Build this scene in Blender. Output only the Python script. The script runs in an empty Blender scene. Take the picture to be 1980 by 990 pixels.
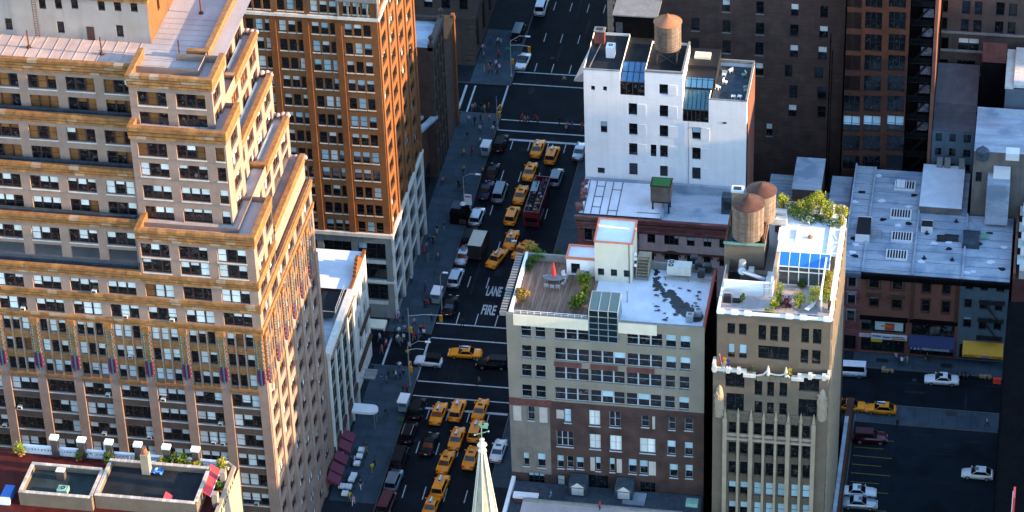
import bpy, math, random
from mathutils import Vector, Matrix
R = math.radians
scene = bpy.context.scene
# ------------------------------------------------------------------ camera
FPX, CAMH = 5955.0, 280.0
PITCH, ROLL, YAW = R(34.95), R(-2.119), R(-10.878)
FW = Vector((math.sin(YAW) * math.cos(PITCH), math.cos(YAW) * math.cos(PITCH), -math.sin(PITCH)))
_rt = Vector((math.cos(YAW), -math.sin(YAW), 0)); _up = _rt.cross(FW)
RT = _rt * math.cos(ROLL) + _up * math.sin(ROLL)
UP = _up * math.cos(ROLL) - _rt * math.sin(ROLL)
cam_data = bpy.data.cameras.new("camera"); cam = bpy.data.objects.new("camera", cam_data)
scene.collection.objects.link(cam)
cam_data.sensor_width = 36; cam_data.lens = FPX / 1980 * 36
cam_data.clip_start = 5; cam_data.clip_end = 20000
cam.matrix_world = Matrix(((RT.x, UP.x, -FW.x, 0), (RT.y, UP.y, -FW.y, 0), (RT.z, UP.z, -FW.z, CAMH), (0, 0, 0, 1)))
scene.camera = cam
# ------------------------------------------------------------------ daylight: low sun from the right, evening
SUN_EL, SUN_AZ = R(13.0), R(-3.0)          # azimuth from +X towards +Y
world = bpy.data.worlds.new("World"); scene.world = world; world.use_nodes = True
wn = world.node_tree.nodes; bg = wn["Background"]
sky = wn.new("ShaderNodeTexSky"); sky.sky_type = 'NISHITA'; sky.sun_disc = False
sky.sun_elevation = SUN_EL; sky.sun_rotation = R(90) - SUN_AZ
sky.air_density = 1.0; sky.dust_density = 0.2; sky.ozone_density = 2.0
world.node_tree.links.new(sky.outputs[0], bg.inputs[0]); bg.inputs[1].default_value = 0.15
sun_d = bpy.data.lights.new("sun", 'SUN'); sun = bpy.data.objects.new("sun", sun_d); scene.collection.objects.link(sun)
sun_d.energy = 3.0; sun_d.angle = R(0.6); sun_d.color = (1.0, 0.67, 0.36)
sdir = Vector((math.cos(SUN_EL) * math.cos(SUN_AZ), math.cos(SUN_EL) * math.sin(SUN_AZ), math.sin(SUN_EL)))
sun.rotation_euler = (-sdir).to_track_quat('-Z', 'Y').to_euler(); sun.location = (200, 400, 300)
vs = scene.view_settings; vs.view_transform = 'Standard'; vs.look = 'None'; vs.gamma = 1.0; vs.exposure = 2.52; vs.use_curve_mapping = False
cy = scene.cycles
cy.max_bounces = 5; cy.diffuse_bounces = 3; cy.glossy_bounces = 2; cy.transmission_bounces = 2; cy.transparent_max_bounces = 4
cy.caustics_reflective = False; cy.caustics_refractive = False
try: cy.use_denoising = True
except Exception: pass
rng = random.Random(7)
# ------------------------------------------------------------------ pixel of the photograph (1980 wide) -> point of the place
def _ray(px, py): return FW + RT * ((px - 990) / FPX) - UP * ((py - 495) / FPX)
def at(px, py, z=0.0):
    d = _ray(px, py); t = (z - CAMH) / d.z; return (d.x * t, d.y * t)
def atY(px, py, Y):
    d = _ray(px, py); t = Y / d.y; return (d.x * t, CAMH + d.z * t)
def atX(px, py, X):
    d = _ray(px, py); t = X / d.x; return (d.y * t, CAMH + d.z * t)
# ------------------------------------------------------------------ materials
MATS = {}
def _mix(nt, a, b, f, blend='MIX'):
    n = nt.nodes.new("ShaderNodeMix"); n.data_type = 'RGBA'; n.blend_type = blend
    for i, v in ((0, f), (6, a), (7, b)):
        if isinstance(v, (int, float)): n.inputs[i].default_value = v
        elif isinstance(v, tuple): n.inputs[i].default_value = (*v[:3], 1)
        else: nt.links.new(v, n.inputs[i])
    return n.outputs[2]
def mat(name, col, rough=0.85, var=0.12, scale=0.7, streak=0.0, course=0.0, bump=0.15, metal=0.0, spec=0.15, dark=None, patch=0.0, coat=0.0, rnd=0.0, stretch=(1, 1, 1)):
    if name in MATS: return MATS[name]
    m = bpy.data.materials.new(name); m.use_nodes = True; nt = m.node_tree; L = nt.links
    b = nt.nodes["Principled BSDF"]; b.inputs["Roughness"].default_value = rough; b.inputs["Metallic"].default_value = metal
    b.inputs["Specular IOR Level"].default_value = spec; b.inputs["Coat Weight"].default_value = coat
    geo = nt.nodes.new("ShaderNodeNewGeometry")
    def noise(sc, st, detail=4, lo=.3, hi=.7):
        mp = nt.nodes.new("ShaderNodeMapping"); mp.inputs["Scale"].default_value = st; L.new(geo.outputs["Position"], mp.inputs["Vector"])
        n = nt.nodes.new("ShaderNodeTexNoise"); n.inputs["Scale"].default_value = sc; n.inputs["Detail"].default_value = detail; L.new(mp.outputs[0], n.inputs["Vector"])
        r = nt.nodes.new("ShaderNodeMapRange"); r.inputs[1].default_value = lo; r.inputs[2].default_value = hi; L.new(n.outputs["Fac"], r.inputs[0])
        return r.outputs[0], n.outputs["Fac"]
    d = dark or tuple(c * .35 for c in col)
    f1, raw = noise(scale, stretch, 6)
    c = _mix(nt, tuple(v * (1 - var) for v in col), tuple(min(1, v * (1 + var)) for v in col), f1)
    f2, raw2 = noise(6.0, stretch, 3)
    c = _mix(nt, c, _mix(nt, tuple(1 - var for _ in col), (1, 1, 1), f2), 1.0, 'MULTIPLY')
    if streak:
        f3, _ = noise(1.0, (1.6, 1.6, .09), 5, .48, .75); k = nt.nodes.new("ShaderNodeMath"); k.operation = 'MULTIPLY'; k.inputs[1].default_value = streak
        L.new(f3, k.inputs[0]); c = _mix(nt, c, d, k.outputs[0])
    if course:
        f4, _ = noise(1.0, (.5, .5, 5.0), 3, .35, .7); k = nt.nodes.new("ShaderNodeMath"); k.operation = 'MULTIPLY'; k.inputs[1].default_value = course
        L.new(f4, k.inputs[0]); c = _mix(nt, c, d, k.outputs[0])
    if patch:
        f5, _ = noise(.22, (1, 1, 1), 5, .52, .62); k = nt.nodes.new("ShaderNodeMath"); k.operation = 'MULTIPLY'; k.inputs[1].default_value = patch
        L.new(f5, k.inputs[0]); c = _mix(nt, c, d, k.outputs[0])
    if rnd:
        oi = nt.nodes.new("ShaderNodeObjectInfo"); mr = nt.nodes.new("ShaderNodeMapRange"); mr.inputs[3].default_value = 1 - rnd; mr.inputs[4].default_value = 1 + rnd
        L.new(oi.outputs["Random"], mr.inputs[0])
        cc = nt.nodes.new("ShaderNodeCombineColor"); [L.new(mr.outputs[0], cc.inputs[i]) for i in range(3)]
        c = _mix(nt, c, cc.outputs[0], 1.0, 'MULTIPLY')
    L.new(c, b.inputs["Base Color"])
    if bump:
        bp_ = nt.nodes.new("ShaderNodeBump"); bp_.inputs["Strength"].default_value = bump; bp_.inputs["Distance"].default_value = .05
        L.new(raw2, bp_.inputs["Height"]); L.new(bp_.outputs[0], b.inputs["Normal"])
    MATS[name] = m; return m
def paint(name, col, rough=.45, coat=.0, spec=.5, metal=0.0, var=.05): return mat(name, col, rough, var, 1.5, bump=0, spec=spec, coat=coat, metal=metal)
def glass(name, col=(.012, .016, .02), rough=.06, clutter=.5, spec=.6):
    if name in MATS: return MATS[name]
    m = bpy.data.materials.new(name); m.use_nodes = True; nt = m.node_tree; L = nt.links; b = nt.nodes["Principled BSDF"]
    b.inputs["Roughness"].default_value = rough; b.inputs["Specular IOR Level"].default_value = spec
    geo = nt.nodes.new("ShaderNodeNewGeometry"); n = nt.nodes.new("ShaderNodeTexNoise"); n.inputs["Scale"].default_value = 1.9; n.inputs["Detail"].default_value = 3
    L.new(geo.outputs["Position"], n.inputs["Vector"])
    r = nt.nodes.new("ShaderNodeValToRGB"); L.new(n.outputs["Fac"], r.inputs[0])
    e = r.color_ramp.elements; e[0].position = .5; e[0].color = (*col, 1); e[1].position = .74; e[1].color = (col[0] + .16 * clutter, col[1] + .13 * clutter, col[2] + .1 * clutter, 1)
    x = e.new(.6); x.color = (col[0] * 1.6 + .012 * clutter, col[1] * 1.6 + .01 * clutter, col[2] * 1.6 + .01 * clutter, 1)
    L.new(r.outputs[0], b.inputs["Base Color"])
    n2 = nt.nodes.new("ShaderNodeTexNoise"); n2.inputs["Scale"].default_value = .9; L.new(geo.outputs["Position"], n2.inputs["Vector"])
    bu = nt.nodes.new("ShaderNodeBump"); bu.inputs["Strength"].default_value = .12; bu.inputs["Distance"].default_value = .1; L.new(n2.outputs["Fac"], bu.inputs["Height"]); L.new(bu.outputs[0], b.inputs["Normal"])
    MATS[name] = m; return m
# ------------------------------------------------------------------ mesh building
class MB:
    def __init__(s): s.v = []; s.f = []; s.m = []
    def face(s, pts, mi=0):
        i = len(s.v); s.v += [tuple(p) for p in pts]; s.f.append(tuple(range(i, i + len(pts)))); s.m.append(mi); return s
    def box(s, x0, x1, y0, y1, z0, z1, mi=0, top=None, bottom=True):
        i = len(s.v)
        s.v += [(x0, y0, z0), (x1, y0, z0), (x1, y1, z0), (x0, y1, z0), (x0, y0, z1), (x1, y0, z1), (x1, y1, z1), (x0, y1, z1)]
        fs = [(0, 1, 5, 4), (1, 2, 6, 5), (2, 3, 7, 6), (3, 0, 4, 7), (4, 5, 6, 7)] + ([(3, 2, 1, 0)] if bottom else [])
        for k, q in enumerate(fs): s.f.append(tuple(i + a for a in q)); s.m.append(mi if (k != 4 or top is None) else top)
        return s
    def obox(s, c, u, hl, hw, z0, z1, mi=0, top=None):
        ux, uy = u; px, py = -uy, ux
        P = [(c[0] + a * hl * ux + b * hw * px, c[1] + a * hl * uy + b * hw * py) for a, b in ((-1, -1), (1, -1), (1, 1), (-1, 1))]
        return s.prism(P, z0, z1, mi, top)
    def prism(s, P, z0, z1, mi=0, top=None, bottom=True):
        n = len(P); i = len(s.v); s.v += [(x, y, z0) for x, y in P] + [(x, y, z1) for x, y in P]
        for k in range(n): s.f.append((i + k, i + (k + 1) % n, i + n + (k + 1) % n, i + n + k)); s.m.append(mi)
        s.f.append(tuple(i + n + k for k in range(n))); s.m.append(mi if top is None else top)
        if bottom: s.f.append(tuple(i + n - 1 - k for k in range(n))); s.m.append(mi)
        return s
    def cyl(s, cx, cy, z0, z1, r0, r1=None, n=16, mi=0, cap=True, a0=0.0):
        r1 = r0 if r1 is None else r1; i = len(s.v)
        for r, z in ((r0, z0), (r1, z1)):
            s.v += [(cx + r * math.cos(a0 + 2 * math.pi * k / n), cy + r * math.sin(a0 + 2 * math.pi * k / n), z) for k in range(n)]
        for k in range(n): s.f.append((i + k, i + (k + 1) % n, i + n + (k + 1) % n, i + n + k)); s.m.append(mi)
        if cap:
            s.f.append(tuple(i + n + k for k in range(n))); s.m.append(mi); s.f.append(tuple(i + n - 1 - k for k in range(n))); s.m.append(mi)
        return s
    def lathe(s, cx, cy, prof, n=20, mi=0):
        i = len(s.v)
        for r, z in prof: s.v += [(cx + r * math.cos(2 * math.pi * k / n), cy + r * math.sin(2 * math.pi * k / n), z) for k in range(n)]
        for j in range(len(prof) - 1):
            for k in range(n):
                a = i + j * n + k; b = i + j * n + (k + 1) % n; s.f.append((a, b, b + n, a + n)); s.m.append(mi)
        s.f.append(tuple(i + (len(prof) - 1) * n + k for k in range(n))); s.m.append(mi)
        s.f.append(tuple(i + n - 1 - k for k in range(n))); s.m.append(mi)
        return s
    def beam(s, a, b, r=.05, mi=0, n=6):
        a = Vector(a); b = Vector(b); d = (b - a); L = d.length
        if L < 1e-6: return s
        d /= L; h = Vector((0, 0, 1)) if abs(d.z) < .9 else Vector((1, 0, 0)); p = d.cross(h).normalized(); q = d.cross(p); i = len(s.v)
        for c in (a, b): s.v += [tuple(c + p * (r * math.cos(2 * math.pi * k / n)) + q * (r * math.sin(2 * math.pi * k / n))) for k in range(n)]
        for k in range(n): s.f.append((i + k, i + n + k, i + n + (k + 1) % n, i + (k + 1) % n)); s.m.append(mi)
        s.f.append(tuple(i + k for k in range(n))); s.m.append(mi); s.f.append(tuple(i + 2 * n - 1 - k for k in range(n))); s.m.append(mi)
        return s
    def mesh(s, name, mats, smooth=False):
        me = bpy.data.meshes.new(name); me.from_pydata(s.v, [], s.f)
        for m in (mats if isinstance(mats, (list, tuple)) else [mats]): me.materials.append(m)
        me.polygons.foreach_set("material_index", s.m)
        if smooth: me.polygons.foreach_set("use_smooth", [True] * len(s.f))
        me.update(); return me
COL = scene.collection
def put(name, me, parent=None, loc=(0, 0, 0), rz=0.0):
    o = bpy.data.objects.new(name, me); COL.objects.link(o); o.location = loc
    if rz: o.rotation_euler = (0, 0, rz)
    if parent is not None: o.parent = parent
    return o
def tag(o, label, cat, group=None, kind=None):
    if label: o["label"] = label
    if cat: o["category"] = cat
    if group: o["group"] = group
    if kind: o["kind"] = kind
    return o
def thing(name, label, cat, loc=(0, 0, 0), rz=0.0, group=None): return tag(put(name, None, None, loc, rz), label, cat, group)
def wpart(name, mb, mats, th, smooth=False):
    """part whose mesh is written in place coordinates, under an unrotated thing"""
    return put(name, mb.mesh(name, mats, smooth), th, tuple(-c for c in th.location))
def struct(name, mb, mats): o = put(name, mb.mesh(name, mats)); o["kind"] = "structure"; return o
def copy_tree(o, parent=None):
    c = o.copy(); COL.objects.link(c); c.parent = parent
    for ch in list(o.children): copy_tree(ch, c)
    return c
# ------------------------------------------------------------------ material palette
M = dict(
    tan=mat("tan_brick", (.29, .2, .162), var=.13, course=.12, streak=.22, patch=.2, dark=(.2, .14, .11), bump=.2),
    tan_sp=mat("brown_brick", (.15, .09, .066), var=.15, course=.3, streak=.15),
    terra=mat("orange_terracotta", (.29, .14, .055), rough=.6, var=.28, scale=1.4, streak=.35, dark=(.2, .075, .02), bump=.15),
    terra_l=mat("pale_orange_terracotta", (.38, .185, .065), rough=.6, var=.25, scale=1.4, streak=.3, dark=(.2, .09, .03)), terra_p=mat("patched_terracotta", (.36, .25, .165), rough=.6, var=.2, streak=.3, dark=(.2, .12, .07)), terra_d=mat("dark_terracotta", (.12, .05, .018), rough=.7, var=.3, scale=1.4, streak=.35, dark=(.07, .03, .012)),
    teal=paint("teal_glaze", (.04, .12, .15), .85, spec=.05), purple=paint("purple_glaze", (.1, .022, .07), .85, spec=.05),
    obrick=mat("orange_brick", (.205, .088, .036), var=.16, course=.22, streak=.25, dark=(.12, .04, .012)),
    obrick_d=mat("orange_brick_pier", (.18, .07, .026), var=.16, course=.2, streak=.25, dark=(.1, .035, .012)),
    lime=mat("white_limestone", (.6, .58, .53), var=.1, streak=.3, dark=(.22, .2, .18)),
    lime_g=mat("grey_limestone", (.22, .225, .22), var=.12, streak=.35),
    white=mat("white_painted_brick", (.86, .86, .85), var=.05, scale=.35, course=.08, streak=.22, dark=(.52, .52, .51), bump=.1),
    white_p=mat("white_panel", (.8, .8, .8), var=.04),
    beige=mat("beige_stucco", (.25, .22, .175), var=.13, scale=.3, streak=.4, course=.15, dark=(.19, .165, .135)),
    cream=mat("cream_paint", (.68, .62, .49), var=.07, scale=.4, streak=.15, dark=(.35, .31, .23)),
    redbrick=mat("worn_red_brick", (.07, .043, .038), var=.35, scale=.6, course=.35, patch=.55, streak=.2, dark=(.075, .05, .045)),
    redbrick_l=mat("dark_red_spandrel", (.15, .062, .055), var=.2, course=.3, streak=.4),
    greypatch=mat("grey_cement_render", (.19, .17, .15), var=.16, scale=.5, streak=.4, patch=.3),
    gothic=mat("gothic_limestone", (.155, .122, .09), var=.13, streak=.42, course=.22, dark=(.13, .105, .08)),  # darkened wall stone: shade between the piers put into the colour
    gothic_l=mat("pale_gothic_stone", (.34, .275, .2), var=.12, streak=.3, dark=(.2, .16, .12)),  # lightened so the piers stand out against the darkened wall
    coping=mat("white_coping", (.76, .76, .76), rough=.6, var=.06, bump=.05),
    dbrick=mat("dark_brown_brick", (.1, .064, .054), var=.24, scale=.5, course=.4, streak=.25, dark=(.03, .02, .018)),
    gbrick=mat("rust_brown_brick", (.075, .033, .022), var=.22, course=.3, streak=.25),
    near_black=mat("near_black_wall", (.006, .006, .007), var=.25, spec=.02),  # near-black tone shared by walls, slots and trim
    dbeige=mat("grey_brown_brick", (.09, .07, .063), var=.16, course=.3, streak=.3),
    pinkst=mat("pink_brownstone", (.19, .085, .062), var=.13, streak=.3, course=.12, dark=(.15, .07, .05)),
    brownst=mat("dark_brownstone", (.09, .047, .034), var=.2, streak=.4),
    bluest=mat("blue_grey_paint", (.09, .135, .17), var=.09, streak=.25),
    rom=mat("maroon_brick", (.15, .042, .042), var=.3, scale=.9, course=.3, patch=.3, dark=(.3, .21, .2)),
    rompale=mat("pale_pink_stone", (.42, .32, .3), var=.12, streak=.35, dark=(.25, .17, .15)),
    stucco=mat("stained_grey_stucco", (.32, .285, .27), var=.1, scale=.35, streak=.45, dark=(.25, .17, .1), patch=.15),
    roof=mat("silver_roof", (.4, .36, .35), rough=.7, var=.12, scale=.5, patch=.2, dark=(.2, .19, .21), stretch=(1, .3, 1)),
    roof_p=mat("pinkish_metal_roof", (.5, .38, .34), rough=.6, var=.14, scale=.6, streak=0, patch=.25, dark=(.3, .25, .27)),
    roof_w=mat("white_roof_coating", (.68, .73, .8), rough=.6, var=.09, scale=.5, patch=.22, dark=(.36, .38, .43)),
    roof_b=mat("pale_silver_roofing", (.38, .44, .51), rough=.6, var=.24, scale=.5, patch=.7, dark=(.17, .24, .33), stretch=(.35, 1.4, 1)),
    tar=mat("black_tar", (.022, .023, .026), rough=.55, var=.3, spec=.5),
    tar_g=mat("tar_roofing", (.019, .022, .026), rough=.6, var=.35, scale=.5, patch=.3),
    flash=mat("weathered_flashing", (.065, .09, .115), rough=.5, var=.25, scale=1.5, patch=.4, metal=.2),
    deck=mat("wooden_decking", (.25, .16, .115), rough=.7, var=.3, scale=.9, stretch=(3, .35, 1), rnd=.18),
    redtile=mat("dark_red_terrace_tile", (.075, .012, .01), rough=.6, var=.3),
    brownframe=paint("oxblood_window_frame", (.045, .017, .014), .5), darkframe=paint("black_window_frame", (.018, .018, .02), .4),
    greyframe=paint("grey_window_frame", (.38, .42, .46), .45), whiteframe=paint("white_window_frame", (.6, .62, .62), .45), greenframe=paint("dark_green_frame", (.02, .03, .028), .4),
    blind=mat("white_roller_blind", (.72, .75, .73), rough=.35, var=.06, bump=0, rnd=.14, spec=.6), shade_b=mat("blue_white_blind", (.42, .6, .68), rough=.35, var=.06, bump=0, rnd=.15, spec=.6),
    amber_sheen=mat("amber_reflection", (.2, .085, .025), rough=.4, var=.25, bump=0, rnd=.3, spec=.6), board=mat("window_board", (.45, .42, .38), var=.1, streak=.2),  # amber panes: reflected evening light put into the colour
    glass=glass("dark_window_glass", (.006, .008, .01), .06, .35), glass_b=glass("sky_window_glass", (.018, .024, .03), .05, .15), glass_w=glass("office_window_glass", (.008, .008, .009), .06, .9),
    sill=mat("stone_sill", (.55, .52, .47), var=.1, streak=.2), rust=mat("rusted_steel", (.12, .05, .025), rough=.8, var=.4, scale=3), black=paint("black_iron", (.012, .012, .014), .5),
    galv=mat("galvanised_metal", (.45, .47, .49), rough=.4, var=.12, scale=2, metal=.5), copper=mat("green_copper", (.2, .36, .3), rough=.7, var=.2, streak=.3),
    tankw=mat("weathered_tank_wood", (.19, .15, .12), var=.25, scale=1.2, streak=.6, dark=(.075, .06, .055), rnd=.22), tankcone=mat("rusty_tank_cone", (.32, .145, .075), var=.16, rough=.6, scale=1.2), tankroof=mat("brown_tank_cone", (.085, .042, .03), var=.25, rough=.6, scale=1.5),
    leaf=mat("leaf_green", (.12, .2, .02), rough=.6, var=.45, scale=2.2, bump=0), leaf_y=mat("leaf_yellow_green", (.34, .36, .03), rough=.6, var=.35, scale=2.2, bump=0), leaf_d=mat("leaf_dark_green", (.04, .09, .02), rough=.6, var=.4, scale=2.2, bump=0), leaf_r=mat("leaf_plum", (.07, .014, .03), rough=.6, var=.35, scale=2.2, bump=0), leaf_o=mat("leaf_orange", (.3, .17, .035), rough=.6, var=.35, scale=2.2, bump=0),
    bark=mat("bark", (.09, .06, .04), var=.25), pot=mat("clay_pot", (.3, .12, .06), var=.15),
)
# ------------------------------------------------------------------ walls with openings
def facade(mb, o, u, W, z0, z1, ops, depth=.3, mi=0, rmi=None, a_start=0.0):
    ux, uy = u; ix, iy = -uy, ux; rmi = mi if rmi is None else rmi
    ops = [(max(a0, a_start), min(a1, W), max(b0, z0), min(b1, z1)) for a0, a1, b0, b1 in ops if a1 > a_start + .05 and a0 < W - .05 and b1 > z0 + .05 and b0 < z1 - .05]
    us = sorted({a_start, W} | {round(x, 4) for p in ops for x in p[:2]}); zs = sorted({z0, z1} | {round(x, 4) for p in ops for x in p[2:]})
    iu = {x: i for i, x in enumerate(us)}; iz = {x: i for i, x in enumerate(zs)}
    hole = set()
    for a0, a1, b0, b1 in ops:
        for i in range(iu[round(a0, 4)], iu[round(a1, 4)]):
            for j in range(iz[round(b0, 4)], iz[round(b1, 4)]): hole.add((i, j))
    P = lambda a, z, d=0: (o[0] + ux * a + ix * d, o[1] + uy * a + iy * d, z)
    for j in range(len(zs) - 1):
        i = 0
        while i < len(us) - 1:
            if (i, j) in hole: i += 1; continue
            k = i
            while k < len(us) - 1 and (k, j) not in hole: k += 1
            mb.face([P(us[i], zs[j]), P(us[k], zs[j]), P(us[k], zs[j + 1]), P(us[i], zs[j + 1])], mi); i = k
    for a0, a1, b0, b1 in ops:
        D = depth
        mb.face([P(a0, b0), P(a1, b0), P(a1, b0, D), P(a0, b0, D)], rmi); mb.face([P(a0, b1, D), P(a1, b1, D), P(a1, b1), P(a0, b1)], rmi)
        mb.face([P(a0, b0), P(a0, b0, D), P(a0, b1, D), P(a0, b1)], rmi); mb.face([P(a1, b0, D), P(a1, b0), P(a1, b1), P(a1, b1, D)], rmi)
# ------------------------------------------------------------------ windows
_WC = {}
def wproto(w, h, n=1, frame='darkframe', fr=.07, mull=.14, rails=(.5,), cols=0):
    key = (round(w, 3), round(h, 3), n, frame, fr, mull, rails, cols)
    if key in _WC: return _WC[key]
    mb = MB(); d = .1
    mb.box(0, w, 0, d, 0, fr).box(0, w, 0, d, h - fr, h).box(0, fr, 0, d, fr, h - fr).box(w - fr, w, 0, d, fr, h - fr)
    pw = (w - 2 * fr - (n - 1) * mull) / n; panes = []
    for i in range(n):
        x = fr + i * (pw + mull)
        if i: mb.box(x - mull, x, -.02, d, fr, h - fr)
        for r in rails: mb.box(x, x + pw, .01, d - .02, h * r - .024, h * r + .024)
        for c in range(cols):
            xc = x + pw * (c + 1) / (cols + 1); mb.box(xc - .025, xc + .025, .015, d - .03, fr, h - fr)
        panes.append((x, fr, pw, h - 2 * fr))
    p = dict(key=key, frame=M[frame], mb=mb, panes=panes, mesh=mb.mesh("window", M[frame]), var={}, w=w, h=h)
    _WC[key] = p; return p
_PC = {}
def pane_mesh(w, h, f, g, bl):
    key = (round(w, 3), round(h, 3), f, g, bl)
    if key not in _PC:
        mb = MB(); zc = h * (1 - f)
        if f < 1: mb.face([(0, 0, 0), (w, 0, 0), (w, 0, zc), (0, 0, zc)], 0)
        if f > 0: mb.face([(0, -.012, zc), (w, -.012, zc), (w, -.012, h), (0, -.012, h)], 1)
        if 0 < f < 1: mb.face([(0, 0, zc), (w, 0, zc), (w, -.012, zc), (0, -.012, zc)], 1)
        _PC[key] = mb.mesh("pane", [M[g], M[bl]])
    return _PC[key]
DEFMIX = [(0, 'glass', 'blind', 5), (.35, 'glass', 'blind', 2), (.55, 'glass', 'blind', 2), (1, 'glass', 'blind', 1)]
def pick(mix):
    t = rng.random() * sum(m[3] for m in mix)
    for m in mix:
        t -= m[3]
        if t <= 0: return m
    return mix[-1]
_SILL = {}
def window(th, o, u, a0, z0, pr, recess=.26, detail=True, mix=DEFMIX, sill=None, same=.35, name="window"):
    ux, uy = u; ix, iy = -uy, ux; L = th.location
    loc = (o[0] + ux * a0 + ix * recess - L[0], o[1] + uy * a0 + iy * recess - L[1], z0 - L[2]); rz = math.atan2(uy, ux)
    first = pick(mix); ch = [first if rng.random() < same else pick(mix) for _ in pr['panes']]
    if detail:
        wo = put(name, pr['mesh'], th, loc, rz)
        for (x, z, w, h), c in zip(pr['panes'], ch): put("pane", pane_mesh(w, h, c[0], c[1], c[2]), wo, (x, .06, z))
        if sill:
            k = (pr['w'], sill)
            if k not in _SILL: _SILL[k] = MB().box(-.06, pr['w'] + .06, -.34, .02, -.16, -.004).mesh("sill", M[sill])
            put("sill", _SILL[k], wo)
        return wo
    key = tuple((c[0], c[1], c[2]) for c in ch)
    if key not in pr['var']:
        mb = MB(); mb.v = list(pr['mb'].v); mb.f = list(pr['mb'].f); mb.m = [0] * len(mb.f); ms = [pr['frame']]; ix_ = {}
        for (x, z, w, h), c in zip(pr['panes'], ch):
            for q in (c[1], c[2]):
                if q not in ix_: ix_[q] = len(ms); ms.append(M[q])
            zc = z + h * (1 - c[0])
            if c[0] < 1: mb.face([(x, .06, z), (x + w, .06, z), (x + w, .06, zc), (x, .06, zc)], ix_[c[1]])
            if c[0] > 0: mb.face([(x, .05, zc), (x + w, .05, zc), (x + w, .05, z + h), (x, .05, z + h)], ix_[c[2]])
        pr['var'][key] = mb.mesh("window", ms)
    return put(name, pr['var'][key], th, loc, rz)
def face_of(th, mb, o, u, W, z0, z1, wins, depth=.3, mi=0, rmi=None, a_start=0.0, **kw):
    """wins: list of (a0, z0, proto, options)"""
    facade(mb, o, u, W, z0, z1, [(a, a + p['w'], z, z + p['h']) for a, z, p, _ in wins], depth, mi, rmi, a_start)
    for a, z, p, opt in wins:
        if a + .05 < a_start or a + p['w'] > W + .05 or z < z0 - .05 or z + p['h'] > z1 + .05: continue
        k = dict(kw); k.update(opt); window(th, o, u, a, z, p, **k)
def roof_block(mb, x0, x1, y0, y1, z, mi=0): mb.face([(x0, y0, z), (x1, y0, z), (x1, y1, z), (x0, y1, z)], mi)
def band(mb, x0, x1, yf, yb, z0, z1, out=.28, n=4, mi=0, gi=1, thick=.45, east=True, west=False):
    """grooved terracotta parapet band round the front and the right-hand side of a tier"""
    h = (z1 - z0) / n
    for k in range(n):
        a = z0 + k * h; o_ = out * (.72 + .28 * (k / max(1, n - 1)))
        for (p, q, ex, m_) in ((a, a + h * .78, o_, mi), (a + h * .78, a + h, o_ - .1, gi)) if k < n - 1 else ((a, a + h, o_ + .04, mi),):
            xe = x1 + ex if east else x1; xw = x0 - (ex if west else 0)
            if m_ == gi: mb.box(xw, xe, yf - ex, yf + thick, p, q, m_)
            else:
                x = xw - rng.uniform(0, 1)
                while x < xe - .02:
                    xa = max(x, xw); xb = min(x + 1.25, xe); mb.box(xa, xb - (.015 if xb < xe else 0), yf - ex + rng.uniform(0, .02), yf + thick, p, q, rng.choice((0, 0, 0, 0, 2, 2, 3)) if rng.random() < .55 else 0); x += 1.25
            if east: mb.box(x1 - thick, xe, yf + thick, yb, p, q, m_)
            if west: mb.box(xw, x0 + thick, yf + thick, yb, p, q, m_)
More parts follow.
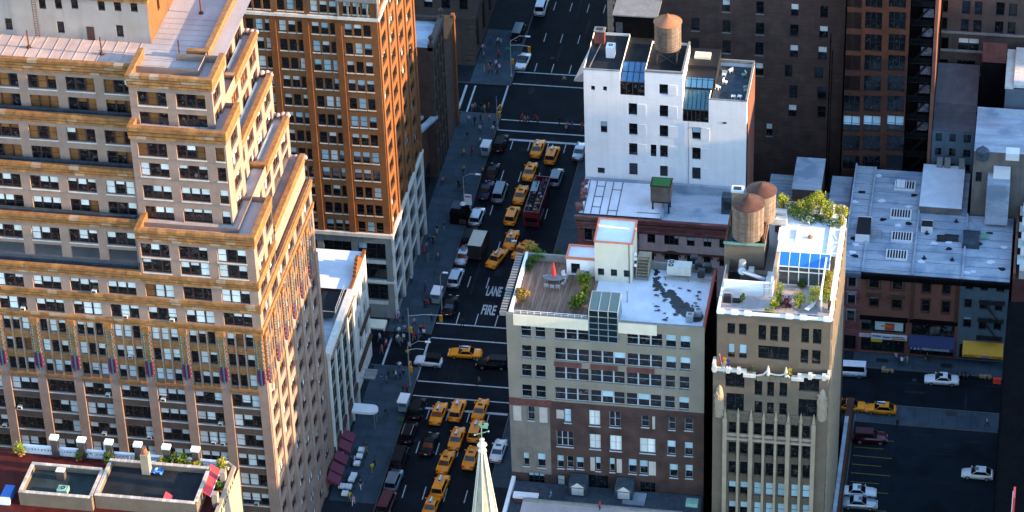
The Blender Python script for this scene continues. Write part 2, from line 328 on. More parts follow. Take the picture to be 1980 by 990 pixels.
# ================================================================== the stepped tan tower
UX, UY = (1, 0), (0, 1)
def build_left_tower():
    th = thing("stepped_tower", "tall stepped tan brick tower with orange terracotta bands and setback terraces", "building", (-112, 322, 0))
    XL, XR, YF, YB = -147.0, -92.0, 307.0, 336.5
    BX = [-141.9 + 5 * i for i in range(10)]           # bay window left edges, last at -96.9
    BY = [308.3 + 4.72 * j for j in range(6)]
    tri = wproto(3.75, 2.05, 3, 'brownframe', .045, .22); one = wproto(1.15, 2.05, 1, 'brownframe', .06); triE = wproto(3.3, 2.05, 3, 'brownframe', .07, .3); orn = wproto(1.02, 2.05, 1, 'darkframe', .05)
    up = [(0, 'glass_w', 'amber_sheen', 4), (.35, 'glass_w', 'amber_sheen', 1.5), (1, 'glass_w', 'amber_sheen', 2.2), (.4, 'glass', 'blind', .7)]
    mid = [(0, 'glass_w', 'blind', 3), (.3, 'glass_w', 'blind', 2), (.5, 'glass', 'blind', 3.6), (.75, 'glass', 'blind', 1.2), (1, 'glass', 'blind', 2.4), (1, 'glass', 'amber_sheen', .5)]
    low = [(0, 'glass_w', 'blind', 2.4), (.45, 'glass', 'blind', 3.4), (.7, 'glass_b', 'blind', 1.4), (1, 'glass_b', 'blind', 2.2)]
    wall = MB(); sp = MB(); bands = []
    def front(x0, x1, y, z0, z1, rows, mixes, eastx=None, yb=None, clip=False):
        W = x1 - x0; ws = []
        for z, mx in zip(rows, mixes):
            for bx in BX:
                if bx >= x0 + .1 and bx + 3.75 <= x1 - .3: ws.append((bx - x0, z - 2.05, tri, dict(mix=mx, sill='sill')))
                elif clip and bx + 1.15 <= x1 - .15 and bx + 3.75 > x1: ws.append((bx - x0, z - 2.05, one, dict(mix=mx, sill='sill')))
        face_of(th, wall, (x0, y), UX, W, z0, z1, ws, .35, 0)
        if yb:
            we = []
            for z, mx in zip(rows, mixes):
                for by in BY:
                    if by >= y + .3 and by + 3.3 <= yb - .1: we.append((by - y, z - 2.05, triE, dict(mix=mx, detail=False)))
            face_of(th, wall, (x1, y), UY, yb - y, z0, z1, we, .35, 0)
    # shaft: ordinary floors to z 38, then three ornate floors, then floors e and d
    rows = [36.2 - 3.3 * k for k in range(11) if 36.2 - 3.3 * k > 3]
    ws = [(bx - XL, z - 2.05, tri, dict(mix=low, sill='sill')) for z in rows for bx in BX if z > 11 or bx > -110]
    orn_rows = [46.1, 42.85, 39.6]
    for z in orn_rows:
        for bx in BX:
            for k in range(3): ws.append((bx - XL + .12 + k * 1.245, z - 2.05, orn, dict(mix=mid if z > 41 else low)))
    for z in (49.35, 53.0):
        for bx in BX: ws.append((bx - XL, z - 2.05, tri, dict(mix=mid, sill=None)))
    face_of(th, wall, (XL, YF), UX, XR - XL, 0, 54.8, ws, .35, 0)
    we = []
    for z in rows + orn_rows + [49.35]:
        for by in BY: we.append((by - YF, z - 2.05, triE, dict(mix=low, detail=False)))
    face_of(th, wall, (XR, YF), UY, YB - YF, 0, 51.0, we, .35, 0)
    # wings and setback tiers
    we = [(by - YF, z - 2.05, triE, dict(mix=mid, detail=False)) for z in (53.0, 56.0, 59.3) for by in BY[:2]]
    face_of(th, wall, (XR, YF), UY, 316.4 - YF, 51.0, 61.2, we, .35, 0)
    front(-107.2, XR, YF, 54.8, 61.2, [56.0 + .9, 59.3], [mid, mid])
    front(XL, -94.4, 309, 54.8, 61.2, [56.6, 59.3], [mid, mid], yb=YB)
    wall.box(XL, -92.7, 319.3, YB, 50.6, 54.6, 0)
    front(XL, -96.2, 311, 60.2, 67.6, [62.6, 65.8], [mid, mid], yb=YB)
    front(XL, -97.7, 313, 66.6, 74.0, [69.0, 72.1], [up, up], yb=YB)
    front(XL, -99.4, 315, 73.0, 80.7, [75.4, 78.4], [up, up], yb=YB)
    front(-107.8, -95.5, 310.6, 60.4, 74.3, [62.6, 65.8, 69.2, 72.2], [mid, mid, mid, up], yb=317.8, clip=True)
    front(-107.9, -97.2, 312.6, 73.3, 80.8, [75.5, 78.5], [up, up], yb=318.4)
    # left flanks of the wings and the far ends
    for x, y0, y1, z0, z1 in ((-107.2, 307, 311, 54.8, 61.2), (-107.8, 310.6, 315, 60.4, 74.3), (-107.9, 312.6, 317, 73.3, 80.8)): wall.face([(x, y1, z0), (x, y0, z0), (x, y0, z1), (x, y1, z1)], 0)
    for x1, y0, z0, z1 in ((XR, 307, 0, 51), (-94.4, 309, 51, 61.2), (-96.2, 311, 61, 67.6), (-97.7, 313, 67, 74), (-99.4, 315, 74, 80.7)): wall.face([(x1, YB, z0), (XL, YB, z0), (XL, YB, z1), (x1, YB, z1)], 0)
    for y, x1, z1 in ((316.4, XR, 61.2), (317.8, -95.5, 74.3), (318.4, -97.2, 80.8)): wall.face([(x1, y, 50.6), (x1 - 6, y, 50.6), (x1 - 6, y, z1), (x1, y, z1)], 0)
    wpart("wall", wall, [M['tan']], th)
    # brick spandrels between the windows of the shaft, set back between the piers
    spm = MB().box(.02, 3.73, -.03, .02, 0, .9).mesh("spandrel", M['tan_sp'])
    for bx in BX:
        for z in rows[:-2]: put("spandrel", spm, th, (bx + 112, YF - 322, z - 3.2))
    pier = MB().box(0, 1.25, -.22, .02, 0, 38.9).mesh("pier", M['tan'])
    for bx in BX: put("pier", pier, th, (bx + 3.75 + 112, YF - 322, 0))
    pierE = MB().box(-.02, .22, 0, 1.1, 0, 38.9).mesh("pier", M['tan'])
    for by in [BY[0] - 1.3] + [b + 3.42 for b in BY]: put("pier", pierE, th, (XR + 112, min(by, YB - 1.1) - 322, 0))
    # terracotta bands
    TD = [M['terra'], M['terra_d'], M['terra_l'], M['terra_p']]
    def bnd(*a, **k):
        a = list(a); h_ = a[5] - a[4]; a[4] = a[5] - (1.75 if h_ > 1.9 else min(h_, 1.3)); k.setdefault('out', .2)
        mb = MB(); band(mb, *a, **k); wpart("cornice_band", mb, TD, th)
    bnd(XL, XR, YF, YB, 49.5, 50.9, n=3); bnd(XL, XR, YF, YB, 46.25, 47.2, n=3)
    bnd(XL, -107.2, YF, YB, 53.1, 54.8, n=3, east=False); bnd(-107.2, XR, YF, 316.4, 53.1, 54.5, n=3)
    bnd(-107.2, XR, YF, 316.4, 59.5, 61.5, n=4, west=True); bnd(XL, -107.2, 309, YB, 59.5, 61.2, n=3, east=False)
    bnd(-100, -92.7, 319.3, YB, 53.0, 54.9, n=3, thick=.5); bnd(-100, -94.4, 324, YB, 59.4, 61.2, n=3); bnd(XL, -107.8, 311, YB, 65.9, 67.6, n=3, east=False)
    bnd(-100, -96.2, 317.8, YB, 65.9, 67.6, n=3); bnd(XL, -107.9, 313, YB, 72.2, 74.0, n=3, east=False); bnd(-107.8, -95.5, 310.6, 317.8, 72.5, 74.5, n=3, west=True); bnd(-101, -97.7, 325.0, YB, 72.2, 74.0, n=3)
    bnd(XL, -107.9, 315, YB, 78.6, 80.7, n=4, east=False); bnd(-107.9, -97.2, 312.6, 319.0, 78.7, 80.9, n=4, west=True); bnd(-102, -99.4, 319.4, YB, 78.6, 80.8, n=4)
    for z, y in ((54.8, 309), (61.2, 311), (67.6, 313), (74.0, 315)):      # railing pipes on the setback ledges
        mb = MB(); mb.beam((XL, y - 1.0, z + .15), (-108, y - 1.0, z + .15), .05); [mb.beam((x, y - 1.0, z - .6), (x, y - 1.0, z + .3), .04) for x in range(-146, -108, 3)]
        wpart("ledge_rail", mb, [M['black']], th)
    # ornate floors: orange spandrels, tan mullions and flowered pilasters
    spn = MB(); mul = MB()
    for bx in BX:
        for z in orn_rows:
            zt = z - 2.1; h = 1.12 if z > 40 else .55; so = MB()
            for k, o_ in enumerate((.1, .05, .12, .06, .1)): so.box(bx, bx + 3.75, YF - o_, YF + .02, zt - h + k * h / 5, zt - h + (k + 1) * h / 5, 0)
            wpart("terracotta_spandrel", so, [M['terra']], th)
        for k in range(4):
            x = bx - .06 + k * 1.245; mul.box(x - .02, x + .16, YF - .2, YF + .02, 36.9, 46.2, 0); mul.box(x - .06, x + .2, YF - .26, YF + .02, 36.5, 36.95, 1)
        wpart("terracotta_ledge", MB().box(bx - .1, bx + 3.85, YF - .3, YF + .02, 36.95, 37.35, 0), [M['terra']], th)
    for by in BY:
        for z in orn_rows:
            zt = z - 2.1; wpart("terracotta_spandrel", MB().box(XR - .02, XR + .1, by, by + 3.3, zt - 1.1, zt, 0), [M['terra']], th)
        for k in range(4): mul.box(XR - .02, XR + .2, by + k * 1.1 - .1, by + k * 1.1 + .1, 36.9, 46.2, 0)
    wpart("mullions", mul, [M['tan'], M['terra']], th)
    pm = MB(); pm.box(.08, 1.02, -.3, 0, 38.6, 46.2, 0); pm.box(0, 1.1, -.4, 0, 45.6, 46.4, 0)
    for s in (0.2, .9):
        for k in range(11): pm.lathe(s, -.32, [(.02, 45.2 - k * .42 - .19), (.13, 45.2 - k * .42), (.02, 45.2 - k * .42 + .19)], 6, 1)
    for s in (.12, .98):
        for k in range(8): pm.lathe(s, -.3, [(.02, 40.6 - k * .27 - .14), (.16, 40.6 - k * .27), (.02, 40.6 - k * .27 + .14)], 6, 2)
    pm.box(.25, .85, -.36, 0, 38.3, 40.7, 2); pm.box(.46, .64, -.42, 0, 38.1, 41.0, 1)
    for e in range(20): pm.lathe(1.12 if e % 2 else -.02, -.3, [(.02, 45.4 - e * .34 - .12), (.11, 45.4 - e * .34), (.02, 45.4 - e * .34 + .12)], 5, 0)
    me = pm.mesh("pilaster", [M['terra'], M['teal'], M['purple']])
    for bx in BX: put("flowered_pilaster", me, th, (bx + 3.82 + 112, YF - .05 - 322, 0))
    for by in BY: put("flowered_pilaster", me, th, (XR + .05 + 112, by - 1.22 - 322, 0), R(90))
    acm = MB().box(-.3, .3, -.42, .1, 0, .38).box(-.24, .24, -.44, -.42, .05, .33, 1).mesh("window_air_conditioner", [M['lime'], M['tar']]); ra = random.Random(21)
    for k in range(34):
        z = ra.choice(rows[:7] + [42.85, 49.35, 53.0]); put("window_air_conditioner", acm, th, (ra.choice(BX) + ra.choice((.62, 1.87, 3.1)) + 112, YF + .2 - 322, z - 2.0))
    # roofs
    rf = MB(); rf2 = MB()
    roof_block(rf, XL, -92.2, 307.3, YB, 50.4); roof_block(rf, XL, -92.9, 307.3, YB, 53.9); roof_block(rf, XL, -94.6, 309.2, YB, 60.5); roof_block(rf, -107, -92.2, 307.3, 308.98, 60.5); roof_block(rf, -94.58, -92.2, 308.98, 316.2, 60.48); roof_block(rf, XL, -96.4, 311.2, YB, 66.9)
    roof_block(rf, XL, -97.9, 313.2, YB, 73.3); roof_block(rf, -107.6, -95.7, 311.3, 317.6, 73.6); roof_block(rf, -107.7, -97.4, 313.3, YB, 79.7)
    roof_block(rf, -107.7, -99.6, 318, YB, 79.68); roof_block(rf2, XL, -107.7, 315.3, YB, 79.7)
    wpart("terrace_roofing", rf, [M['roof']], th); wpart("metal_roofing", rf2, [M['roof_p']], th)
    seam = MB().box(-.03, .03, 0, 6.4, 0, .05).mesh("roof_seam", M['roof_p'])
    for k in range(22): put("roof_seam", seam, th, (-108.6 - k * 1.55 + 112, 315.6 - 322, 79.7))
    seam2 = MB().box(0, 8, -.02, .02, 0, .03).mesh("roof_seam", M['roof'])
    for k in range(12): put("roof_seam", seam2, th, (-107.4 + 112, 314.2 + k * 1.3 - 322, 79.72))
    for z, x, ys in ((54.0, -93.6, (322, 334)), (60.6, -95.3, (325.5, 334)), (67.0, -97.0, (320, 334)), (73.4, -98.6, (327, 334))):
        fl = MB().box(x - .7, x - .45, ys[0], ys[1], z - .1, z + .35); wpart("flashing_strip", fl, [M['lime']], th)
    fl = MB()
    for z, y in ((53.95, 309), (60.55, 311), (66.95, 313), (73.35, 315)): fl.box(XL, -108.2, y - .6, y - .02, z, z + .3)
    wpart("blue_grey_flashing", fl, [M['flash']], th)
    vents = MB()
    for px, py in ((56, 92), (197, 105), (348, 112), (389, 26)):
        x, y = at(px, py, 79.7); vents.cyl(x, y, 79.7, 82.2, .11, n=8); vents.cyl(x, y, 79.7, 80.0, .35, .2, n=8)
    wpart("vent_pipes", vents, [M['rust']], th)
    for x, y, z in ((-98.6, YB, 73.6), (-97.1, YB, 67.2), (-95.4, YB, 60.8), (-93.5, YB, 54.2)):
        bl = MB(); rr = random.Random(int(z))
        for k in range(5): cx = x - 1.4 + k * .62; s = rr.uniform(.28, .42); bl.lathe(cx, y - .4 + rr.uniform(-.2, .2), [(s * .7, z), (s, z + s * .6), (s * .8, z + s * 1.3), (s * .3, z + s * 1.7)], 7)
        wpart("finial_stones", bl, [M['rompale']], th)
    # penthouse
    ph = MB(); PX, PY = -107.4, 322.0; pw = wproto(.95, 1.75, 1, 'darkframe', .05); dk = [(0, 'glass', 'blind', 1)]
    wins = []
    for px, py in ((220, 0), (313, 0), (407, 0), (563, 10), (657, 13), (752, 17), (25, 105), (327, 123), (670, 145)):
        x, z = atY(px / 3, py / 3, PY); wins.append((x - XL, z - 1.75 if py > 50 else z - 1.3, pw, dict(mix=dk, detail=True)))
    face_of(th, ph, (XL, PY), UX, PX - XL, 79.7, 93, wins, .3, 0)
    facade(ph, (PX, PY), UY, YB - PY, 79.7, 93, [(4, 5, 82, 84), (9, 10, 82, 84), (4, 5, 86, 88), (9, 10, 86, 88)], .5, 1); ph.face([(XL, PY, 93), (PX, PY, 93), (PX, YB, 93), (XL, YB, 93)], 0)
    for p in ((4, 82), (9, 82), (4, 86), (9, 86)): ph.box(PX - .5, PX - .42, PY + p[0], PY + p[0] + 1, p[1], p[1] + 2, 2)
    pb = wpart("penthouse_wall", ph, [M['stucco'], M['obrick'], M['glass']], th)
    mb = MB(); band(mb, XL, PX, PY, YB, 85.6, 86.6, n=2, out=.2); wpart("penthouse_band", mb, TD, th)
    dx, dz = atY(500 / 3, 153 / 3, PY); mb = MB().box(dx, dx + 1.0, PY - .06, PY, 79.72, dz); wpart("roof_door", mb, [M['brownframe']], th)
    lx, lz = atY(195 / 3, 0, PY); mb = MB(); [mb.beam((lx + s, PY - .2, 79.7), (lx + s, PY - .2, 92), .035) for s in (-.25, .25)]; [mb.beam((lx - .25, PY - .2, 80 + k * .35), (lx + .25, PY - .2, 80 + k * .35), .025) for k in range(34)]
    wpart("roof_ladder", mb, [M['rust']], th)
build_left_tower()
# ================================================================== the orange brick tower on its white stone base
def build_orange_tower():
    XR, YF, YB, XL = -90.5, 374.4, 398.3, -126.0
    th = thing("orange_brick_tower", "tall orange brick office tower on a white stone base beside the avenue", "building", (-105, 386, 0))
    wall = MB(); one = wproto(1.12, 1.95, 1, 'darkframe', .06); tri = wproto(3.1, 1.95, 3, 'darkframe', .06, .28)
    mix = [(0, 'glass', 'shade_b', 3), (.4, 'glass', 'blind', 2.4), (.55, 'glass', 'shade_b', 1.5), (1, 'glass', 'shade_b', .9), (1, 'glass', 'blind', .5)]
    rows = [52.55 - 3.15 * k for k in range(12)]; rows = [z for z in rows if z > 17.6]; hi = [56.2, 59.5, 62.7]
    GX = [-92.75 - 1.38 * 0]; cols = []
    for g in range(7): cols += [-95.5 - 4.9 * g + k * 1.4 for k in range(3)]
    ws = [(x - XL, z - 1.95, one, dict(mix=mix, detail=x > -115, sill='sill')) for z in rows + hi for x in cols if x > XL + 1]
    face_of(th, wall, (XL, YF), UX, XR - XL, 15.6, 64, ws, .3, 0)
    EY = [YF + 1.35 + 5.72 * j for j in range(4)]
    we = [(y - YF + .3, z - 1.95, tri, dict(mix=mix, detail=False)) for z in rows + hi for y in EY]
    face_of(th, wall, (XR, YF), UY, YB - YF, 15.6, 64, we, .3, 0)
    wall.face([(XR, YB, 0), (XL, YB, 0), (XL, YB, 64), (XR, YB, 64)], 0); roof_block(wall, XL, XR, YF, YB, 64)
    wpart("brick_wall", wall, [M['obrick']], th)
    pm = MB().box(0, .95, -.2, .02, 15.7, 54).mesh("pier", M['obrick_d'])
    for g in range(7): put("pier", pm, th, (-96.62 - 4.9 * g - .2 + 105, YF - 386, 0))
    pe = MB().box(-.02, .22, 0, .8, 15.7, 64).mesh("pier", M['obrick'])
    for j in range(5): put("pier", pe, th, (XR + 105, min(YF + .2 + 5.72 * j, YB - .8) - 386, 0))
    mb = MB(); mb.box(XL, XR + .35, YF - .35, YF, 53.4, 53.85).box(XR, XR + .35, YF, YB, 53.4, 53.85); wpart("stone_string_course", mb, [M['lime']], th)
    ar = MB()
    for k in range(5): ar.box(-96.2 + k * 1.45 - .12, -96.2 + k * 1.45 + .12, YF - .25, YF, 53.9, 57.5)
    ar.box(-96.4, -90.3, YF - .4, YF, 56.5, 57.6); wpart("carved_stone_arches", ar, [M['lime_g']], th)
    # white base
    b = MB(); big = wproto(4.3, 3.0, 3, 'greenframe', .1, .14, (.6,)); opsF = [(-95.8 - 5.3 * k, z) for k in range(5) for z in (11.0, 7.3, 3.4)]
    dk = [(0, 'glass', 'blind', 4), (.4, 'glass_b', 'shade_b', 1)]
    face_of(th, b, (XL, YF), UX, XR - XL, 0, 15.6, [(x - XL, z, big, dict(mix=dk, detail=True)) for x, z in opsF], .6, 0)
    bigE = wproto(4.1, 2.7, 3, 'greenframe', .1, .14, (.6,)); door = wproto(4.1, 3.0, 2, 'greenframe', .1, .14, (.75,))
    face_of(th, b, (XR, YF), UY, YB - YF, 0, 15.6, [(YF + .95 + 5.75 * j - YF, z, bigE if z > 1 else door, dict(mix=dk, detail=True)) for j in range(4) for z in (12.1, 8.3, 4.6, .35)], .6, 0)
    wpart("stone_base", b, [M['lime_g'], M['lime']], th)
    c = MB(); c.box(XL, XR + .4, YF - .4, YF + .05, 15.3, 15.9).box(XR - .05, XR + .4, YF + .05, YB, 15.3, 15.9).box(XL, XR + .25, YF - .25, YF + .02, 6.75, 7.05)
    for j in range(5): c.box(XR, XR + .3, YF + 5.75 * j, YF + .8 + 5.75 * j, 0, 15.3)
    for z in (3.9, 7.7, 11.4): c.box(XR, XR + .18, YF, YB, z, z + .42)
    wpart("base_cornice", c, [M['lime']], th)
    sp = MB(); [sp.box(x + .1, x + 4.2, YF - .04, YF + .02, z - .75, z - .1) for x, z in opsF if z < 12]; wpart("ribbed_spandrels", sp, [M['lime']], th)
build_orange_tower()
# ================================================================== low buildings between the two towers
def build_white_frame_building():
    # white framed shop building along the avenue and the red brick house with the shaped gable behind it
    th = thing("white_framed_loft", "low white framed loft building with large green tinted windows and blue grey roof", "building", (-99, 345, 0))
    XR, YF, YB, XL, H = -91.8, 336.8, 352.5, -107.0, 20.5
    w = MB(); big = wproto(3.35, 2.6, 3, 'greenframe', .06, .1, (.55,)); mix = [(0, 'glass', 'blind', 4), (0, 'glass_b', 'blind', 3), (.4, 'glass', 'shade_b', 1)]
    face_of(th, w, (XR, YF), UY, YB - YF, 0, H, [(.55 + 3.85 * j, z, big, dict(mix=mix, detail=True, recess=.1)) for j in range(4) for z in (4.7, 7.8, 10.9, 14.0, 17.1)], .2, 0)
    facade(w, (XL, YF), UX, XR - XL, 0, H, [], .3, 0); w.face([(XR, YB, 0), (XL, YB, 0), (XL, YB, H), (XR, YB, H)], 0)
    wpart("white_frame_wall", w, [M['lime_g']], th)
    p = MB(); [p.box(XR, XR + .3, YF + .05 + 3.85 * j, YF + .6 + 3.85 * j, 0, H) for j in range(5)]; p.box(XR - .4, XR + .5, YF, YB, H - .5, H + .7); wpart("pilasters", p, [M['lime']], th)
    r = MB(); roof_block(r, XL, XR - .3, YF, YB, H - .6); wpart("roof", r, [M['roof_b']], th)
    d = MB(); [d.box(XR + .3, XR + .75, YF + .2 + .5 * k, YF + .45 + .5 * k, H - .45, H - .1) for k in range(31)]; wpart("dentils", d, [M['tan']], th)
    aw = MB(); aw.box(XR, XR + .25, YF, YB, 3.2, 4.4); wpart("shopfront_band", aw, [M['brownst']], th)
    th2 = thing("red_brick_house", "red brick corner house with white roof and orange lit shaped gable", "building", (-98, 358, 0))
    XR2, Y0, Y1, H2 = -92.3, 352.6, 365.0, 19.0; w2 = MB()
    bw = wproto(2.4, 3.0, 2, 'whiteframe', .1, .1, (.6,))
    face_of(th2, w2, (XR2, Y0), UY, Y1 - Y0, 0, H2, [(.9 + 3.9 * j, z, bw, dict(mix=mix, detail=True)) for j in range(3) for z in (5, 9, 13)], .35, 1)
    facade(w2, (-105, Y0), UX, 105 + XR2, 0, H2, [(9, 10.2, 14.2, 16.4)], .3, 0); w2.face([(XR2, Y1, 0), (-105, Y1, 0), (-105, Y1, H2), (XR2, Y1, H2)], 0)
    w2.box(-102.2, -99.6, Y0 + 1.0, Y0 + 3.0, H2, H2 + 3.2, 0); w2.box(-101.8, -100.8, Y0 + .96, Y0 + 1.0, H2 + .6, H2 + 2.4, 2)
    w2.box(-101.5, -100.3, Y0 + 1.3, Y0 + 2.6, H2 + 3.2, H2 + 4.4, 0)
    wpart("brick_wall", w2, [M['redbrick_l'], M['lime'], M['white_p']], th2)
    r = MB(); roof_block(r, -105, XR2 - .1, Y0 + 2.6, Y1, H2 + .05); wpart("white_roof", r, [M['roof_w']], th2)
    g = MB(); g.prism([(XR2 - .35, Y0 + .02), (XR2 + .1, Y0 + .02), (XR2 + .1, Y1), (XR2 - .35, Y1)], H2, H2 + .5, 0)
    for k in range(5): g.box(XR2 - .35, XR2 + .1, Y0 + 5.2 + k * .45, Y1 - 2.6 - k * .45, H2 + .5 + k * .4, H2 + .9 + k * .4, 0)
    wpart("shaped_gable", g, [M['obrick']], th2)
    dk = MB(); roof_block(dk, -107, -93, 346, 352.5, H + .02); wpart("black_terrace_floor", dk, [M['tar_g']], th)
    rl = MB(); [rl.beam((-92.6, y, H), (-92.6, y, H + 1.5), .05) for y in (346.4, 349.4, 352.2)]; [rl.beam((-92.6, 346.4, z), (-92.6, 352.2, z), .05) for z in (H + .8, H + 1.5)]; rl.beam((-104, 346.4, H + .9), (-92.6, 346.4, H + .9), .06)
    wpart("terrace_railing", rl, [M['galv']], th)
    sign = MB(); sign.box(XR2 + .1, XR2 + .5, 355, 364, 4.2, 4.8).prism([(XR2 + .1, 358), (XR2 + .35, 358), (XR2 + .35, 364.5), (XR2 + .1, 364.5)], 8.6, 9.3); wpart("dark_awning_bar", sign, [M['brownst']], th2)
    # canopies over the pavement
    x, y = at(716, 625, 3.4); cn = put("cream_canopy", MB().box(-2.6, 1.6, -1.1, 1.1, 3.2, 3.45).box(1.45, 1.6, -1.1, 1.1, 2.9, 3.2).mesh("cream_canopy", M['cream']), None, (x + .8, y, 0)); tag(cn, "flat cream canopy over the corner shop entrance", "canopy")
    leg = MB(); [leg.beam((1.5, s, 0.14), (1.5, s, 3.2), .05) for s in (-1, 1)]; put("post", leg.mesh("post", M['black']), cn)
    x, y = at(707, 790, 3.2); cn = put("white_entrance_canopy", None, None, (x, y, 0)); tag(cn, "white round ended fabric canopy over the avenue pavement", "canopy")
    P = [(-1.9, -1.0), (.9, -1.0)] + [(.9 + 1.0 * math.cos(a), math.sin(a)) for a in [R(-60 + 30 * k) for k in range(5)]] + [(.9, 1.0), (-1.9, 1.0)]
    put("canopy_top", MB().prism(P, 2.9, 3.3).mesh("canopy_top", M['coping']), cn); leg = MB(); [leg.beam((1.4, s, 0.14), (1.4, s, 2.9), .05) for s in (-.7, .7)]; put("post", leg.mesh("post", M['galv']), cn)
    x, y = at(724, 730, 4); sg = thing("hanging_grey_banner", "large grey rectangular sign panel hanging over the corner pavement", "sign", (x - .6, y, 0)); put("panel", MB().box(-.9, .9, -1.1, 1.1, 4.4, 4.6).mesh("panel", M['lime_g']), sg); a = MB(); a.beam((-1.6, -1, 4.7), (.9, -1, 4.7), .05).beam((-1.6, 1, 4.7), (.9, 1, 4.7), .05); put("bracket", a.mesh("bracket", M['galv']), sg)
build_white_frame_building()
# ================================================================== beyond the orange tower
def build_upper_west():
    th = thing("brown_row_building", "low brown brick building with pale skylight strips past the orange tower", "building", (-97, 405, 0))
    w = MB(); w.box(-110, -92.6, 398.5, 413.9, 0, 11.5, 0, 1); wpart("wall", w, [M['brownst'], M['tar_g']], th)
    for k, (px, py) in enumerate(((826, 213), (826, 238))):
        x, y = at(px, py, 11.9); put("roof_light", MB().obox((0, 0), (.35, .93), 2.6, .5, 0, .5).mesh("roof_light", M['roof_b']), th, (x + 97, y - 405, 11.5))
    g = MB(); [g.box(-92.6, -92.4, 399.5 + 4.6 * j, 403.2 + 4.6 * j, .4, 4) for j in range(3)]; wpart("shop_glass", g, [M['glass']], th)
    th = thing("ornate_narrow_building", "narrow ornate stone building with ball finials and grey roof", "building", (-97, 420, 0))
    w = MB(); win = wproto(1.3, 2.2, 1, 'darkframe', .07); H = 25.0; dk = [(0, 'glass', 'blind', 5), (.5, 'glass', 'blind', 1)]
    face_of(th, w, (-91.6, 414), UY, 9.5, 0, H, [(.7 + 2.2 * j, 1.2 + 3.5 * k, win, dict(mix=dk, detail=False)) for j in range(4) for k in range(7)], .3, 1)
    face_of(th, w, (-110, 414), UX, 18.4, 0, H, [(14.2, 17.0, win, dict(mix=dk, detail=False))], .3, 0)
    w.face([(-91.6, 423.5, 0), (-110, 423.5, 0), (-110, 423.5, H), (-91.6, 423.5, H)], 0)
    wpart("wall", w, [M['dbrick'], M['dbeige']], th); r = MB(); roof_block(r, -110, -91.8, 414, 423.5, H - .8); wpart("roof", r, [M['roof_b']], th)
    c = MB(); c.box(-92.1, -91.2, 414, 423.5, H - .6, H + .5); [c.box(-91.6, -91.35, 414, 423.5, z, z + .35) for z in (4.3, 7.8, 11.3, 14.8, 18.3, 21.8)]; [c.box(-91.6, -91.25, 414 + 2.2 * j, 414.35 + 2.2 * j, 0, H) for j in range(5)]; wpart("cornice", c, [M['dbeige']], th)
    f = MB(); [f.lathe(-91.6, y, [(.3, H + .5), (.18, H + .9), (.12, H + 1.1), (.4, H + 1.5), (.4, H + 1.8), (.1, H + 2.2)], 10) for y in (414.4, 423.1)]; wpart("ball_finial", f, [M['dbeige']], th)
    th = thing("purple_grey_corner_house", "purple grey corner house with orange edge painted as sunlight at the far cross street", "building", (-97, 427, 0))
    w = MB(); H = 21.0; face_of(th, w, (-91.4, 423.6), UY, 7.2, 0, H, [(.7 + 1.8 * j, 1.2 + 3.4 * k, wproto(1.0, 2.0, 1, 'darkframe', .06), dict(mix=dk, detail=False)) for j in range(3) for k in range(6)], .3, 0)
    w.box(-110, -91.42, 423.6, 430.78, 0, H - .02, 0, 1); wpart("wall", w, [M['dbeige'], M['tar_g']], th)
    e = MB(); e.box(-91.6, -91.0, 430.3, 431.2, 0, H + .5).box(-93.5, -90.9, 423.6, 431.2, H - .5, H); wpart("painted_sunlit_edge", e, [M['obrick']], th)  # orange edge strip: sunlight put into its colour
    th = thing("stone_corner_block", "grey stone block with rusticated corner and dark red roof across the far street", "building", (-105, 465, 0))
    w = MB(); H = 17.5; YF = 449.5; bw = wproto(1.5, 2.1, 1, 'darkframe', .08); tall = wproto(2.4, 6.0, 2, 'darkframe', .1, .15, (.6,))
    face_of(th, w, (-125, YF), UX, 33.2, 0, H, [(31.0 - 3.1 * k, 11.2, bw, dict(mix=dk)) for k in range(6)] + [(27 - 4.8 * k, 1.2, tall, dict(mix=dk)) for k in range(4)], .4, 0)
    face_of(th, w, (-91.8, YF), UY, 60, 0, H, [(3 + 4 * k, 11.2, bw, dict(mix=dk, detail=False)) for k in range(12)] + [(3 + 6 * k, 1.2, tall, dict(mix=dk, detail=False)) for k in range(8)], .4, 0)
    w.face([(-91.8, YF + 60, 0), (-125, YF + 60, 0), (-125, YF + 60, H), (-91.8, YF + 60, H)], 0)
    wpart("wall", w, [M['dbeige']], th); c = MB(); c.box(-125, -91.1, YF - .7, YF + 60, H, H + .6).box(-125, -91.3, YF - .5, YF + 60, 9.4, 10.0)
    for k in range(9): c.box(-93.2, -91.6, YF - .2, YF + 1.8, .2 + k * 1.05, 1.1 + k * 1.05)
    wpart("cornice_and_quoins", c, [M['dbeige']], th)
    r = MB(); r.prism([(-125, YF - .3), (-91.4, YF - .3), (-91.4, YF + 60), (-125, YF + 60)], H + .6, H + 3.5, 0); wpart("dark_red_roof", r, [M['redtile']], th)
    # foreground roof at the lower left
build_upper_west()
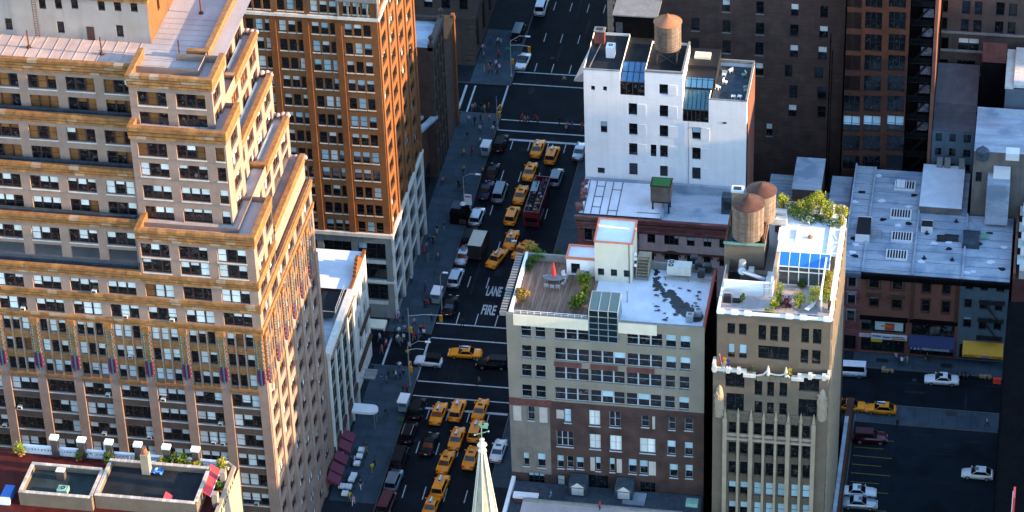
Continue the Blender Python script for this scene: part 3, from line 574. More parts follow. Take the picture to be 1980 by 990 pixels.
# ================================================================== helpers for faces measured on the photograph
def rect(Y, ox, oy, s, x0, x1, y0, y1):
    ym = oy + (y0 + y1) / 2 / s; xm = ox + (x0 + x1) / 2 / s
    X0 = atY(ox + x0 / s, ym, Y)[0]; X1 = atY(ox + x1 / s, ym, Y)[0]; Z1 = atY(xm, oy + y0 / s, Y)[1]; Z0 = atY(xm, oy + y1 / s, Y)[1]
    return X0, X1, Z0, Z1
def q(v, s=.1): return round(v / s) * s
def win_px(XL, Y, ox, oy, s, r, n=1, frame='darkframe', mix=DEFMIX, rails=(.5,), cols=0, **k):
    X0, X1, Z0, Z1 = rect(Y, ox, oy, s, *r); w, h = max(.4, q(X1 - X0)), max(.4, q(Z1 - Z0))
    return (X0 - XL, Z0, wproto(w, h, n, frame, .06, .1, rails, cols), dict(mix=mix, **k))
DK = [(0, 'glass', 'blind', 1)]; BL = [(1, 'glass_b', 'shade_b', 1)]; HB = [(.5, 'glass', 'shade_b', 1)]; WH = [(1, 'glass', 'blind', 1)]; MX = [(0, 'glass', 'blind', 4), (.4, 'glass', 'blind', 1)]; BRD = [(1, 'glass', 'board', 1)]
def shell(mb, x0, x1, y0, y1, z, mi=0, west=True, back=True, z0=0):
    mb.face([(x1, y0, z0), (x1, y1, z0), (x1, y1, z), (x1, y0, z)], mi)
    if west: mb.face([(x0, y1, z0), (x0, y0, z0), (x0, y0, z), (x0, y1, z)], mi)
    if back: mb.face([(x1, y1, z0), (x0, y1, z0), (x0, y1, z), (x1, y1, z)], mi)
def plank_floor(th, x0, x1, y0, y1, z, n, m, name="deck_plank", along='y'):
    if along == 'y':
        w = (x1 - x0) / n; me = MB().box(0, w - .03, 0, y1 - y0, 0, .06).mesh(name, m)
        for k in range(n): put(name, me, th, (x0 + k * w - th.location[0], y0 - th.location[1], z - th.location[2]))
    else:
        w = (y1 - y0) / n; me = MB().box(0, x1 - x0, 0, w - .03, 0, .06).mesh(name, m)
        for k in range(n): put(name, me, th, (x0 - th.location[0], y0 + k * w - th.location[1], z - th.location[2]))
# ---- plants
def leaf_mesh(rx, ry, rz, n, size, mats, seed, zc):
    mb = MB(); rr = random.Random(seed); clumps = [(rr.uniform(-.65, .65), rr.uniform(-.65, .65), rr.uniform(-.7, .8), rr.uniform(.38, .65)) for _ in range(12)]
    for k in range(n):
        c = rr.choice(clumps); v = Vector((rr.gauss(0, 1), rr.gauss(0, 1), rr.gauss(0, 1))).normalized() * (rr.random() ** .4) * c[3]
        p = Vector(((c[0] + v.x) * rx, (c[1] + v.y) * ry, zc + (c[2] + v.z) * rz)); a = Vector((rr.gauss(0, 1), rr.gauss(0, 1), rr.gauss(0, .7))).normalized(); b = a.cross(Vector((rr.gauss(0, 1), rr.gauss(0, 1), rr.gauss(0, 1)))).normalized(); s = size * rr.uniform(.6, 1.3)
        mb.face([p - a * s, p - b * s * .45, p + a * s, p + b * s * .45], 0 if rr.random() < .75 else min(1, len(mats) - 1))
    return mb.mesh("foliage", [M[m] for m in mats])
_SEED = [11]
def plant(name, label, x, y, z, h, r, mats, group=None, n=260, pot=None, cat="plant", size=None):
    n = int(n * 3.2); r *= 1.2; h *= 1.15
    _SEED[0] += 1; t = thing(name, label, cat, (x, y, z), 0, group)
    put("foliage", leaf_mesh(r, r, h * .42, n, (size or max(.08, r * .17)), mats, _SEED[0], h * .58), t)
    st = MB(); rr = random.Random(_SEED[0])
    for k in range(4): st.beam((rr.uniform(-.1, .1) * r, rr.uniform(-.1, .1) * r, 0), (rr.uniform(-.6, .6) * r, rr.uniform(-.6, .6) * r, h * rr.uniform(.6, .95)), .03 + .012 * h, n=5)
    put("stem", st.mesh("stem", M['bark']), t)
    if pot: put("pot", MB().lathe(0, 0, [(r * .35, 0), (r * .5, pot)], 10).mesh("pot", M['pot']), t)
    return t
def ac_unit(label, x, y, z, w, d, h, fans, group="rooftop air conditioners", col='galv'):
    t = thing("air_conditioner", label, "air conditioner", (x, y, z), 0, group)
    put("casing", MB().box(-w / 2, w / 2, -d / 2, d / 2, .15, h).box(-w / 2 + .1, w / 2 - .1, -d / 2 + .1, d / 2 - .1, 0, .15).mesh("casing", M[col]), t)
    for fx, fy in fans:
        f = MB(); r = min(w, d) * (.36 if len(fans) == 1 else .3); f.lathe(fx, fy, [(r, h), (r, h + .06), (r * .8, h + .06), (r * .78, h + .02)], 14, 0); f.cyl(fx, fy, h + .02, h + .045, r * .8, n=14, mi=1); f.cyl(fx, fy, h + .045, h + .07, r * .25, n=8, mi=0)
        put("fan", f.mesh("fan", [M[col], M['black']]), t)
    return t
def water_tank(name, label, x, y, z, r, h, legs, cone_m, wood):
    t = thing(name, label, "water tank", (x, y, z)); n = 36; zb = legs
    st = MB().box(-.03, .03, 0, .05, 0, h)
    w = 2 * math.pi * r / n * .94; sm = MB().box(-w / 2, w / 2, -.04, .05, 0, h).mesh("stave", wood)
    for k in range(n):
        a = 2 * math.pi * k / n; put("stave", sm, t, (r * math.cos(a), r * math.sin(a), zb), a + math.pi / 2)
    put("barrel_core", MB().cyl(0, 0, zb + .02, zb + h - .02, r - .06, n=36).mesh("barrel_core", wood), t)
    hp = MB(); [hp.lathe(0, 0, [(r + .02, zb + h * f), (r + .06, zb + h * f + .015), (r + .06, zb + h * f + .045), (r + .02, zb + h * f + .06)], 36) for f in (.06, .16, .28, .42, .58, .76)]; put("hoops", hp.mesh("hoops", M['rust']), t)
    put("cone_roof", MB().lathe(0, 0, [(r + .18, zb + h - .08), (r + .2, zb + h), (.12, zb + h + r * .55), (.1, zb + h + r * .55 + .25)], 36).mesh("cone_roof", cone_m), t)
    if legs > .6:
        lg = MB(); L = r * .75; P = [(a * L, b * L) for a, b in ((-1, -1), (1, -1), (1, 1), (-1, 1))]
        for p in P: lg.beam((*p, 0), (*p, zb), .12)
        for k in range(4):
            a, b = P[k], P[(k + 1) % 4]; lg.beam((*a, .1), (*b, zb - .2), .05).beam((*b, .1), (*a, zb - .2), .05).beam((*a, zb - .1), (*b, zb - .1), .12)
        put("steel_legs", lg.mesh("steel_legs", M['black']), t)
    return t
# ================================================================== white painted building
def build_white():
    XL, XR, Y, YB = -62.5, -38.0, 387.0, 398.0
    th = thing("white_brick_building", "tall white painted brick building with black glass solariums below a water tank", "building", (-50, 392, 0))
    w = MB(); Z = (1100, 0, 3.75); B = (1100, 230, 3.75)
    L1, L2, L3, L4 = -57.0, -53.3, -47.6, -43.7
    sol1 = rect(Y, *Z, 372, 555, 420, 690); sol2 = rect(Y, 1180, 90, 5.825, 818, 1130, 660, 848)
    wins = [win_px(XL, Y, *Z, r, mix=DK, rails=()) for r in ((160, 190, 622, 656), (247, 277, 628, 660))]
    for r in ((655, 718, 612, 686), (432, 494, 747, 835), (657, 718, 762, 850)): wins.append(win_px(XL, Y, *Z, r, mix=MX))
    for r, m in (((230, 277, 17, 102), HB), ((435, 495, 32, 118), MX), ((657, 718, 47, 132), MX), ((893, 955, 62, 150), HB), ((435, 495, 178, 265), [(0, 'glass_w', 'blind', 1)]), ((592, 637, 187, 275), DK), ((660, 718, 193, 280), MX), ((893, 955, 210, 297), MX), ((208, 262, 353, 397), DK), ((437, 497, 322, 408), DK), ((660, 718, 340, 420), DK), ((893, 955, 353, 440), MX), ((735, 787, 488, 560), DK), ((893, 951, 500, 570), DK)):
        wins.append(win_px(XL, Y, *B, r, mix=m))
    top = 39.6; z1 = sol1[2]; z2 = sol2[2]; zr = 35.7
    ops = [(a, a + p['w'], z, z + p['h']) for a, z, p, _ in wins]
    # panels beside the windows: shallow recesses
    pan = []
    for a, z, p, _ in wins[2:]:
        if p['w'] > 1.1: pan.append((a + p['w'] + .06, z - .05, p['w'], p['h']))
    body = [(0, L1 - XL, 0, top), (L1 - XL, L2 - XL, 0, z1), (L2 - XL, L3 - XL, 0, top + .2), (L3 - XL, L4 - XL, 0, z2), (L4 - XL, XR - XL, 0, zr)]
    for a0, a1, b0, b1 in body: facade(w, (XL, Y), UX, a1, b0, b1, [o_ for o_ in ops if o_[0] >= a0 - .01 and o_[1] <= a1 + .3], .28, 0, None, a0)
    for a, z, p, opt in wins: window(th, (XL, Y), UX, a, z, p, **opt)
    shell(w, XL, L1, Y, YB, top, 0); shell(w, L2, L3, Y, YB - 2, top + .2, 0, True, True, z1 - 3); shell(w, L4, XR, Y, YB, zr, 0, True, True, 0); shell(w, XL, XR, Y + .01, YB, z2, 0)
    wpart("white_wall", w, [M['white']], th)
    pp_ = MB(); pp_.beam((L3 + .9, Y - .07, 20), (L3 + .9, Y - .07, z2 - .1), .04).beam((L3 + .9, Y - .07, z2 - 1.0), (L4 - .3, Y - .07, z2 - 1.05), .03); wpart("wall_pipe", pp_, [M['lime_g']], th); wpart("wall_vent", MB().box(-41.6, -41.0, Y - .04, Y + .01, 31.6, 31.9), [M['flash']], th)
    pm = {}
    for a, z, pw, ph in pan:
        k = (round(pw, 2), round(ph, 2))
        if k not in pm: pm[k] = MB().box(0, pw, -.05, .02, 0, ph).mesh("wall_panel", M['white_p'])
        put("wall_panel", pm[k], th, (XL + a + 50, Y - 392, z))
    r = MB(); roof_block(r, XL + .05, L1, Y + .3, YB, top - .5); roof_block(r, L2, L3, Y + .25, YB - 2, top - .3); roof_block(r, L1, L2, Y + 3.4, YB, top - .6); wpart("tar_roof", r, [M['tar_g']], th)
    wpart("coping", MB().box(L2 - .05, L3 + .05, Y - .05, Y + .3, top + .2, top + .5).box(L3 - .25, L3 + .05, Y + .3, YB - 2, top + .2, top + .5), [M['lime_g']], th); wpart("coping", MB().box(XL - .05, L1, Y - .05, Y + .25, top, top + .12), [M['lime_g']], th)
    # solariums: sloping panes over upright panes, each its own pane
    def solarium(x0, x1, z0, n, zmid, ztop, run, rows, tint, nm):
        fr = MB(); pw = (x1 - x0) / n
        for k in range(n + 1):
            x = x0 + k * pw; fr.beam((x, Y + .1, z0), (x, Y + .1, zmid), .06).beam((x, Y + .1, zmid), (x, Y + run, ztop), .06)
        for z in (z0, zmid): fr.beam((x0, Y + .1, z), (x1, Y + .1, z), .09)
        for j in range(1, rows + 1): f = j / rows; fr.beam((x0, Y + .1 + f * (run - .1), zmid + f * (ztop - zmid)), (x1, Y + .1 + f * (run - .1), zmid + f * (ztop - zmid)), .06)
        fr.face([(x0, Y + .1, z0), (x0, Y + run, ztop), (x0, Y + run, z0)], 0); fr.face([(x1, Y + .1, z0), (x1, Y + run, z0), (x1, Y + run, ztop)], 0)
        s = wpart(nm, fr, [M['black']], th); pe = MB().face([(0, 0, 0), (pw - .1, 0, 0), (pw - .1, 0, zmid - z0), (0, 0, zmid - z0)]).mesh("pane", M['glass_w'])
        dy, dz = (run - .1) / rows, (ztop - zmid) / rows; sl = MB().face([(0, 0, 0), (pw - .1, 0, 0), (pw - .1, dy, dz), (0, dy, dz)]).mesh("pane", tint)
        L = th.location
        for k in range(n):
            put("pane", pe, s, (x0 + k * pw + .05, Y + .13, z0))
            for j in range(rows): put("pane", sl, s, (x0 + k * pw + .05, Y + .13 + j * dy, zmid + j * dz))
    blue = paint("blue_skylight_glass", (.05, .16, .3), .12, spec=.8); teal = paint("teal_skylight_glass", (.03, .12, .17), .12, spec=.8)
    solarium(L1 + .05, L2 - .05, z1, 4, z1 + 2.2, top - .2, 3.4, 2, blue, "blue_solarium"); solarium(L3 + .05, L4 - .05, z2, 6, z2 + 2.0, z2 + 4.6, 3.0, 1, teal, "teal_solarium")
    g = MB(); g.box(L3, L4 + .6, Y + 3.0, Y + 6, z2 + 4.3, z2 + 5.6, 0).box(L3 + .1, L4 + .5, Y + 2.4, Y + 3.0, z2 + 4.2, z2 + 4.5, 0).box(L3, L4 + .6, Y + 6, YB, 30, z2 + 6.2, 0); wpart("upper_sunroom", g, [M['black']], th)
    sp = MB(); pw = (L4 - L3 + .3) / 5; sm = MB().face([(0, 0, 0), (pw - .12, 0, 0), (pw - .12, 1.0, 1.1), (0, 1.0, 1.1)]).mesh("pane", blue)
    for k in range(5): put("pane", sm, th, (L3 + .15 + k * pw + 50, Y + 2.2 - 392, z2 + 4.66))
    x, y = at(1359, 108, z2 + 6.3); sk = MB().box(-1.2, 1.2, -.8, .8, 0, .35, 0); put("skylight", sk.mesh("skylight", M['cream']), th, (x + 50, y - 392, z2 + 6.2))
    # deck on the right hand block
    plank_floor(th, L4 + .3, XR - .3, Y + .3, YB - .3, zr - .65, 16, M['flash'], along='x')
    dr = MB(); dr.box(XR - .25, XR + .05, Y, YB, zr, zr + .35).box(L4, XR, YB - .3, YB, zr, zr + .5).box(L4, XR - .25, Y - .03, Y + .22, zr, zr + .1); wpart("deck_parapet", dr, [M['lime_g']], th)
    bs = MB().box(XR + .06, XR + .1, Y + 1, YB, 2, zr - .5); wpart("brick_side_wall", bs, [M['pinkst']], th)
    for k, (px, py) in enumerate(((1400, 146), (1402, 160), (1388, 170), (1412, 138), (1438, 146), (1442, 176), (1418, 188), (1430, 188))):
        x, y = at(px, py, zr - .4); c = thing("deck_chair", ["white slatted chair by the sunroom of the white building deck", "white chair facing the middle of the white building deck", "white chair at the near corner of the white building deck", "white chair at the back rail of the white building deck", "green folding chair at the right rail of the deck", "green chair by the right parapet of the deck", "pale lounger end at the front of the deck", "low pale table at the front of the deck"][k], "chair", (x, y, zr - .59), k * 1.3)
        s = MB().box(-.3, .3, -.3, .3, .38, .45); b = MB(); [b.box(-.3 + .15 * i, -.22 + .15 * i, .26, .32, .45, .95) for i in range(5)]; l = MB(); [l.box(a - .03, a + .03, b_ - .03, b_ + .03, 0, .38) for a in (-.26, .26) for b_ in (-.26, .26)]
        cm = M['coping'] if k not in (4, 5) else M['copper']; put("seat", s.mesh("seat", cm), c); put("legs", l.mesh("legs", cm), c)
        if k < 6: put("backrest", b.mesh("backrest", cm), c)
    # roof things
    x, y = at(1286, 105, top + 2.0); water_tank("water_tank", "weathered wooden water tank with orange cone roof above the white building", -50.4, 391.5, top - .25, 1.95, 4.3, 2.4, M['tankcone'], M['tankw'])
    mt = thing("mansard_roof", "streaked grey metal mansard roof edge at the avenue end of the white building", "roof", (-62, 393, 0)); mb = MB(); mb.prism([(-64.2, 388.4), (-61.5, 388.4), (-60.4, 398), (-63.0, 398)], 36.5, 36.7).face([(-64.2, 388.4, 36.7), (-61.6, 388.4, 39.4), (-60.6, 398, 39.4), (-63.2, 398, 36.7)]).face([(-64.2, 388.4, 36.7), (-61.6, 388.4, 36.7), (-61.6, 388.4, 39.4)]); wpart("metal_sheet", mb, [M['roof']], mt)
    x, y = at(1160, 66, 40.5); c = thing("brick_chimney", "short red brick chimney at the back of the white building roof", "chimney", (x, y, 38.9)); put("shaft", MB().box(-.75, .75, -.6, .6, 0, 2.3).mesh("shaft", M['redbrick_l']), c); put("cap", MB().box(-.85, .85, -.7, .7, 2.3, 2.5).box(-.5, .5, -.4, .4, 2.5, 2.55, 1).mesh("cap", [M['lime_g'], M['black']]), c)
    x, y = at(1181, 96, 40.2); ac_unit("white box air conditioner on dark rails beside the brick chimney", x, y, 39.1, 1.3, 1.5, 1.9, [(0, 0)], None, 'coping')
    hs = thing("stair_bulkhead", "low black stair bulkhead behind the water tank", "bulkhead", (-56, 399, 0)); wpart("wall", MB().box(-59.5, -53.0, 398.3, 403, 30, 42.5), [M['near_black']], hs); wpart("door", MB().box(-59.2, -58.2, 398.22, 398.3, 39.2, 41.3), [M['flash']], hs); wpart("coping", MB().box(-59.7, -52.8, 398.1, 403.2, 42.5, 42.7), [M['lime_g']], hs)
build_white()
# ================================================================== maroon round-arched building
def build_romanesque():
    Y, XL, XR, H, YB = 378.4, -62.5, -36.8, 19.3, 386.8
    th = thing("maroon_arcade_building", "low maroon and pale stone building with round arched windows and striped tin roof", "building", (-50, 382, 0))
    w = MB(); Z = (1110, 340, 5.5); ws = [win_px(XL, Y, *Z, r, mix=m, n=n, frame='greenframe') for r, m, n in (((108, 192, 548, 690), DK, 1), ((778, 865, 612, 720), DK, 1), ((958, 1112, 628, 742), MX, 3), ((1198, 1285, 645, 755), HB, 1), ((1375, 1462, 660, 765), HB, 2), ((1543, 1610, 672, 775), MX, 1), ((958, 1112, 818, 905), MX, 3), ((1198, 1280, 838, 930), MX, 1), ((1375, 1455, 850, 935), MX, 1), ((1543, 1600, 860, 970), MX, 1), ((760, 850, 800, 900), MX, 1))]
    face_of(th, w, (XL, Y), UX, XR - XL, 0, H, ws, .3, 0)
    shell(w, XL, XR, Y, YB, H, 0); wpart("stone_wall", w, [M['rompale']], th)
    up = MB(); zb = atY(1250, 452, Y)[1]; up.box(XL - .05, -53.2, Y - .08, Y, 4, H, 0); up.box(-53.2, XR, Y - .08, Y, zb, H, 0)
    up2 = MB(); fw_ = [(a, z, p) for a, z, p, _ in ws[:1]]
    for a, z, p in fw_: pass
    # maroon cladding leaves the arched window at the avenue corner free
    a, z, p, _ = ws[0]; up = MB(); facade(up, (XL - .03, Y - .08), UX, 9.4, 4, H, [(a + .03, a + p['w'] + .03, z, z + p['h'])], .1, 0); facade(up, (XL - .03, Y - .08), UX, XR - XL, zb, H, [], .1, 0, None, 9.4); up.face([(XL - .03, Y - .08, zb), (XL + 9.4, Y - .08, zb), (XL + 9.4, Y, zb)], 0)
    wpart("maroon_brickwork", up, [M['rom']], th)
    c = MB(); z = H - 2.3
    for k, o_ in enumerate((.22, .12, .3, .2, .42)): c.box(XL - o_, XR, Y - .08 - o_, Y - .06, z + k * .48, z + k * .48 + .34, 0)
    for k in range(60): c.box(XL + k * .43, XL + k * .43 + .2, Y - .4, Y - .08, H - 1.25, H - 1.0, 0)
    wpart("corbel_cornice", c, [M['rom']], th)
    ar = MB()
    for a, z, p, _ in ws[6:]:
        cx = XL + a + p['w'] / 2; rr = p['w'] / 2 + .25; zc = z + p['h'] * .55
        for k in range(10):
            t0, t1 = math.pi * k / 10, math.pi * (k + 1) / 10; ar.beam((cx + rr * math.cos(t0), Y - .05, zc + rr * .75 * math.sin(t0)), (cx + rr * math.cos(t1), Y - .05, zc + rr * .75 * math.sin(t1)), .12)
    a, z, p, _ = ws[0]; cx = XL + a + p['w'] / 2
    for k in range(10):
        t0, t1 = math.pi * k / 10, math.pi * (k + 1) / 10; ar.beam((cx + .95 * math.cos(t0), Y - .1, z + p['h'] - .5 + .75 * math.sin(t0)), (cx + .95 * math.cos(t1), Y - .1, z + p['h'] - .5 + .75 * math.sin(t1)), .14)
    ar.box(XL, XR, Y - .2, Y - .02, zb - 3.3, zb - 3.0); wpart("arch_mouldings", ar, [M['brownst']], th)
    r = MB(); r.face([(XL + .2, Y + .2, H + .1), (-49.8, Y + .2, H + .1), (-49.8, YB - .5, H + 1.0), (XL + .2, YB - .5, H + 1.0)]); wpart("tin_roof", r, [M['roof_w']], th)
    se = MB(); [se.beam((x, Y + .25, H + .14), (x, YB - .6, H + 1.02), .06, n=4) for x in (-61.6, -60.5, -59.2, -58.0, -56.6)]; [se.beam((x0, y, H + .14 + (y - Y) * .115), (x1, y, H + .14 + (y - Y) * .115), .05, n=4) for x0, x1, y in ((-60.5, -59.2, 380.2), (-60.5, -59.2, 382.6), (-58, -56.6, 379.6), (-58, -56.6, 384.4), (-60.5, -59.2, 385), (-53.6, -50.2, 379.6))]; wpart("tar_seams", se, [M['tar']], th)
    r2 = MB(); roof_block(r2, -49.8, XR, Y + .2, YB, H - .3); r2.box(-49.9, -49.6, Y, YB, H - .3, H + .6); r2.box(XL, XR, YB - .5, YB, H - .3, H + 1.2); wpart("back_roof", r2, [M['roof_b']], th)
    rub = MB(); rr = random.Random(3)
    for k in range(26): s = rr.uniform(.15, .4); x = XL + .2 + rr.uniform(-.3, .3); y = Y + rr.uniform(0, 8); rub.obox((x, y), (math.cos(k), math.sin(k)), s, s * .7, H + .4, H + .8 + s)
    wpart("crumbling_parapet", rub, [M['rom']], th)
    x, y = at(1277, 395, H + 1.5); t = thing("green_roof_tank", "square wooden tank with bright green lid on black stilts", "tank", (x, 381.6, H - .3))
    put("box", MB().prism([(-1.5, -1.2), (1.5, -1.2), (1.5, 1.2), (-1.5, 1.2)], 2.2, 4.9).mesh("box", M['tankw']), t); put("green_lid", MB().prism([(-1.35, -1.1), (1.35, -1.1), (1.35, 1.1), (-1.35, 1.1)], 4.98, 5.06).mesh("green_lid", paint("green_felt", (.015, .14, .03), .7)), t); put("rim", MB().box(-1.6, 1.6, -1.3, 1.3, 4.88, 4.97).mesh("rim", M['tankroof']), t)
    lg = MB(); [lg.box(a - .12, a + .12, b - .12, b + .12, 0, 2.2) for a in (-1.2, 1.2) for b in (-.9, .9)]; lg.box(-1.4, 1.4, -1.1, 1.1, 1.9, 2.2); put("stilts", lg.mesh("stilts", M['black']), t)
    x, y = at(1410, 390, H + 1.5); t = thing("teal_duct_cowl", "teal rooftop duct housing with round dark opening", "duct", (x, y, H - .3)); put("housing", MB().box(-1.1, 1.1, -.8, .8, 0, 3.0).mesh("housing", M['flash']), t); ro = MB(); ro.prism([(.75 * math.cos(R(30 * k)), -.84 + 0 * k) for k in range(2)] + [(.75, -.8), (-.75, -.8)], 1.2, 1.3) if False else ro.box(-.65, .65, -.86, -.8, .9, 2.2); put("opening", ro.mesh("opening", M['black']), t)
build_romanesque()
# ================================================================== beige and red building with the roof terrace
def build_grey():
    XL, XR, Y, YB, H = -62.5, -36.4, 319.5, 333.6, 43.4
    th = thing("beige_red_loft_building", "beige over red brick loft building with wooden roof deck and glass stair tower", "building", (-50, 326, 0))
    A = (960, 560, 4.304); B = (960, 690, 3.3); w = MB(); ws = []
    up = [(0, 'glass', 'blind', 6), (0, 'glass_w', 'blind', 3), (.5, 'glass', 'shade_b', .6)]
    zrow = [atY(960 + 235 / 4.304, 560 + y / 4.304, Y)[1] for y in (285, 462, 620, 790)]
    for i, zt in enumerate(zrow):
        for x0, x1, n in ((200, 270, 1), (318, 388, 1), (478, 708, 3), (780, 1008, 3), (1082, 1314, 3), (1406, 1478, 1), (1526, 1598, 1)):
            X0 = atY(960 + x0 / 4.304, 640, Y)[0] - (.0 if i < 2 else .05 * i); h = 2.15
            if i == 0 and n == 3 and 700 < x0 < 900: continue
            ws.append((X0 - XL, zt - h, wproto(q(( x1 - x0) / 4.304 * .0866), h, n, 'greyframe', .07, .2), dict(mix=up if x0 < 1400 or i > 1 else HB, sill=None if n == 3 else 'lime_g')))
    zs = atY(986, 769, Y)[1]
    for r, n, m, f in (((200, 240, 315, 405), 1, DK, 'greyframe'), ((433, 475, 332, 420), 1, BL, 'greyframe'), ((590, 662, 342, 440), 2, WH, 'greyframe'), ((720, 792, 350, 448), 2, DK, 'greyframe'), ((925, 972, 375, 448), 1, DK, 'greyframe'), ((1098, 1143, 385, 465), 1, DK, 'greyframe'), ((1200, 1252, 395, 470), 1, DK, 'greyframe'),
                       ((383, 492, 475, 572), 3, DK, 'greyframe'), ((594, 663, 495, 588), 2, WH, 'greyframe'), ((723, 797, 503, 600), 2, WH, 'greyframe'), ((914, 1013, 520, 615), 2, WH, 'greyframe'), ((1090, 1143, 535, 625), 1, HB, 'greyframe'), ((1200, 1252, 545, 632), 1, HB, 'greyframe'),
                       ((172, 208, 610, 695), 1, HB, 'greyframe'), ((262, 315, 615, 705), 1, HB, 'greyframe'), ((388, 432, 630, 710), 1, HB, 'greyframe'), ((450, 494, 635, 712), 1, DK, 'greyframe'), ((510, 556, 640, 715), 1, HB, 'greyframe'), ((632, 667, 638, 728), 1, HB, 'greyframe'), ((722, 757, 645, 735), 1, HB, 'greyframe'), ((843, 893, 653, 745), 1, HB, 'greyframe'), ((914, 965, 660, 750), 1, HB, 'greyframe'), ((1105, 1155, 685, 770), 1, HB, 'greyframe'), ((1205, 1252, 690, 775), 1, HB, 'greyframe'),
                       ((205, 305, 740, 835), 3, [(.25, 'glass', 'shade_b', 1)], 'greenframe'), ((388, 436, 758, 828), 1, WH, 'greenframe'), ((560, 715, 755, 890), 2, DK, 'greenframe'), ((915, 1012, 800, 895), 3, MX, 'greenframe')):
        ws.append(win_px(XL, Y, *B, r, n=n, mix=m, frame=f, sill='greyframe' if f == 'greyframe' else None))
    lo = [x for x in ws if x[1] < zs - 1]; hi = [x for x in ws if x[1] >= zs - 1]
    face_of(th, w, (XL, Y), UX, XR - XL, zs, H, hi, .28, 0); wpart("beige_wall", w, [M['beige']], th)
    w = MB(); face_of(th, w, (XL, Y), UX, XR - XL, 0, zs, lo, .28, 0); shell(w, XL, XR, Y, YB, H - 1.2, 1); wpart("red_brick_wall", w, [M['redbrick'], M['near_black']], th)
    gp = MB(); X1 = atY(960 + 345 / 3.3, 840, Y)[0]; holes = [(a, a + p['w'], z, z + p['h']) for a, z, p, _ in lo]; facade(gp, (XL - .01, Y - .03), UX, X1 - XL, zs - 12.6, zs - 1.1, holes, .04, 0, None); wpart("cement_patch", gp, [M['greypatch']], th)
    sp = MB()
    for x0, x1 in ((478, 708), (780, 1008), (1082, 1314)): X0 = atY(960 + x0 / 4.304, 700, Y)[0]; X1 = atY(960 + x1 / 4.304, 700, Y)[0]; sp.box(X0, X1, Y - .04, Y + .02, zrow[2] + .06, zrow[1] - 2.25)
    sp.box(XL, atY(1066, 770, Y)[0], Y - .08, Y, zs - 1.0, zs + .1); wpart("red_spandrels", sp, [M['redbrick_l']], th)
    for r in ((108, 158, 312, 405), (275, 325, 322, 418), (383, 430, 338, 392), (600, 628, 640, 725), (768, 800, 652, 738), (972, 1017, 668, 755), (995, 1012, 380, 460)):
        X0, X1, Z0, Z1 = rect(Y, *B, *r); wpart("boarded_window", MB().box(X0, X1, Y - .06, Y - .005, Z0, Z1), [M['board']], th)
    ct = MB(); a0 = atY(960 + 140 / 4.304, 615, Y)[0]; a1 = atY(960 + 765 / 4.304, 620, Y)[0]; b0 = atY(960 + 1010 / 4.304, 630, Y)[0]; b1 = atY(960 + 1335 / 4.304, 635, Y)[0]
    ct.box(a0, a1, Y - .12, Y, H - 1.75, H - .05).box(b0, b1, Y - .12, Y, H - 1.75, H - .1); wpart("cream_parapet", ct, [M['cream']], th)
    pp = MB(); pp.box(XL + .02, XR - .02, Y + .02, Y + .35, H - 1.2, H + .02).box(XL + .3, XL + .65, Y + .35, YB, H - 1.2, H + .1, 1).box(XL, XR, YB - .3, YB, H - 1.2, H, 0); wpart("parapet", pp, [M['lime_g'], M['coping']], th)
    cor = MB().box(XL - .75, XL - .05, Y, YB, H - .9, H - .6); wpart("avenue_cornice", cor, [M['near_black']], th)
    dm = MB().box(-.42, .42, -.15, .15, -.3, .3).mesh("cornice_block", M['lime_g'])
    for k in range(23): put("cornice_block", dm, th, (XL - .45 + 50, Y + .3 + k * .6 - 326, H - .25))
    XD = atY(960 + 610 / 3.413, 600, Y + 1)[0]
    plank_floor(th, XL + .7, XD - .1, Y + .4, YB - 3.2 + 2.9, H - 1.15, 26, M['deck'])
    rr = MB(); roof_block(rr, XD - .1, XR, Y + .35, YB, H - 1.1); wpart("white_roof", rr, [M['roof_w']], th)
    rp = MB(); rp.box(XR - .35, XR, Y + .2, YB, H - 1.1, H - .2); wpart("red_side_parapet", rp, [paint("red_oxide", (.36, .06, .035), .7)], th)
    # tar streaks on the roof
    tp = MB(); r_ = random.Random(5); nb = 0
    def blob(px, py, rad, st=1.0):
        nonlocal nb
        x, y = at(px, py, H - 1.09); n = 11; a0 = r_.uniform(0, 6); ca, sa = math.cos(r_.uniform(0, 3)), math.sin(r_.uniform(0, 3)); P = []
        for k in range(n): rr_ = rad * r_.uniform(.5, 1.25); P.append((x + rr_ * math.cos(a0 + k * 6.283 / n) * st, y + rr_ * math.sin(a0 + k * 6.283 / n)))
        tp.face([(p[0], p[1], H - 1.09 + .0012 * nb) for p in P]); nb += 1
    path = [(1271, 524, .3), (1269, 535, .3), (1268, 545, .35), (1273, 556, .45), (1284, 564, .45), (1296, 570, .6), (1303, 580, .5), (1312, 588, .7), (1322, 598, .9), (1332, 606, 1.0), (1341, 612, .9)]
    for px, py, rad in path:
        for k in range(7): blob(px + r_.uniform(-6, 6), py + r_.uniform(-6, 6), rad * r_.uniform(.7, 1.2))
    for k in range(26): blob(r_.uniform(1262, 1350), r_.uniform(545, 620), r_.uniform(.08, .3), r_.uniform(.6, 2.2))
    for k in range(7): blob(1344 + r_.uniform(-3, 8), 566 + k * 7, .2, 1.6)
    wpart("tar_repairs", tp, [M['tar']], th)["kind"] = "stuff"
    # stair and lift bulkhead
    bk = thing("cream_bulkhead", "tall cream bulkhead with white sloping top edged in orange on the beige building", "bulkhead", (-49, 331, H - 1.1))
    x0 = at(1150, 545, H - 1.1)[0]; x1 = at(1223, 547, H - 1.1)[0]; yb_ = at(1185, 545, H - 1.1)[1]; zt = atY(1190, 470, yb_)[1]; D = 4.7
    b = MB(); wz = wproto(.85, 1.15, 2, 'darkframe', .06, .06, (.33, .66)); wl = []
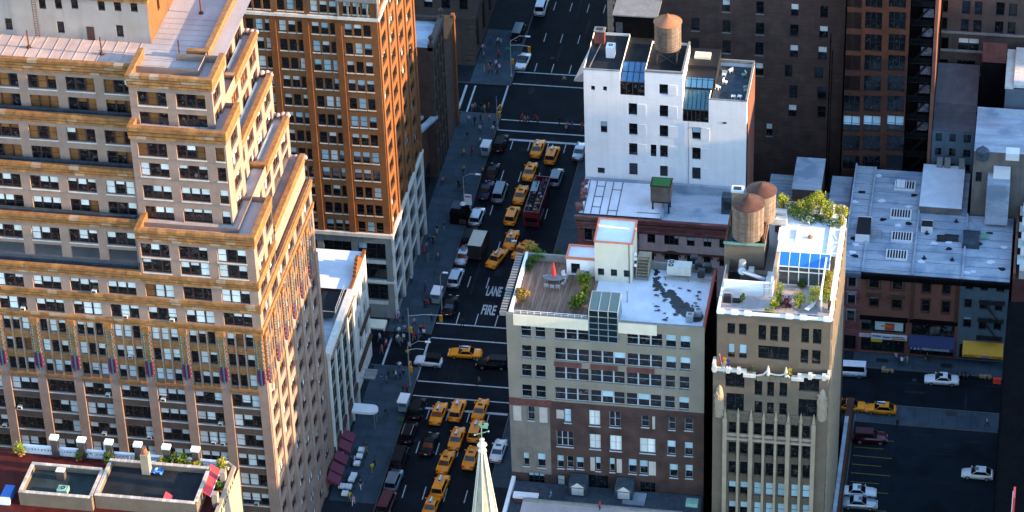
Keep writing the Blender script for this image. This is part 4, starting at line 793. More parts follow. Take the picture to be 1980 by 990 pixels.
    for px in (1162, 1187, 1212): X = atY(px, 530, yb_)[0]; wl.append((X - .42 - x0, H - .2, wz, dict(mix=DK)))
    face_of(bk, b, (x0, yb_), UX, x1 - x0, H - 1.1, zt, wl, .2, 0); shell(b, x0, x1, yb_, yb_ + D, zt, 0, True, True, H - 1.1); wpart("cream_wall", b, [M['cream']], bk)
    rf = MB().face([(x0, yb_, zt), (x1, yb_, zt), (x1, yb_ + D, zt + .5), (x0, yb_ + D, zt + .5)]); wpart("white_top", rf, [M['roof_w']], bk)
    ed = MB(); ed.beam((x0, yb_, zt + .05), (x1, yb_, zt + .05), .14).beam((x1, yb_, zt + .05), (x1, yb_ + D, zt + .55), .14).beam((x0, yb_, zt + .05), (x0, yb_ + D, zt + .55), .14).beam((x0, yb_ + D, zt + .55), (x1, yb_ + D, zt + .55), .14); wpart("orange_edging", ed, [paint("orange_edging", (.62, .17, .08), .6)], bk)
    pi = MB(); pi.beam((x1 - .4, yb_ - .1, H - 1), (x1 - .4, yb_ - .1, zt), .05); wpart("drain_pipe", pi, [M['black']], bk)
    an = MB(); [an.beam((x1 + .2, yb_ + d, H + z), (x1 + .5, yb_ + d, H + z), .22, n=8) for d, z in ((.5, 1.5), (.7, 2.4), (.9, 3.0))]; wpart("white_antennas", an, [M['coping']], bk)
    b2 = thing("low_white_bulkhead", "low white shed with orange rimmed roof behind the roof deck", "shed", (x0 - 2, yb_ + 2, H - 1.1)); X0 = at(1100, 515, H - 1.1)[0]; z2 = H + 1.6
    b = MB(); face_of(b2, b, (X0, yb_ + .9), UX, x0 - X0 - .02, H - 1.1, z2, [(.6, H - .9, wproto(1.2, 1.7, 1, 'darkframe', .08), dict(mix=DK))], .2, 0); shell(b, X0, x0 - .02, yb_ + .9, yb_ + 3.9, z2, 0, True, True, H - 1.1); wpart("wall", b, [M['white_p']], b2)
    t = MB(); roof_block(t, X0 + .15, x0 - .05, yb_ + 1.05, yb_ + 3.8, z2 + .02); wpart("white_top", t, [M['roof_w']], b2); e = MB(); e.box(X0 - .1, x0 - .03, yb_ + .8, yb_ + 1.05, z2 - .1, z2 + .2).box(X0 - .1, X0 + .15, yb_ + 1.05, yb_ + 3.9, z2 - .1, z2 + .2).box(X0 + .15, x0 - .03, yb_ + 3.7, yb_ + 3.95, z2 - .1, z2 + .2); wpart("orange_edging", e, [MATS["orange_edging"]], b2)
    st = thing("roof_steps", "tan wooden steps rising beside the cream bulkhead", "steps", (x1 + 1.2, yb_ + .8, H - 1.1))
    for k in range(7): put("tread", MB().box(-.75, .75, 0, .32, 0, .1).mesh("tread", M['gothic_l']), st, (0, k * .3, .25 + k * .3))
    put("stringer", MB().box(-.85, -.75, 0, 2.2, 0, 2.4).box(.75, .85, 0, 2.2, 0, 2.4).box(-.85, .85, 2.2, 3.4, 0, 2.35).mesh("stringer", M['gothic_l']), st)
    # glass stair tower in front
    gx0 = atY(960 + 768 / 4.304, 600, Y)[0]; gx1 = atY(960 + 1008 / 4.304, 600, Y)[0]; gz0 = atY(1165, 660, Y)[1]; gz1 = H + 1.6
    gt = thing("glass_stair_tower", "teal glass stair tower with sloping glazed roof at the beige building parapet", "glass tower", ((gx0 + gx1) / 2, Y, gz0)); n, m_ = 3, 5; pw = (gx1 - gx0) / n; ph = (gz1 - gz0) / m_; fr = MB(); yo = Y - .15
    for k in range(n + 1): fr.beam((gx0 + k * pw, yo, gz0), (gx0 + k * pw, yo, gz1), .06).beam((gx0 + k * pw, yo, gz1), (gx0 + k * pw, Y + 3.2, gz1 + .7), .05)
    for j in range(m_ + 1): fr.beam((gx0, yo, gz0 + j * ph), (gx1, yo, gz0 + j * ph), .055)
    fr.beam((gx0, Y + 3.2, gz1 + .7), (gx1, Y + 3.2, gz1 + .7), .06); fr.beam((gx1, Y + 3.2, gz1 + .7), (gx1, Y + 3.2, H - 1), .06); wpart("frame", fr, [paint('steel_blue_frame', (.2, .25, .28), .4)], gt)
    tg = paint("teal_stair_glass", (.008, .018, .022), .08, spec=.8); tgl = paint("pale_teal_glass", (.05, .1, .11), .15, spec=.8); pmesh = MB().face([(0, 0, 0), (pw - .1, 0, 0), (pw - .1, 0, ph - .1), (0, 0, ph - .1)]).mesh("pane", tg)
    for k in range(n):
        for j in range(m_): put("pane", pmesh, gt, (gx0 + k * pw + .05 - gt.location[0], yo + .02 - Y, j * ph + .05))
        put("pane", MB().face([(0, 0, 0), (pw - .12, 0, 0), (pw - .12, 3.2, .7), (0, 3.2, .7)]).mesh("pane", tgl), gt, (gx0 + k * pw + .06 - gt.location[0], yo + .08 - Y, gz1 - gz0 + .02))
    put("pane", MB().face([(0, 0, 0), (0, 3.3, 0), (0, 3.3, gz1 + .6 - H + 1.1), (0, 0, gz1 - H + 1.1)]).mesh("pane", tgl), gt, (gx1 - gt.location[0], yo - Y, H - 1.1 - gz0)); put("pane", MB().face([(0, 3.3, 0), (0, 0, 0), (0, 0, gz1 - H + 1.1), (0, 3.3, gz1 + .6 - H + 1.1)]).mesh("pane", tgl), gt, (gx0 - gt.location[0], yo - Y, H - 1.1 - gz0))
    back = MB().box(gx0 + .05, gx1 - .05, Y + .5, Y + .55, gz0 - .2, H - 1.1); wpart("stair_back", back, [M['near_black']], gt)
    # roof terrace things
    zd = H - 1.08
    x, y = at(1071, 545, zd); t = thing("terrace_table", "oval grey table on the roof deck under the red umbrella", "table", (x, y, zd)); P = [(1.35 * math.cos(R(20 * k)), .75 * math.sin(R(20 * k))) for k in range(18)]; put("tabletop", MB().prism(P, .7, .76).mesh("tabletop", M['lime_g']), t)
    for a in (-.8, .8):
        for b_ in (-.35, .35): put("leg", MB().box(a - .04, a + .04, b_ - .04, b_ + .04, 0, .7).mesh("leg", M['galv']), t)
    u = thing("red_umbrella", "closed red parasol standing in the terrace table", "umbrella", (x, y + .05, zd)); put("pole", MB().cyl(0, 0, .77, 1.5, .03, n=8).mesh("pole", M['galv']), u); put("closed_canopy", MB().lathe(0, 0, [(.1, .95), (.33, 1.15), (.2, 2.1), (.06, 3.0), (.02, 3.15)], 10).mesh("closed_canopy", paint("red_canvas", (.5, .012, .02), .7)), u)
    seats = [(1057, 558, 0), (1068, 560, 0), (1079, 560, 0), (1089, 553, 1), (1094, 543, 1), (1056, 545, 3)]
    for k, (px, py, d) in enumerate(seats):
        xx, yy = at(px, py, zd); c = thing("terrace_chair", ["grey mesh chair at the near left of the terrace table", "grey mesh chair at the near middle of the terrace table", "grey mesh chair at the near right of the terrace table", "grey mesh chair at the right end of the terrace table", "grey mesh chair at the far right of the terrace table", "grey mesh chair at the left end of the terrace table"][k], "chair", (xx, yy, zd), d * R(70), "chairs round the terrace table")
        put("seat", MB().box(-.25, .25, -.25, .25, .4, .46).mesh("seat", M['galv']), c); put("backrest", MB().prism([(-.27, -.3), (.27, -.3), (.3, -.22), (-.3, -.22)], .46, .95).mesh("backrest", M['galv']), c)
        for a in (-.22, .22):
            for b_ in (-.22, .22): put("leg", MB().box(a - .02, a + .02, b_ - .02, b_ + .02, 0, .4).mesh("leg", M['galv']), c)
    xx, yy = at(1091, 536, zd); c = thing("white_chair", "white plastic chair behind the terrace table", "chair", (xx, yy, zd), R(40)); put("seat", MB().box(-.27, .27, -.27, .27, .38, .45).mesh("seat", M['coping']), c); put("backrest", MB().box(-.27, .27, .22, .28, .45, .95).mesh("backrest", M['coping']), c); put("legs", MB().box(-.25, -.2, -.25, -.2, 0, .38).box(.2, .25, -.25, -.2, 0, .38).box(-.25, -.2, .2, .25, 0, .38).box(.2, .25, .2, .25, 0, .38).mesh("legs", M['coping']), c)
    for px, py, h, r_, ms, lb, pt in ((1010, 582, 1.9, .85, ['leaf_o', 'leaf'], "yellowing shrub in the near left corner of the roof deck", None), (1118, 595, 1.6, .95, ['leaf', 'leaf_d'], "olive green bush at the near right of the roof deck", None), (1130, 550, 1.5, .8, ['leaf', 'leaf_y'], "bright green planter bush beside the bulkhead shed", .5), (1029, 505, 1.0, .7, ['leaf', 'leaf_d'], "low green planter bush at the far left of the roof deck", None), (1045, 499, .9, .9, ['leaf', 'leaf'], "clipped green hedge bush at the back edge of the roof deck", None), (1022, 520, 1.0, .6, ['leaf_d', 'leaf'], "dark green bush on the avenue side of the roof deck", None), (1080, 499, .8, .6, ['leaf_d', 'leaf_d'], "dark round bush at the back of the roof deck", None), (1029, 492, 1.8, .8, ['leaf_o', 'leaf_y'], "tall yellow shrub at the far avenue corner of the deck", None), (1132, 570, 1.3, .6, ['leaf_y', 'leaf_d'], "trailing green shrub along the glass tower side of the deck", None)):
        xx, yy = at(px, py, zd); plant("terrace_shrub", lb, xx, yy, zd, h, r_, ms, "shrubs on the beige building roof deck", 260, pt)
    rl = thing("terrace_railing", "pale metal railing along the front of the roof deck", "railing", (XL + 6, Y + .15, H)); m1 = MB(); m1.beam((XL + 1.0, Y + .15, H + .5), (XD, Y + .15, H + .5), .035).beam((XL + 1.0, Y + .15, H + .25), (XD, Y + .15, H + .25), .025); wpart("rail", m1, [M['coping']], rl); m2 = MB(); [m2.beam((XL + 1.0 + k * .9, Y + .15, H - .3), (XL + 1.0 + k * .9, Y + .15, H + .5), .03) for k in range(13)]; wpart("posts", m2, [M['coping']], rl)
    fl = thing("flower_boxes", "row of mixed flower boxes behind the front railing of the roof deck", "flower box", (XL + 6, Y + .8, zd)); wpart("boxes", MB().box(XL + 1.2, XD - .3, Y + .5, Y + 1.0, zd, zd + .4), [M['pinkst']], fl); fo = leaf_mesh(4.6, .35, .3, 300, .1, ['leaf', 'leaf_r'], 77, .55); put("foliage", fo, fl, ((XL + XD) / 2 - XL - 6, 0, 0))
    xx, yy = at(1123, 533, zd); b_ = thing("side_table", "tan counter table beside the low white shed", "table", (xx, yy, zd)); put("tabletop", MB().box(-.5, .5, -.9, .9, .8, .88).mesh("tabletop", M['gothic_l']), b_); put("legs", MB().box(-.45, -.38, -.85, -.78, 0, .8).box(.38, .45, -.85, -.78, 0, .8).box(-.45, -.38, .78, .85, 0, .8).box(.38, .45, .78, .85, 0, .8).mesh("legs", M['gothic_l']), b_)
    xx, yy = at(1136, 532, zd); t = thing("blue_barrel", "small blue drum beside the tan counter table", "barrel", (xx, yy, zd)); put("drum", MB().lathe(0, 0, [(.28, 0), (.32, .2), (.28, .4), (.32, .6), (.28, .85)], 12).mesh("drum", paint("blue_plastic", (.03, .09, .35), .4)), t); put("lid", MB().cyl(0, 0, .85, .92, .3, n=12).mesh("lid", M['coping']), t)
    # air conditioners
    x, y = at(1314, 525, H - .3); ac_unit("large white air conditioner with two fans on a steel frame", x, y, H - .5, 3.2, 1.6, 1.4, [(-1.1, .4), (-1.1, -.4)], None, 'lime')
    fr = thing("steel_unit_frame", "long steel dunnage frame under the roof air conditioners", "frame", (x + 1, y, H - 1.1)); wpart("beams", MB().box(x - 2, x + 5, y - 1.1, y - .95, H - .75, H - .55).box(x - 2, x + 5, y + .9, y + 1.05, H - .75, H - .55), [M['gothic_l']], fr); lg = MB(); [lg.box(x + a, x + a + .12, y + b, y + b + .12, H - 1.1, H - .75) for a in (-1.8, 1.2, 4.6) for b in (-1.05, .9)]; wpart("legs", lg, [M['flash']], fr)
    for k, (px, py, lb) in enumerate(((1342, 507, "black cased condenser, back left of the cluster by the red parapet"), (1351, 518, "black cased condenser in the middle of the cluster by the red parapet"), (1369, 523, "black cased condenser nearest the red parapet"), (1356, 533, "black cased condenser at the front of the cluster"), (1334, 612, "grey condenser at the near edge of the white roof"), (1350, 603, "grey condenser just behind the near roof corner"))):
        x, y = at(px, py, H - .4); ac_unit(lb, x, y, H - (.55 if k < 4 else 1.1), .95, .95, 1.1, [(0, 0)], "condensers on the beige building roof", 'black' if k < 4 else 'galv')
    x, y = at(1213, 571, H); v = thing("roof_vent_pipe", "grey capped vent pipe beside the glass stair tower", "vent", (x, y, H - 1.1)); put("pipe", MB().cyl(0, 0, 0, 1.7, .09, n=8).mesh("pipe", M['galv']), v); put("cap", MB().lathe(0, 0, [(.18, 1.6), (.2, 1.75), (.03, 1.95)], 10).mesh("cap", M['galv']), v)
build_grey()
# ================================================================== gothic tower with the garden roof
def build_gothic():
    XL, XR, Y, YB, H = -34.6, -20.05, 318.0, 341.0, 47.3; YL = 316.7; ZT = 39.0
    th = thing("gothic_stone_tower", "slim tan gothic stone tower with white topped parapets and roof garden", "building", (-27, 328, 0))
    A = (1360, 560, 4.5); Bz = (1360, 760, 4.303); w = MB(); ws = []; TL = [(.72, 'glass', 'shade_b', 1)]
    for r, m in (((208, 278, 290, 385), DK), ((308, 378, 298, 395), DK), ((478, 548, 310, 440), DK), ((580, 650, 318, 448), DK), ((680, 750, 325, 455), DK), ((852, 918, 338, 465), DK), ((952, 1025, 345, 475), DK), ((213, 275, 472, 590), TL), ((310, 375, 478, 598), TL), ((845, 915, 520, 640), DK), ((945, 1020, 530, 648), DK), ((475, 745, 492, 612), DK)):
        ws.append(win_px(XL, Y, *A, r, n=1 if r[1] - r[0] < 200 else 3, mix=m, rails=(.35,) if m is DK else ()))
    face_of(th, w, (XL, Y), UX, XR - XL, ZT - 1, H, ws, .45, 0)
    ws = []
    XLl, XRl = XL - .35, XR
    mix_b = [(0, 'glass', 'blind', 3), (0, 'glass_w', 'blind', 2)]
    for r in ((445, 512, 785, 920), (555, 618, 772, 930), (662, 728, 795, 932)): ws.append(win_px(XLl, YL, *A, r, mix=[(0, 'glass', 'blind', 1)], rails=(.25,)))
    for r in ((190, 358, 728, 852), (832, 1006, 772, 890)): ws.append(win_px(XLl, YL, *A, r, n=2, mix=DK, rails=(.25,)))
    for r in ((425, 487, 70, 180), (528, 587, 78, 190), (630, 692, 85, 195)): ws.append(win_px(XLl, YL, *Bz, r, mix=mix_b))
    for r in ((190, 335, 5, 150), (790, 942, 50, 200)): ws.append(win_px(XLl, YL, *Bz, r, n=2, mix=DK))
    cols = ((208, 272), (304, 370), (419, 483), (515, 585), (614, 680), (727, 793), (822, 888))
    for y0, y1, dy, m in ((238, 345, 5.5, mix_b), (405, 515, 5.5, mix_b), (568, 680, 5.5, mix_b), (735, 845, 5.5, BL), (900, 1010, 5.5, BL), (1065, 1175, 5.5, BL)):
        for k, (x0, x1) in enumerate(cols): ws.append(win_px(XLl, YL, *Bz, (x0, x1, y0 + dy * k, y1 + dy * k), mix=m if m is not BL or k > 1 else HB))
    facade_ops = ws
    face_of(th, w, (XLl, YL), UX, XRl - XLl, 0, ZT - .3, ws, .5, 0)
    shell(w, XL, XR, Y, YB, H - .9, 1, True, True, ZT - 1); shell(w, XLl, XRl, YL, YB, ZT - .3, 1, True, True)
    wpart("stone_wall", w, [M['gothic'], M['gothic']], th)
    tr = MB(); roof_block(tr, XLl, XRl, YL + .3, Y, ZT - .9); wpart("setback_floor", tr, [M['tar_g']], th)
    # right-hand wall ribs catch the sun
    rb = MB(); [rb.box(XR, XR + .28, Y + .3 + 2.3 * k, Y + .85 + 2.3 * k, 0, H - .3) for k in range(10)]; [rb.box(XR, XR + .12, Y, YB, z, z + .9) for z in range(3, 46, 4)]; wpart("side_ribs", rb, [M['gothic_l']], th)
    # piers, spandrels and tracery
    pr = MB(); zlo = 0; zmid = atY(1360 + 500 / 4.303, 760 + 235 / 4.303, YL)[1] + .3
    edges = [cols[0][0] - 30] + [(cols[k][1] + cols[k + 1][0]) / 2 for k in range(6)] + [cols[6][1] + 26]
    for k, e in enumerate(edges):
        X = atY(1360 + e / 4.303, 860, YL)[0]; ww = .27 if k in (2, 5, 0, 7) else .16; pr.box(X - ww, X + ww, YL - (.65 if k in (2, 5) else .45), YL, 0, zmid, 0); pr.lathe(X, YL - .2, [(.2, zmid), (.24, zmid + .3), (.05, zmid + 1.5), (.02, zmid + 1.7)], 6, 0)
    wpart("piers", pr, [M['gothic_l']], th)
    tc = MB()
    for k in range(7):
        X0 = atY(1360 + cols[k][0] / 4.303, 800, YL)[0]; X1 = atY(1360 + cols[k][1] / 4.303, 800, YL)[0]; cx = (X0 + X1) / 2; tc.box(X0 - .1, X1 + .1, YL - .12, YL, zmid - .1, zmid + 1.1)
        for j in range(12): t0, t1 = R(30 * j), R(30 * j + 30); tc.beam((cx + .42 * math.cos(t0), YL - .16, zmid + .5 + .36 * math.sin(t0)), (cx + .42 * math.cos(t1), YL - .16, zmid + .5 + .36 * math.sin(t1)), .06, n=4)
        tc.beam((cx - .3, YL - .17, zmid + .8), (cx, YL - .17, zmid + .2), .05, n=4).beam((cx + .3, YL - .17, zmid + .8), (cx, YL - .17, zmid + .2), .05, n=4)
        for zz in (735, 568, 900):
            z = atY(1360 + 540 / 4.303, 760 + (zz - 28) / 4.303, YL)[1]
            for j in range(5): xx = X0 + (X1 - X0) * (j + .5) / 5; tc.box(xx - .05, xx + .05, YL - .1, YL, z - .7, z + .5)
    wpart("carved_tracery", tc, [M['gothic']], th)["kind"] = "stuff"
    cb = MB(); z = atY(1485, 760 + 395 / 4.303, YL)[1]; cb.box(XLl + 1.7, XR - 1.5, YL - .5, YL, z, z + .3).box(XLl + 1.7, XR - 1.5, YL - .25, YL, z + .5, z + .9); wpart("string_course", cb, [M['gothic_l']], th)
    for px, py in ((1391, 772), (1590, 780)):
        X, Zz = atY(px, py, YL); gb = MB(); rr = random.Random(px)
        gb.lathe(X, YL - .1, [(.5, Zz - 2.6), (.62, Zz - 1.6), (.6, Zz), (.5, Zz + 1.2), (.35, Zz + 2.0), (.08, Zz + 2.4)], 9, 0)
        for k in range(40): a = rr.uniform(math.pi, 2 * math.pi); zz = Zz + rr.uniform(-2.4, 1.6); gb.lathe(X + .58 * math.cos(a), YL - .1 + .55 * math.sin(a), [(.05, zz - .18), (.14, zz), (.04, zz + .2)], 5, 0)
        wpart("carved_grotesque", gb, [M['gothic_l']], th)
    # scalloped white parapet of the setback
    wp = MB(); xs = [XLl, XLl + 1.8, XLl + 2.1, -31.2, -30.2]; zt = ZT + .35
    wp.box(XLl - .15, -30.6, YL - .2, YL + .2, ZT - .1, zt).box(-24.0, XR + .15, YL - .2, YL + .2, ZT - .1, zt - .05).box(-31.0, -29.4, YL - .4, YL + .3, ZT - .6, ZT - .15).box(-24.8, -23.2, YL - .4, YL + .3, ZT - .6, ZT - .15).box(XLl - .15, XLl + .25, YL + .3, Y + .6, ZT - .35, zt + .3).box(XR - .2, XR + .15, YL + .3, Y, ZT - .35, zt)
    for x in (XLl + .2, -33.0, -31.6, -22.4, -20.6): wp.box(x - .24, x + .24, YL - .26, YL + .3, ZT - .3, zt + .15)
    pk = [(-29.3, ZT - .4), (-28.4, ZT - .15), (-27.9, ZT + .5), (-27.6, ZT + .1), (-26.9, ZT - .05), (-26.3, ZT - .05), (-25.8, ZT + .1), (-25.5, ZT + .5), (-25.2, ZT - .1), (-24.9, ZT - .4)]
    for k in range(len(pk) - 1): wp.beam((pk[k][0], YL - .1, pk[k][1]), (pk[k + 1][0], YL - .1, pk[k + 1][1]), .12, n=6)
    for x in (-27.8, -25.5): wp.lathe(x, YL - .1, [(.2, ZT - .2), (.22, ZT + .5), (.05, ZT + 1.3)], 6)
    wpart("white_parapet", wp, [M['lime']], th)
    pn = MB(); [pn.box(-29.2 + .16 * k, -29.12 + .16 * k, YL - .06, YL, ZT - 1.3, ZT - .45) for k in range(27)]; wpart("gothic_panelling", pn, [M['gothic_l']], th)
    up = MB(); up.box(XL - .1, XR + .1, Y - .12, Y + .3, H - .15, H + .12)
    for x in (XL + .4, XL + 2.2, XL + 3.9, -25.4, -23.6, XR - .5): up.box(x - .45, x + .45, Y - .2, Y + .32, H - .2, H + .3)
    up.box(XR - .3, XR + .12, Y + .3, YB, H - .4, H + .1); up.box(XL - .1, XL + .2, Y + .3, YB, H - .4, H + .1); wpart("white_coping", up, [M['coping']], th)
    # roof: terrace in front, garden room, plant room with tanks behind
    zr = H - .9
    rf = MB(); roof_block(rf, XL, XR, Y, YB, zr); wpart("terrace_paving", rf, [M['roof']], th)
    tile = MB().box(0, .92, 0, .92, 0, .04).mesh("paving_tile", M['roof'])
    for i in range(7):
        for j in range(5): put("paving_tile", tile, th, (-28.0 + i * .97 + 27, Y + .9 + j * .97 - 328, zr))
    x0, x1 = at(1503, 560, zr)[0], at(1601, 563, zr)[0]; yg = at(1550, 553, zr)[1]; zg = atY(1550, 517, yg)[1]
    gr = thing("garden_room", "glazed roof garden room with five bright blue skylight panes", "garden room", ((x0 + x1) / 2, yg, zr)); n = 5; pw = (x1 - x0) / n; fr = MB(); D = 1.9
    for k in range(n + 1): fr.box(x0 + k * pw - .06, x0 + k * pw + .06, yg - .06, yg + .06, zr, zg).beam((x0 + k * pw, yg, zg), (x0 + k * pw, yg + D, zg + 1.0), .06)
    for z in (zr + .1, zg - .75, zg): fr.box(x0, x1, yg - .07, yg + .07, z - .06, z + .06)
    fr.beam((x0, yg + D, zg + 1.0), (x1, yg + D, zg + 1.0), .08); wpart("white_frame", fr, [M['coping']], gr)
    bl = paint("bright_blue_skylight", (.02, .16, .5), .12, spec=.8); pg = paint("garden_room_glass", (.05, .065, .06), .08, spec=.8)
    for k in range(n):
        put("skylight_pane", MB().face([(0, 0, 0), (pw - .12, 0, 0), (pw - .12, D, 1.0), (0, D, 1.0)]).mesh("skylight_pane", bl), gr, (x0 + k * pw + .06 - gr.location[0], .02, zg - zr + .06)); put("pane", MB().face([(0, 0, 0), (pw - .12, 0, 0), (pw - .12, 0, zg - zr), (0, 0, zg - zr)]).mesh("pane", pg), gr, (x0 + k * pw + .06 - gr.location[0], .04, 0))
    bx = MB(); bx.box(x0 - .5, x0 - .08, yg - 1.5, yg + D, zr, zg + .9, 0).box(x0 - .5, XR - .4, yg + D + .05, YB - 3.0, zr, zg + .7, 1, 2); wpart("side_wall", bx, [M['gothic_l'], M['gothic'], M['roof_w']], gr)
    skl = MB(); sx, sy = at(1524, 455, zg + .8); skl.box(sx - 1.2, sx + 1.2, sy - 1.1, sy + 1.1, zg + .7, zg + 1.0, 0).box(sx - 1.25, sx - 1.05, sy - 1.2, sy + 1.2, zg + .7, zg + 1.2, 0).box(sx + 1.05, sx + 1.25, sy - 1.2, sy + 1.2, zg + .7, zg + 1.2, 0); wpart("white_skylight_box", skl, [M['coping']], gr)
    vx, vy = at(1567, 459, zg + .8); wpart("vent_knob", MB().lathe(vx, vy, [(.3, zg + .7), (.35, zg + .95), (.1, zg + 1.2)], 8), [M['pot']], gr)
    # white front wall on the left half of the terrace and the machinery yard behind
    wl = thing("white_terrace_wall", "white wall with ladder behind the grill terrace", "wall", (-31, Y + 3, zr)); yw = at(1450, 572, zr)[1]; xw0, xw1 = XL + .2, at(1494, 575, zr)[0]; wpart("wall", MB().box(xw0, xw1, yw, yw + .3, zr, zr + 2.2), [M['coping']], wl); ld = MB(); lx = at(1483, 570, zr)[0]; [ld.beam((lx + a, yw - .06, zr), (lx + a, yw - .06, zr + 2.2), .03) for a in (-.35, .35)]; [ld.beam((lx - .35, yw - .06, zr + .4 * k), (lx + .35, yw - .06, zr + .4 * k), .025) for k in range(1, 6)]; wpart("ladder", ld, [M['galv']], wl)
    my = thing("machinery_yard", "open rooftop machinery yard with ducts between white walls", "machinery", (-31, yw + 2.5, zr)); mb = MB(); mb.box(xw0, xw1, yw + .35, yw + 5.0, zr, zr + .1, 1).box(xw0, xw0 + .3, yw + .3, yw + 5.2, zr, zr + 2.0, 0).box(xw1 - .3, xw1, yw + .3, yw + 5.2, zr, zr + 2.3, 2).box(xw0 + 1.6, xw1 - 1.2, yw + .8, yw + 1.6, zr, zr + 1.2, 0).box(xw0 + 1.9, xw1 - 1.0, yw + 2.4, yw + 3.2, zr, zr + 1.9, 0).box(xw1 - 1.1, xw1 - .35, yw + .6, yw + 3.5, zr, zr + 1.6, 2); wpart("walls", mb, [M['gothic'], M['tar'], M['coping']], my)
    du = MB(); du.beam((xw0 + 1.8, yw + 4.0, zr + 1.0), (xw0 + 2.2, yw + 2.0, zr + 2.4), .5, n=10).beam((xw0 + 2.2, yw + 2.0, zr + 2.4), (xw1 - 1.2, yw + 1.6, zr + 1.6), .3, n=8).cyl(xw0 + 2.1, yw + 3.2, zr + 1.8, zr + 3.2, .55, .45, n=12).box(xw0 + 3.0, xw0 + 3.7, yw + 2.0, yw + 2.8, zr + 1.9, zr + 2.7); wpart("ducts", du, [M['galv']], my)
    # plant room carrying the two water tanks
    x0p, x1p = at(1405, 470, zr + 2.5)[0], at(1483, 470, zr + 2.5)[0]; yp = yw + 5.2; zp = atY(1445, 470, yp)[1]
    pl = thing("tank_platform", "tan plant room with green copper edge carrying two water tanks", "plant room", (-32, yp + 2, zr)); wpart("wall", MB().box(x0p, x1p, yp, yp + 6.6, zr, zp - .2, 0), [M['gothic']], pl); wpart("copper_edge", MB().box(x0p - .1, x1p + .1, yp - .12, yp + .1, zp - .3, zp), [M['copper']], pl); wpart("black_deck", MB().box(x0p, x1p, yp + .1, yp + 6.6, zp - .2, zp + .02), [M['black']], pl); wpart("steel_beams", MB().box(x0p + .1, x0p + .35, yp + .2, yp + 6.4, zp + .02, zp + .6).box(x1p - .35, x1p - .1, yp + .2, yp + 6.4, zp + .02, zp + .9), [M['rust']], pl)
    tx, ty = at(1446, 455, zp + .3); water_tank("water_tank", "large weathered water tank with brown cone roof in front on the gothic tower", tx, ty, zp + .03, 2.0, 5.0, .4, M['tankroof'], M['tankw'])
    water_tank("water_tank", "second water tank half hidden behind the large one on the gothic tower", tx + 1.3, ty + 4.2, zp + .03, 1.85, 4.3, .4, M['tankroof'], M['tankw'])
    x, y = at(1426, 380, zp + 2); wpart("tan_chimney", MB().box(x - .7, x + .7, y - .6, y + .6, zr, zp + 3.0, 0).box(x - .8, x + .8, y - .7, y + .7, zp + 3.0, zp + 3.3, 1).box(x - .5, x + .5, y - .4, y + .4, zp + 3.3, zp + 3.34, 2), [M['gothic_l'], M['coping'], M['black']], pl)
    for k, (px, py) in enumerate(((1506, 413), (1506, 427))): x, y = at(px, py, zg + 1.2); ac_unit(["white condenser nearest the hedge beside the water tanks", "white condenser in front of another beside the water tanks"][k], x, y, zg + .7, 2.2, .95, 1.0, [(-.6, 0)], "condensers by the water tanks", 'lime')
    # trellis on the right edge
    trl = thing("white_trellis", "pale timber trellis frame along the sunny edge of the garden roof", "trellis", (XR - .4, YB - 8, zr)); m = MB(); xa, xb = XR - 1.5, XR - .15
    for x in (xa, xb): m.box(x - .1, x + .1, Y + .5, YB - 1, zg + .6, zg + .85); [m.box(x - .1, x + .1, y - .1, y + .1, zr, zg + .6) for y in (Y + 3, Y + 9, YB - 6, YB - 1.2)]
    for y in (yg + 2.5, yg + 5, yg + 8): m.box(xa, xb, y - .1, y + .1, zg + .6, zg + .85)
    m.beam((xa, yg + 2.6, zg + .7), (xb, yg + 4.9, zg + .7), .1).beam((xb, yg + 5.1, zg + .7), (xa, yg + 7.9, zg + .7), .1); wpart("frame", m, [M['coping']], trl)
    rw = thing("garden_railing", "white rail fence in front of the roof hedge", "railing", (-26, YB - 3, zg)); m = MB(); yy = YB - 3.0; m.box(-28.5, XR - 1.6, yy, yy + .1, zg + 1.6, zg + 1.75).box(-28.5, XR - 1.6, yy - .05, yy + .25, zg + .7, zg + 1.1); [m.box(-28.5 + 1.35 * k, -28.4 + 1.35 * k, yy, yy + .1, zg + 1.1, zg + 1.6) for k in range(6)]; wpart("rails", m, [M['coping']], rw)
    wpart("garden_floor", MB().box(-29.2, XR - .3, YB - 2.9, YB - .1, zr, zg + .3), [M['gothic']], rw)
    for k, (px, py, h, r_, ms, lb) in enumerate(((1515, 398, 2.7, .75, ['leaf_y', 'leaf'], "upright yellow green shrub, leftmost in the roof hedge"), (1540, 410, 1.8, 1.2, ['leaf', 'leaf_d'], "broad green shrub in the middle of the roof hedge"), (1560, 402, 2.9, 1.0, ['leaf_y', 'leaf'], "tall feathery shrub right of the hedge middle"), (1583, 400, 3.0, 1.1, ['leaf_y', 'leaf_y'], "bright yellow feathery shrub in the roof hedge"), (1603, 412, 2.6, .9, ['leaf_y', 'leaf'], "golden green shrub near the right end of the hedge"), (1628, 425, 3.2, .75, ['leaf_y', 'leaf_o'], "tall yellow shrub alone at the sunny corner of the roof"), (1550, 422, 1.0, 1.3, ['leaf', 'coping'], "white flowering bush behind the white rail fence"), (1580, 424, 1.0, 1.2, ['leaf_d', 'leaf'], "low dark green bush behind the white rail fence"), (1612, 432, 1.3, .8, ['leaf', 'coping'], "white dotted bush behind the trellis"))):
        x, y = at(px, py, zg + .4 + h * .45); plant("hedge_shrub", lb, max(-29, min(x, XR - .2)), min(YB - .3, y), zg + .3, h, r_, ms, "shrubs of the roof hedge", 420, None, "shrub", .11)
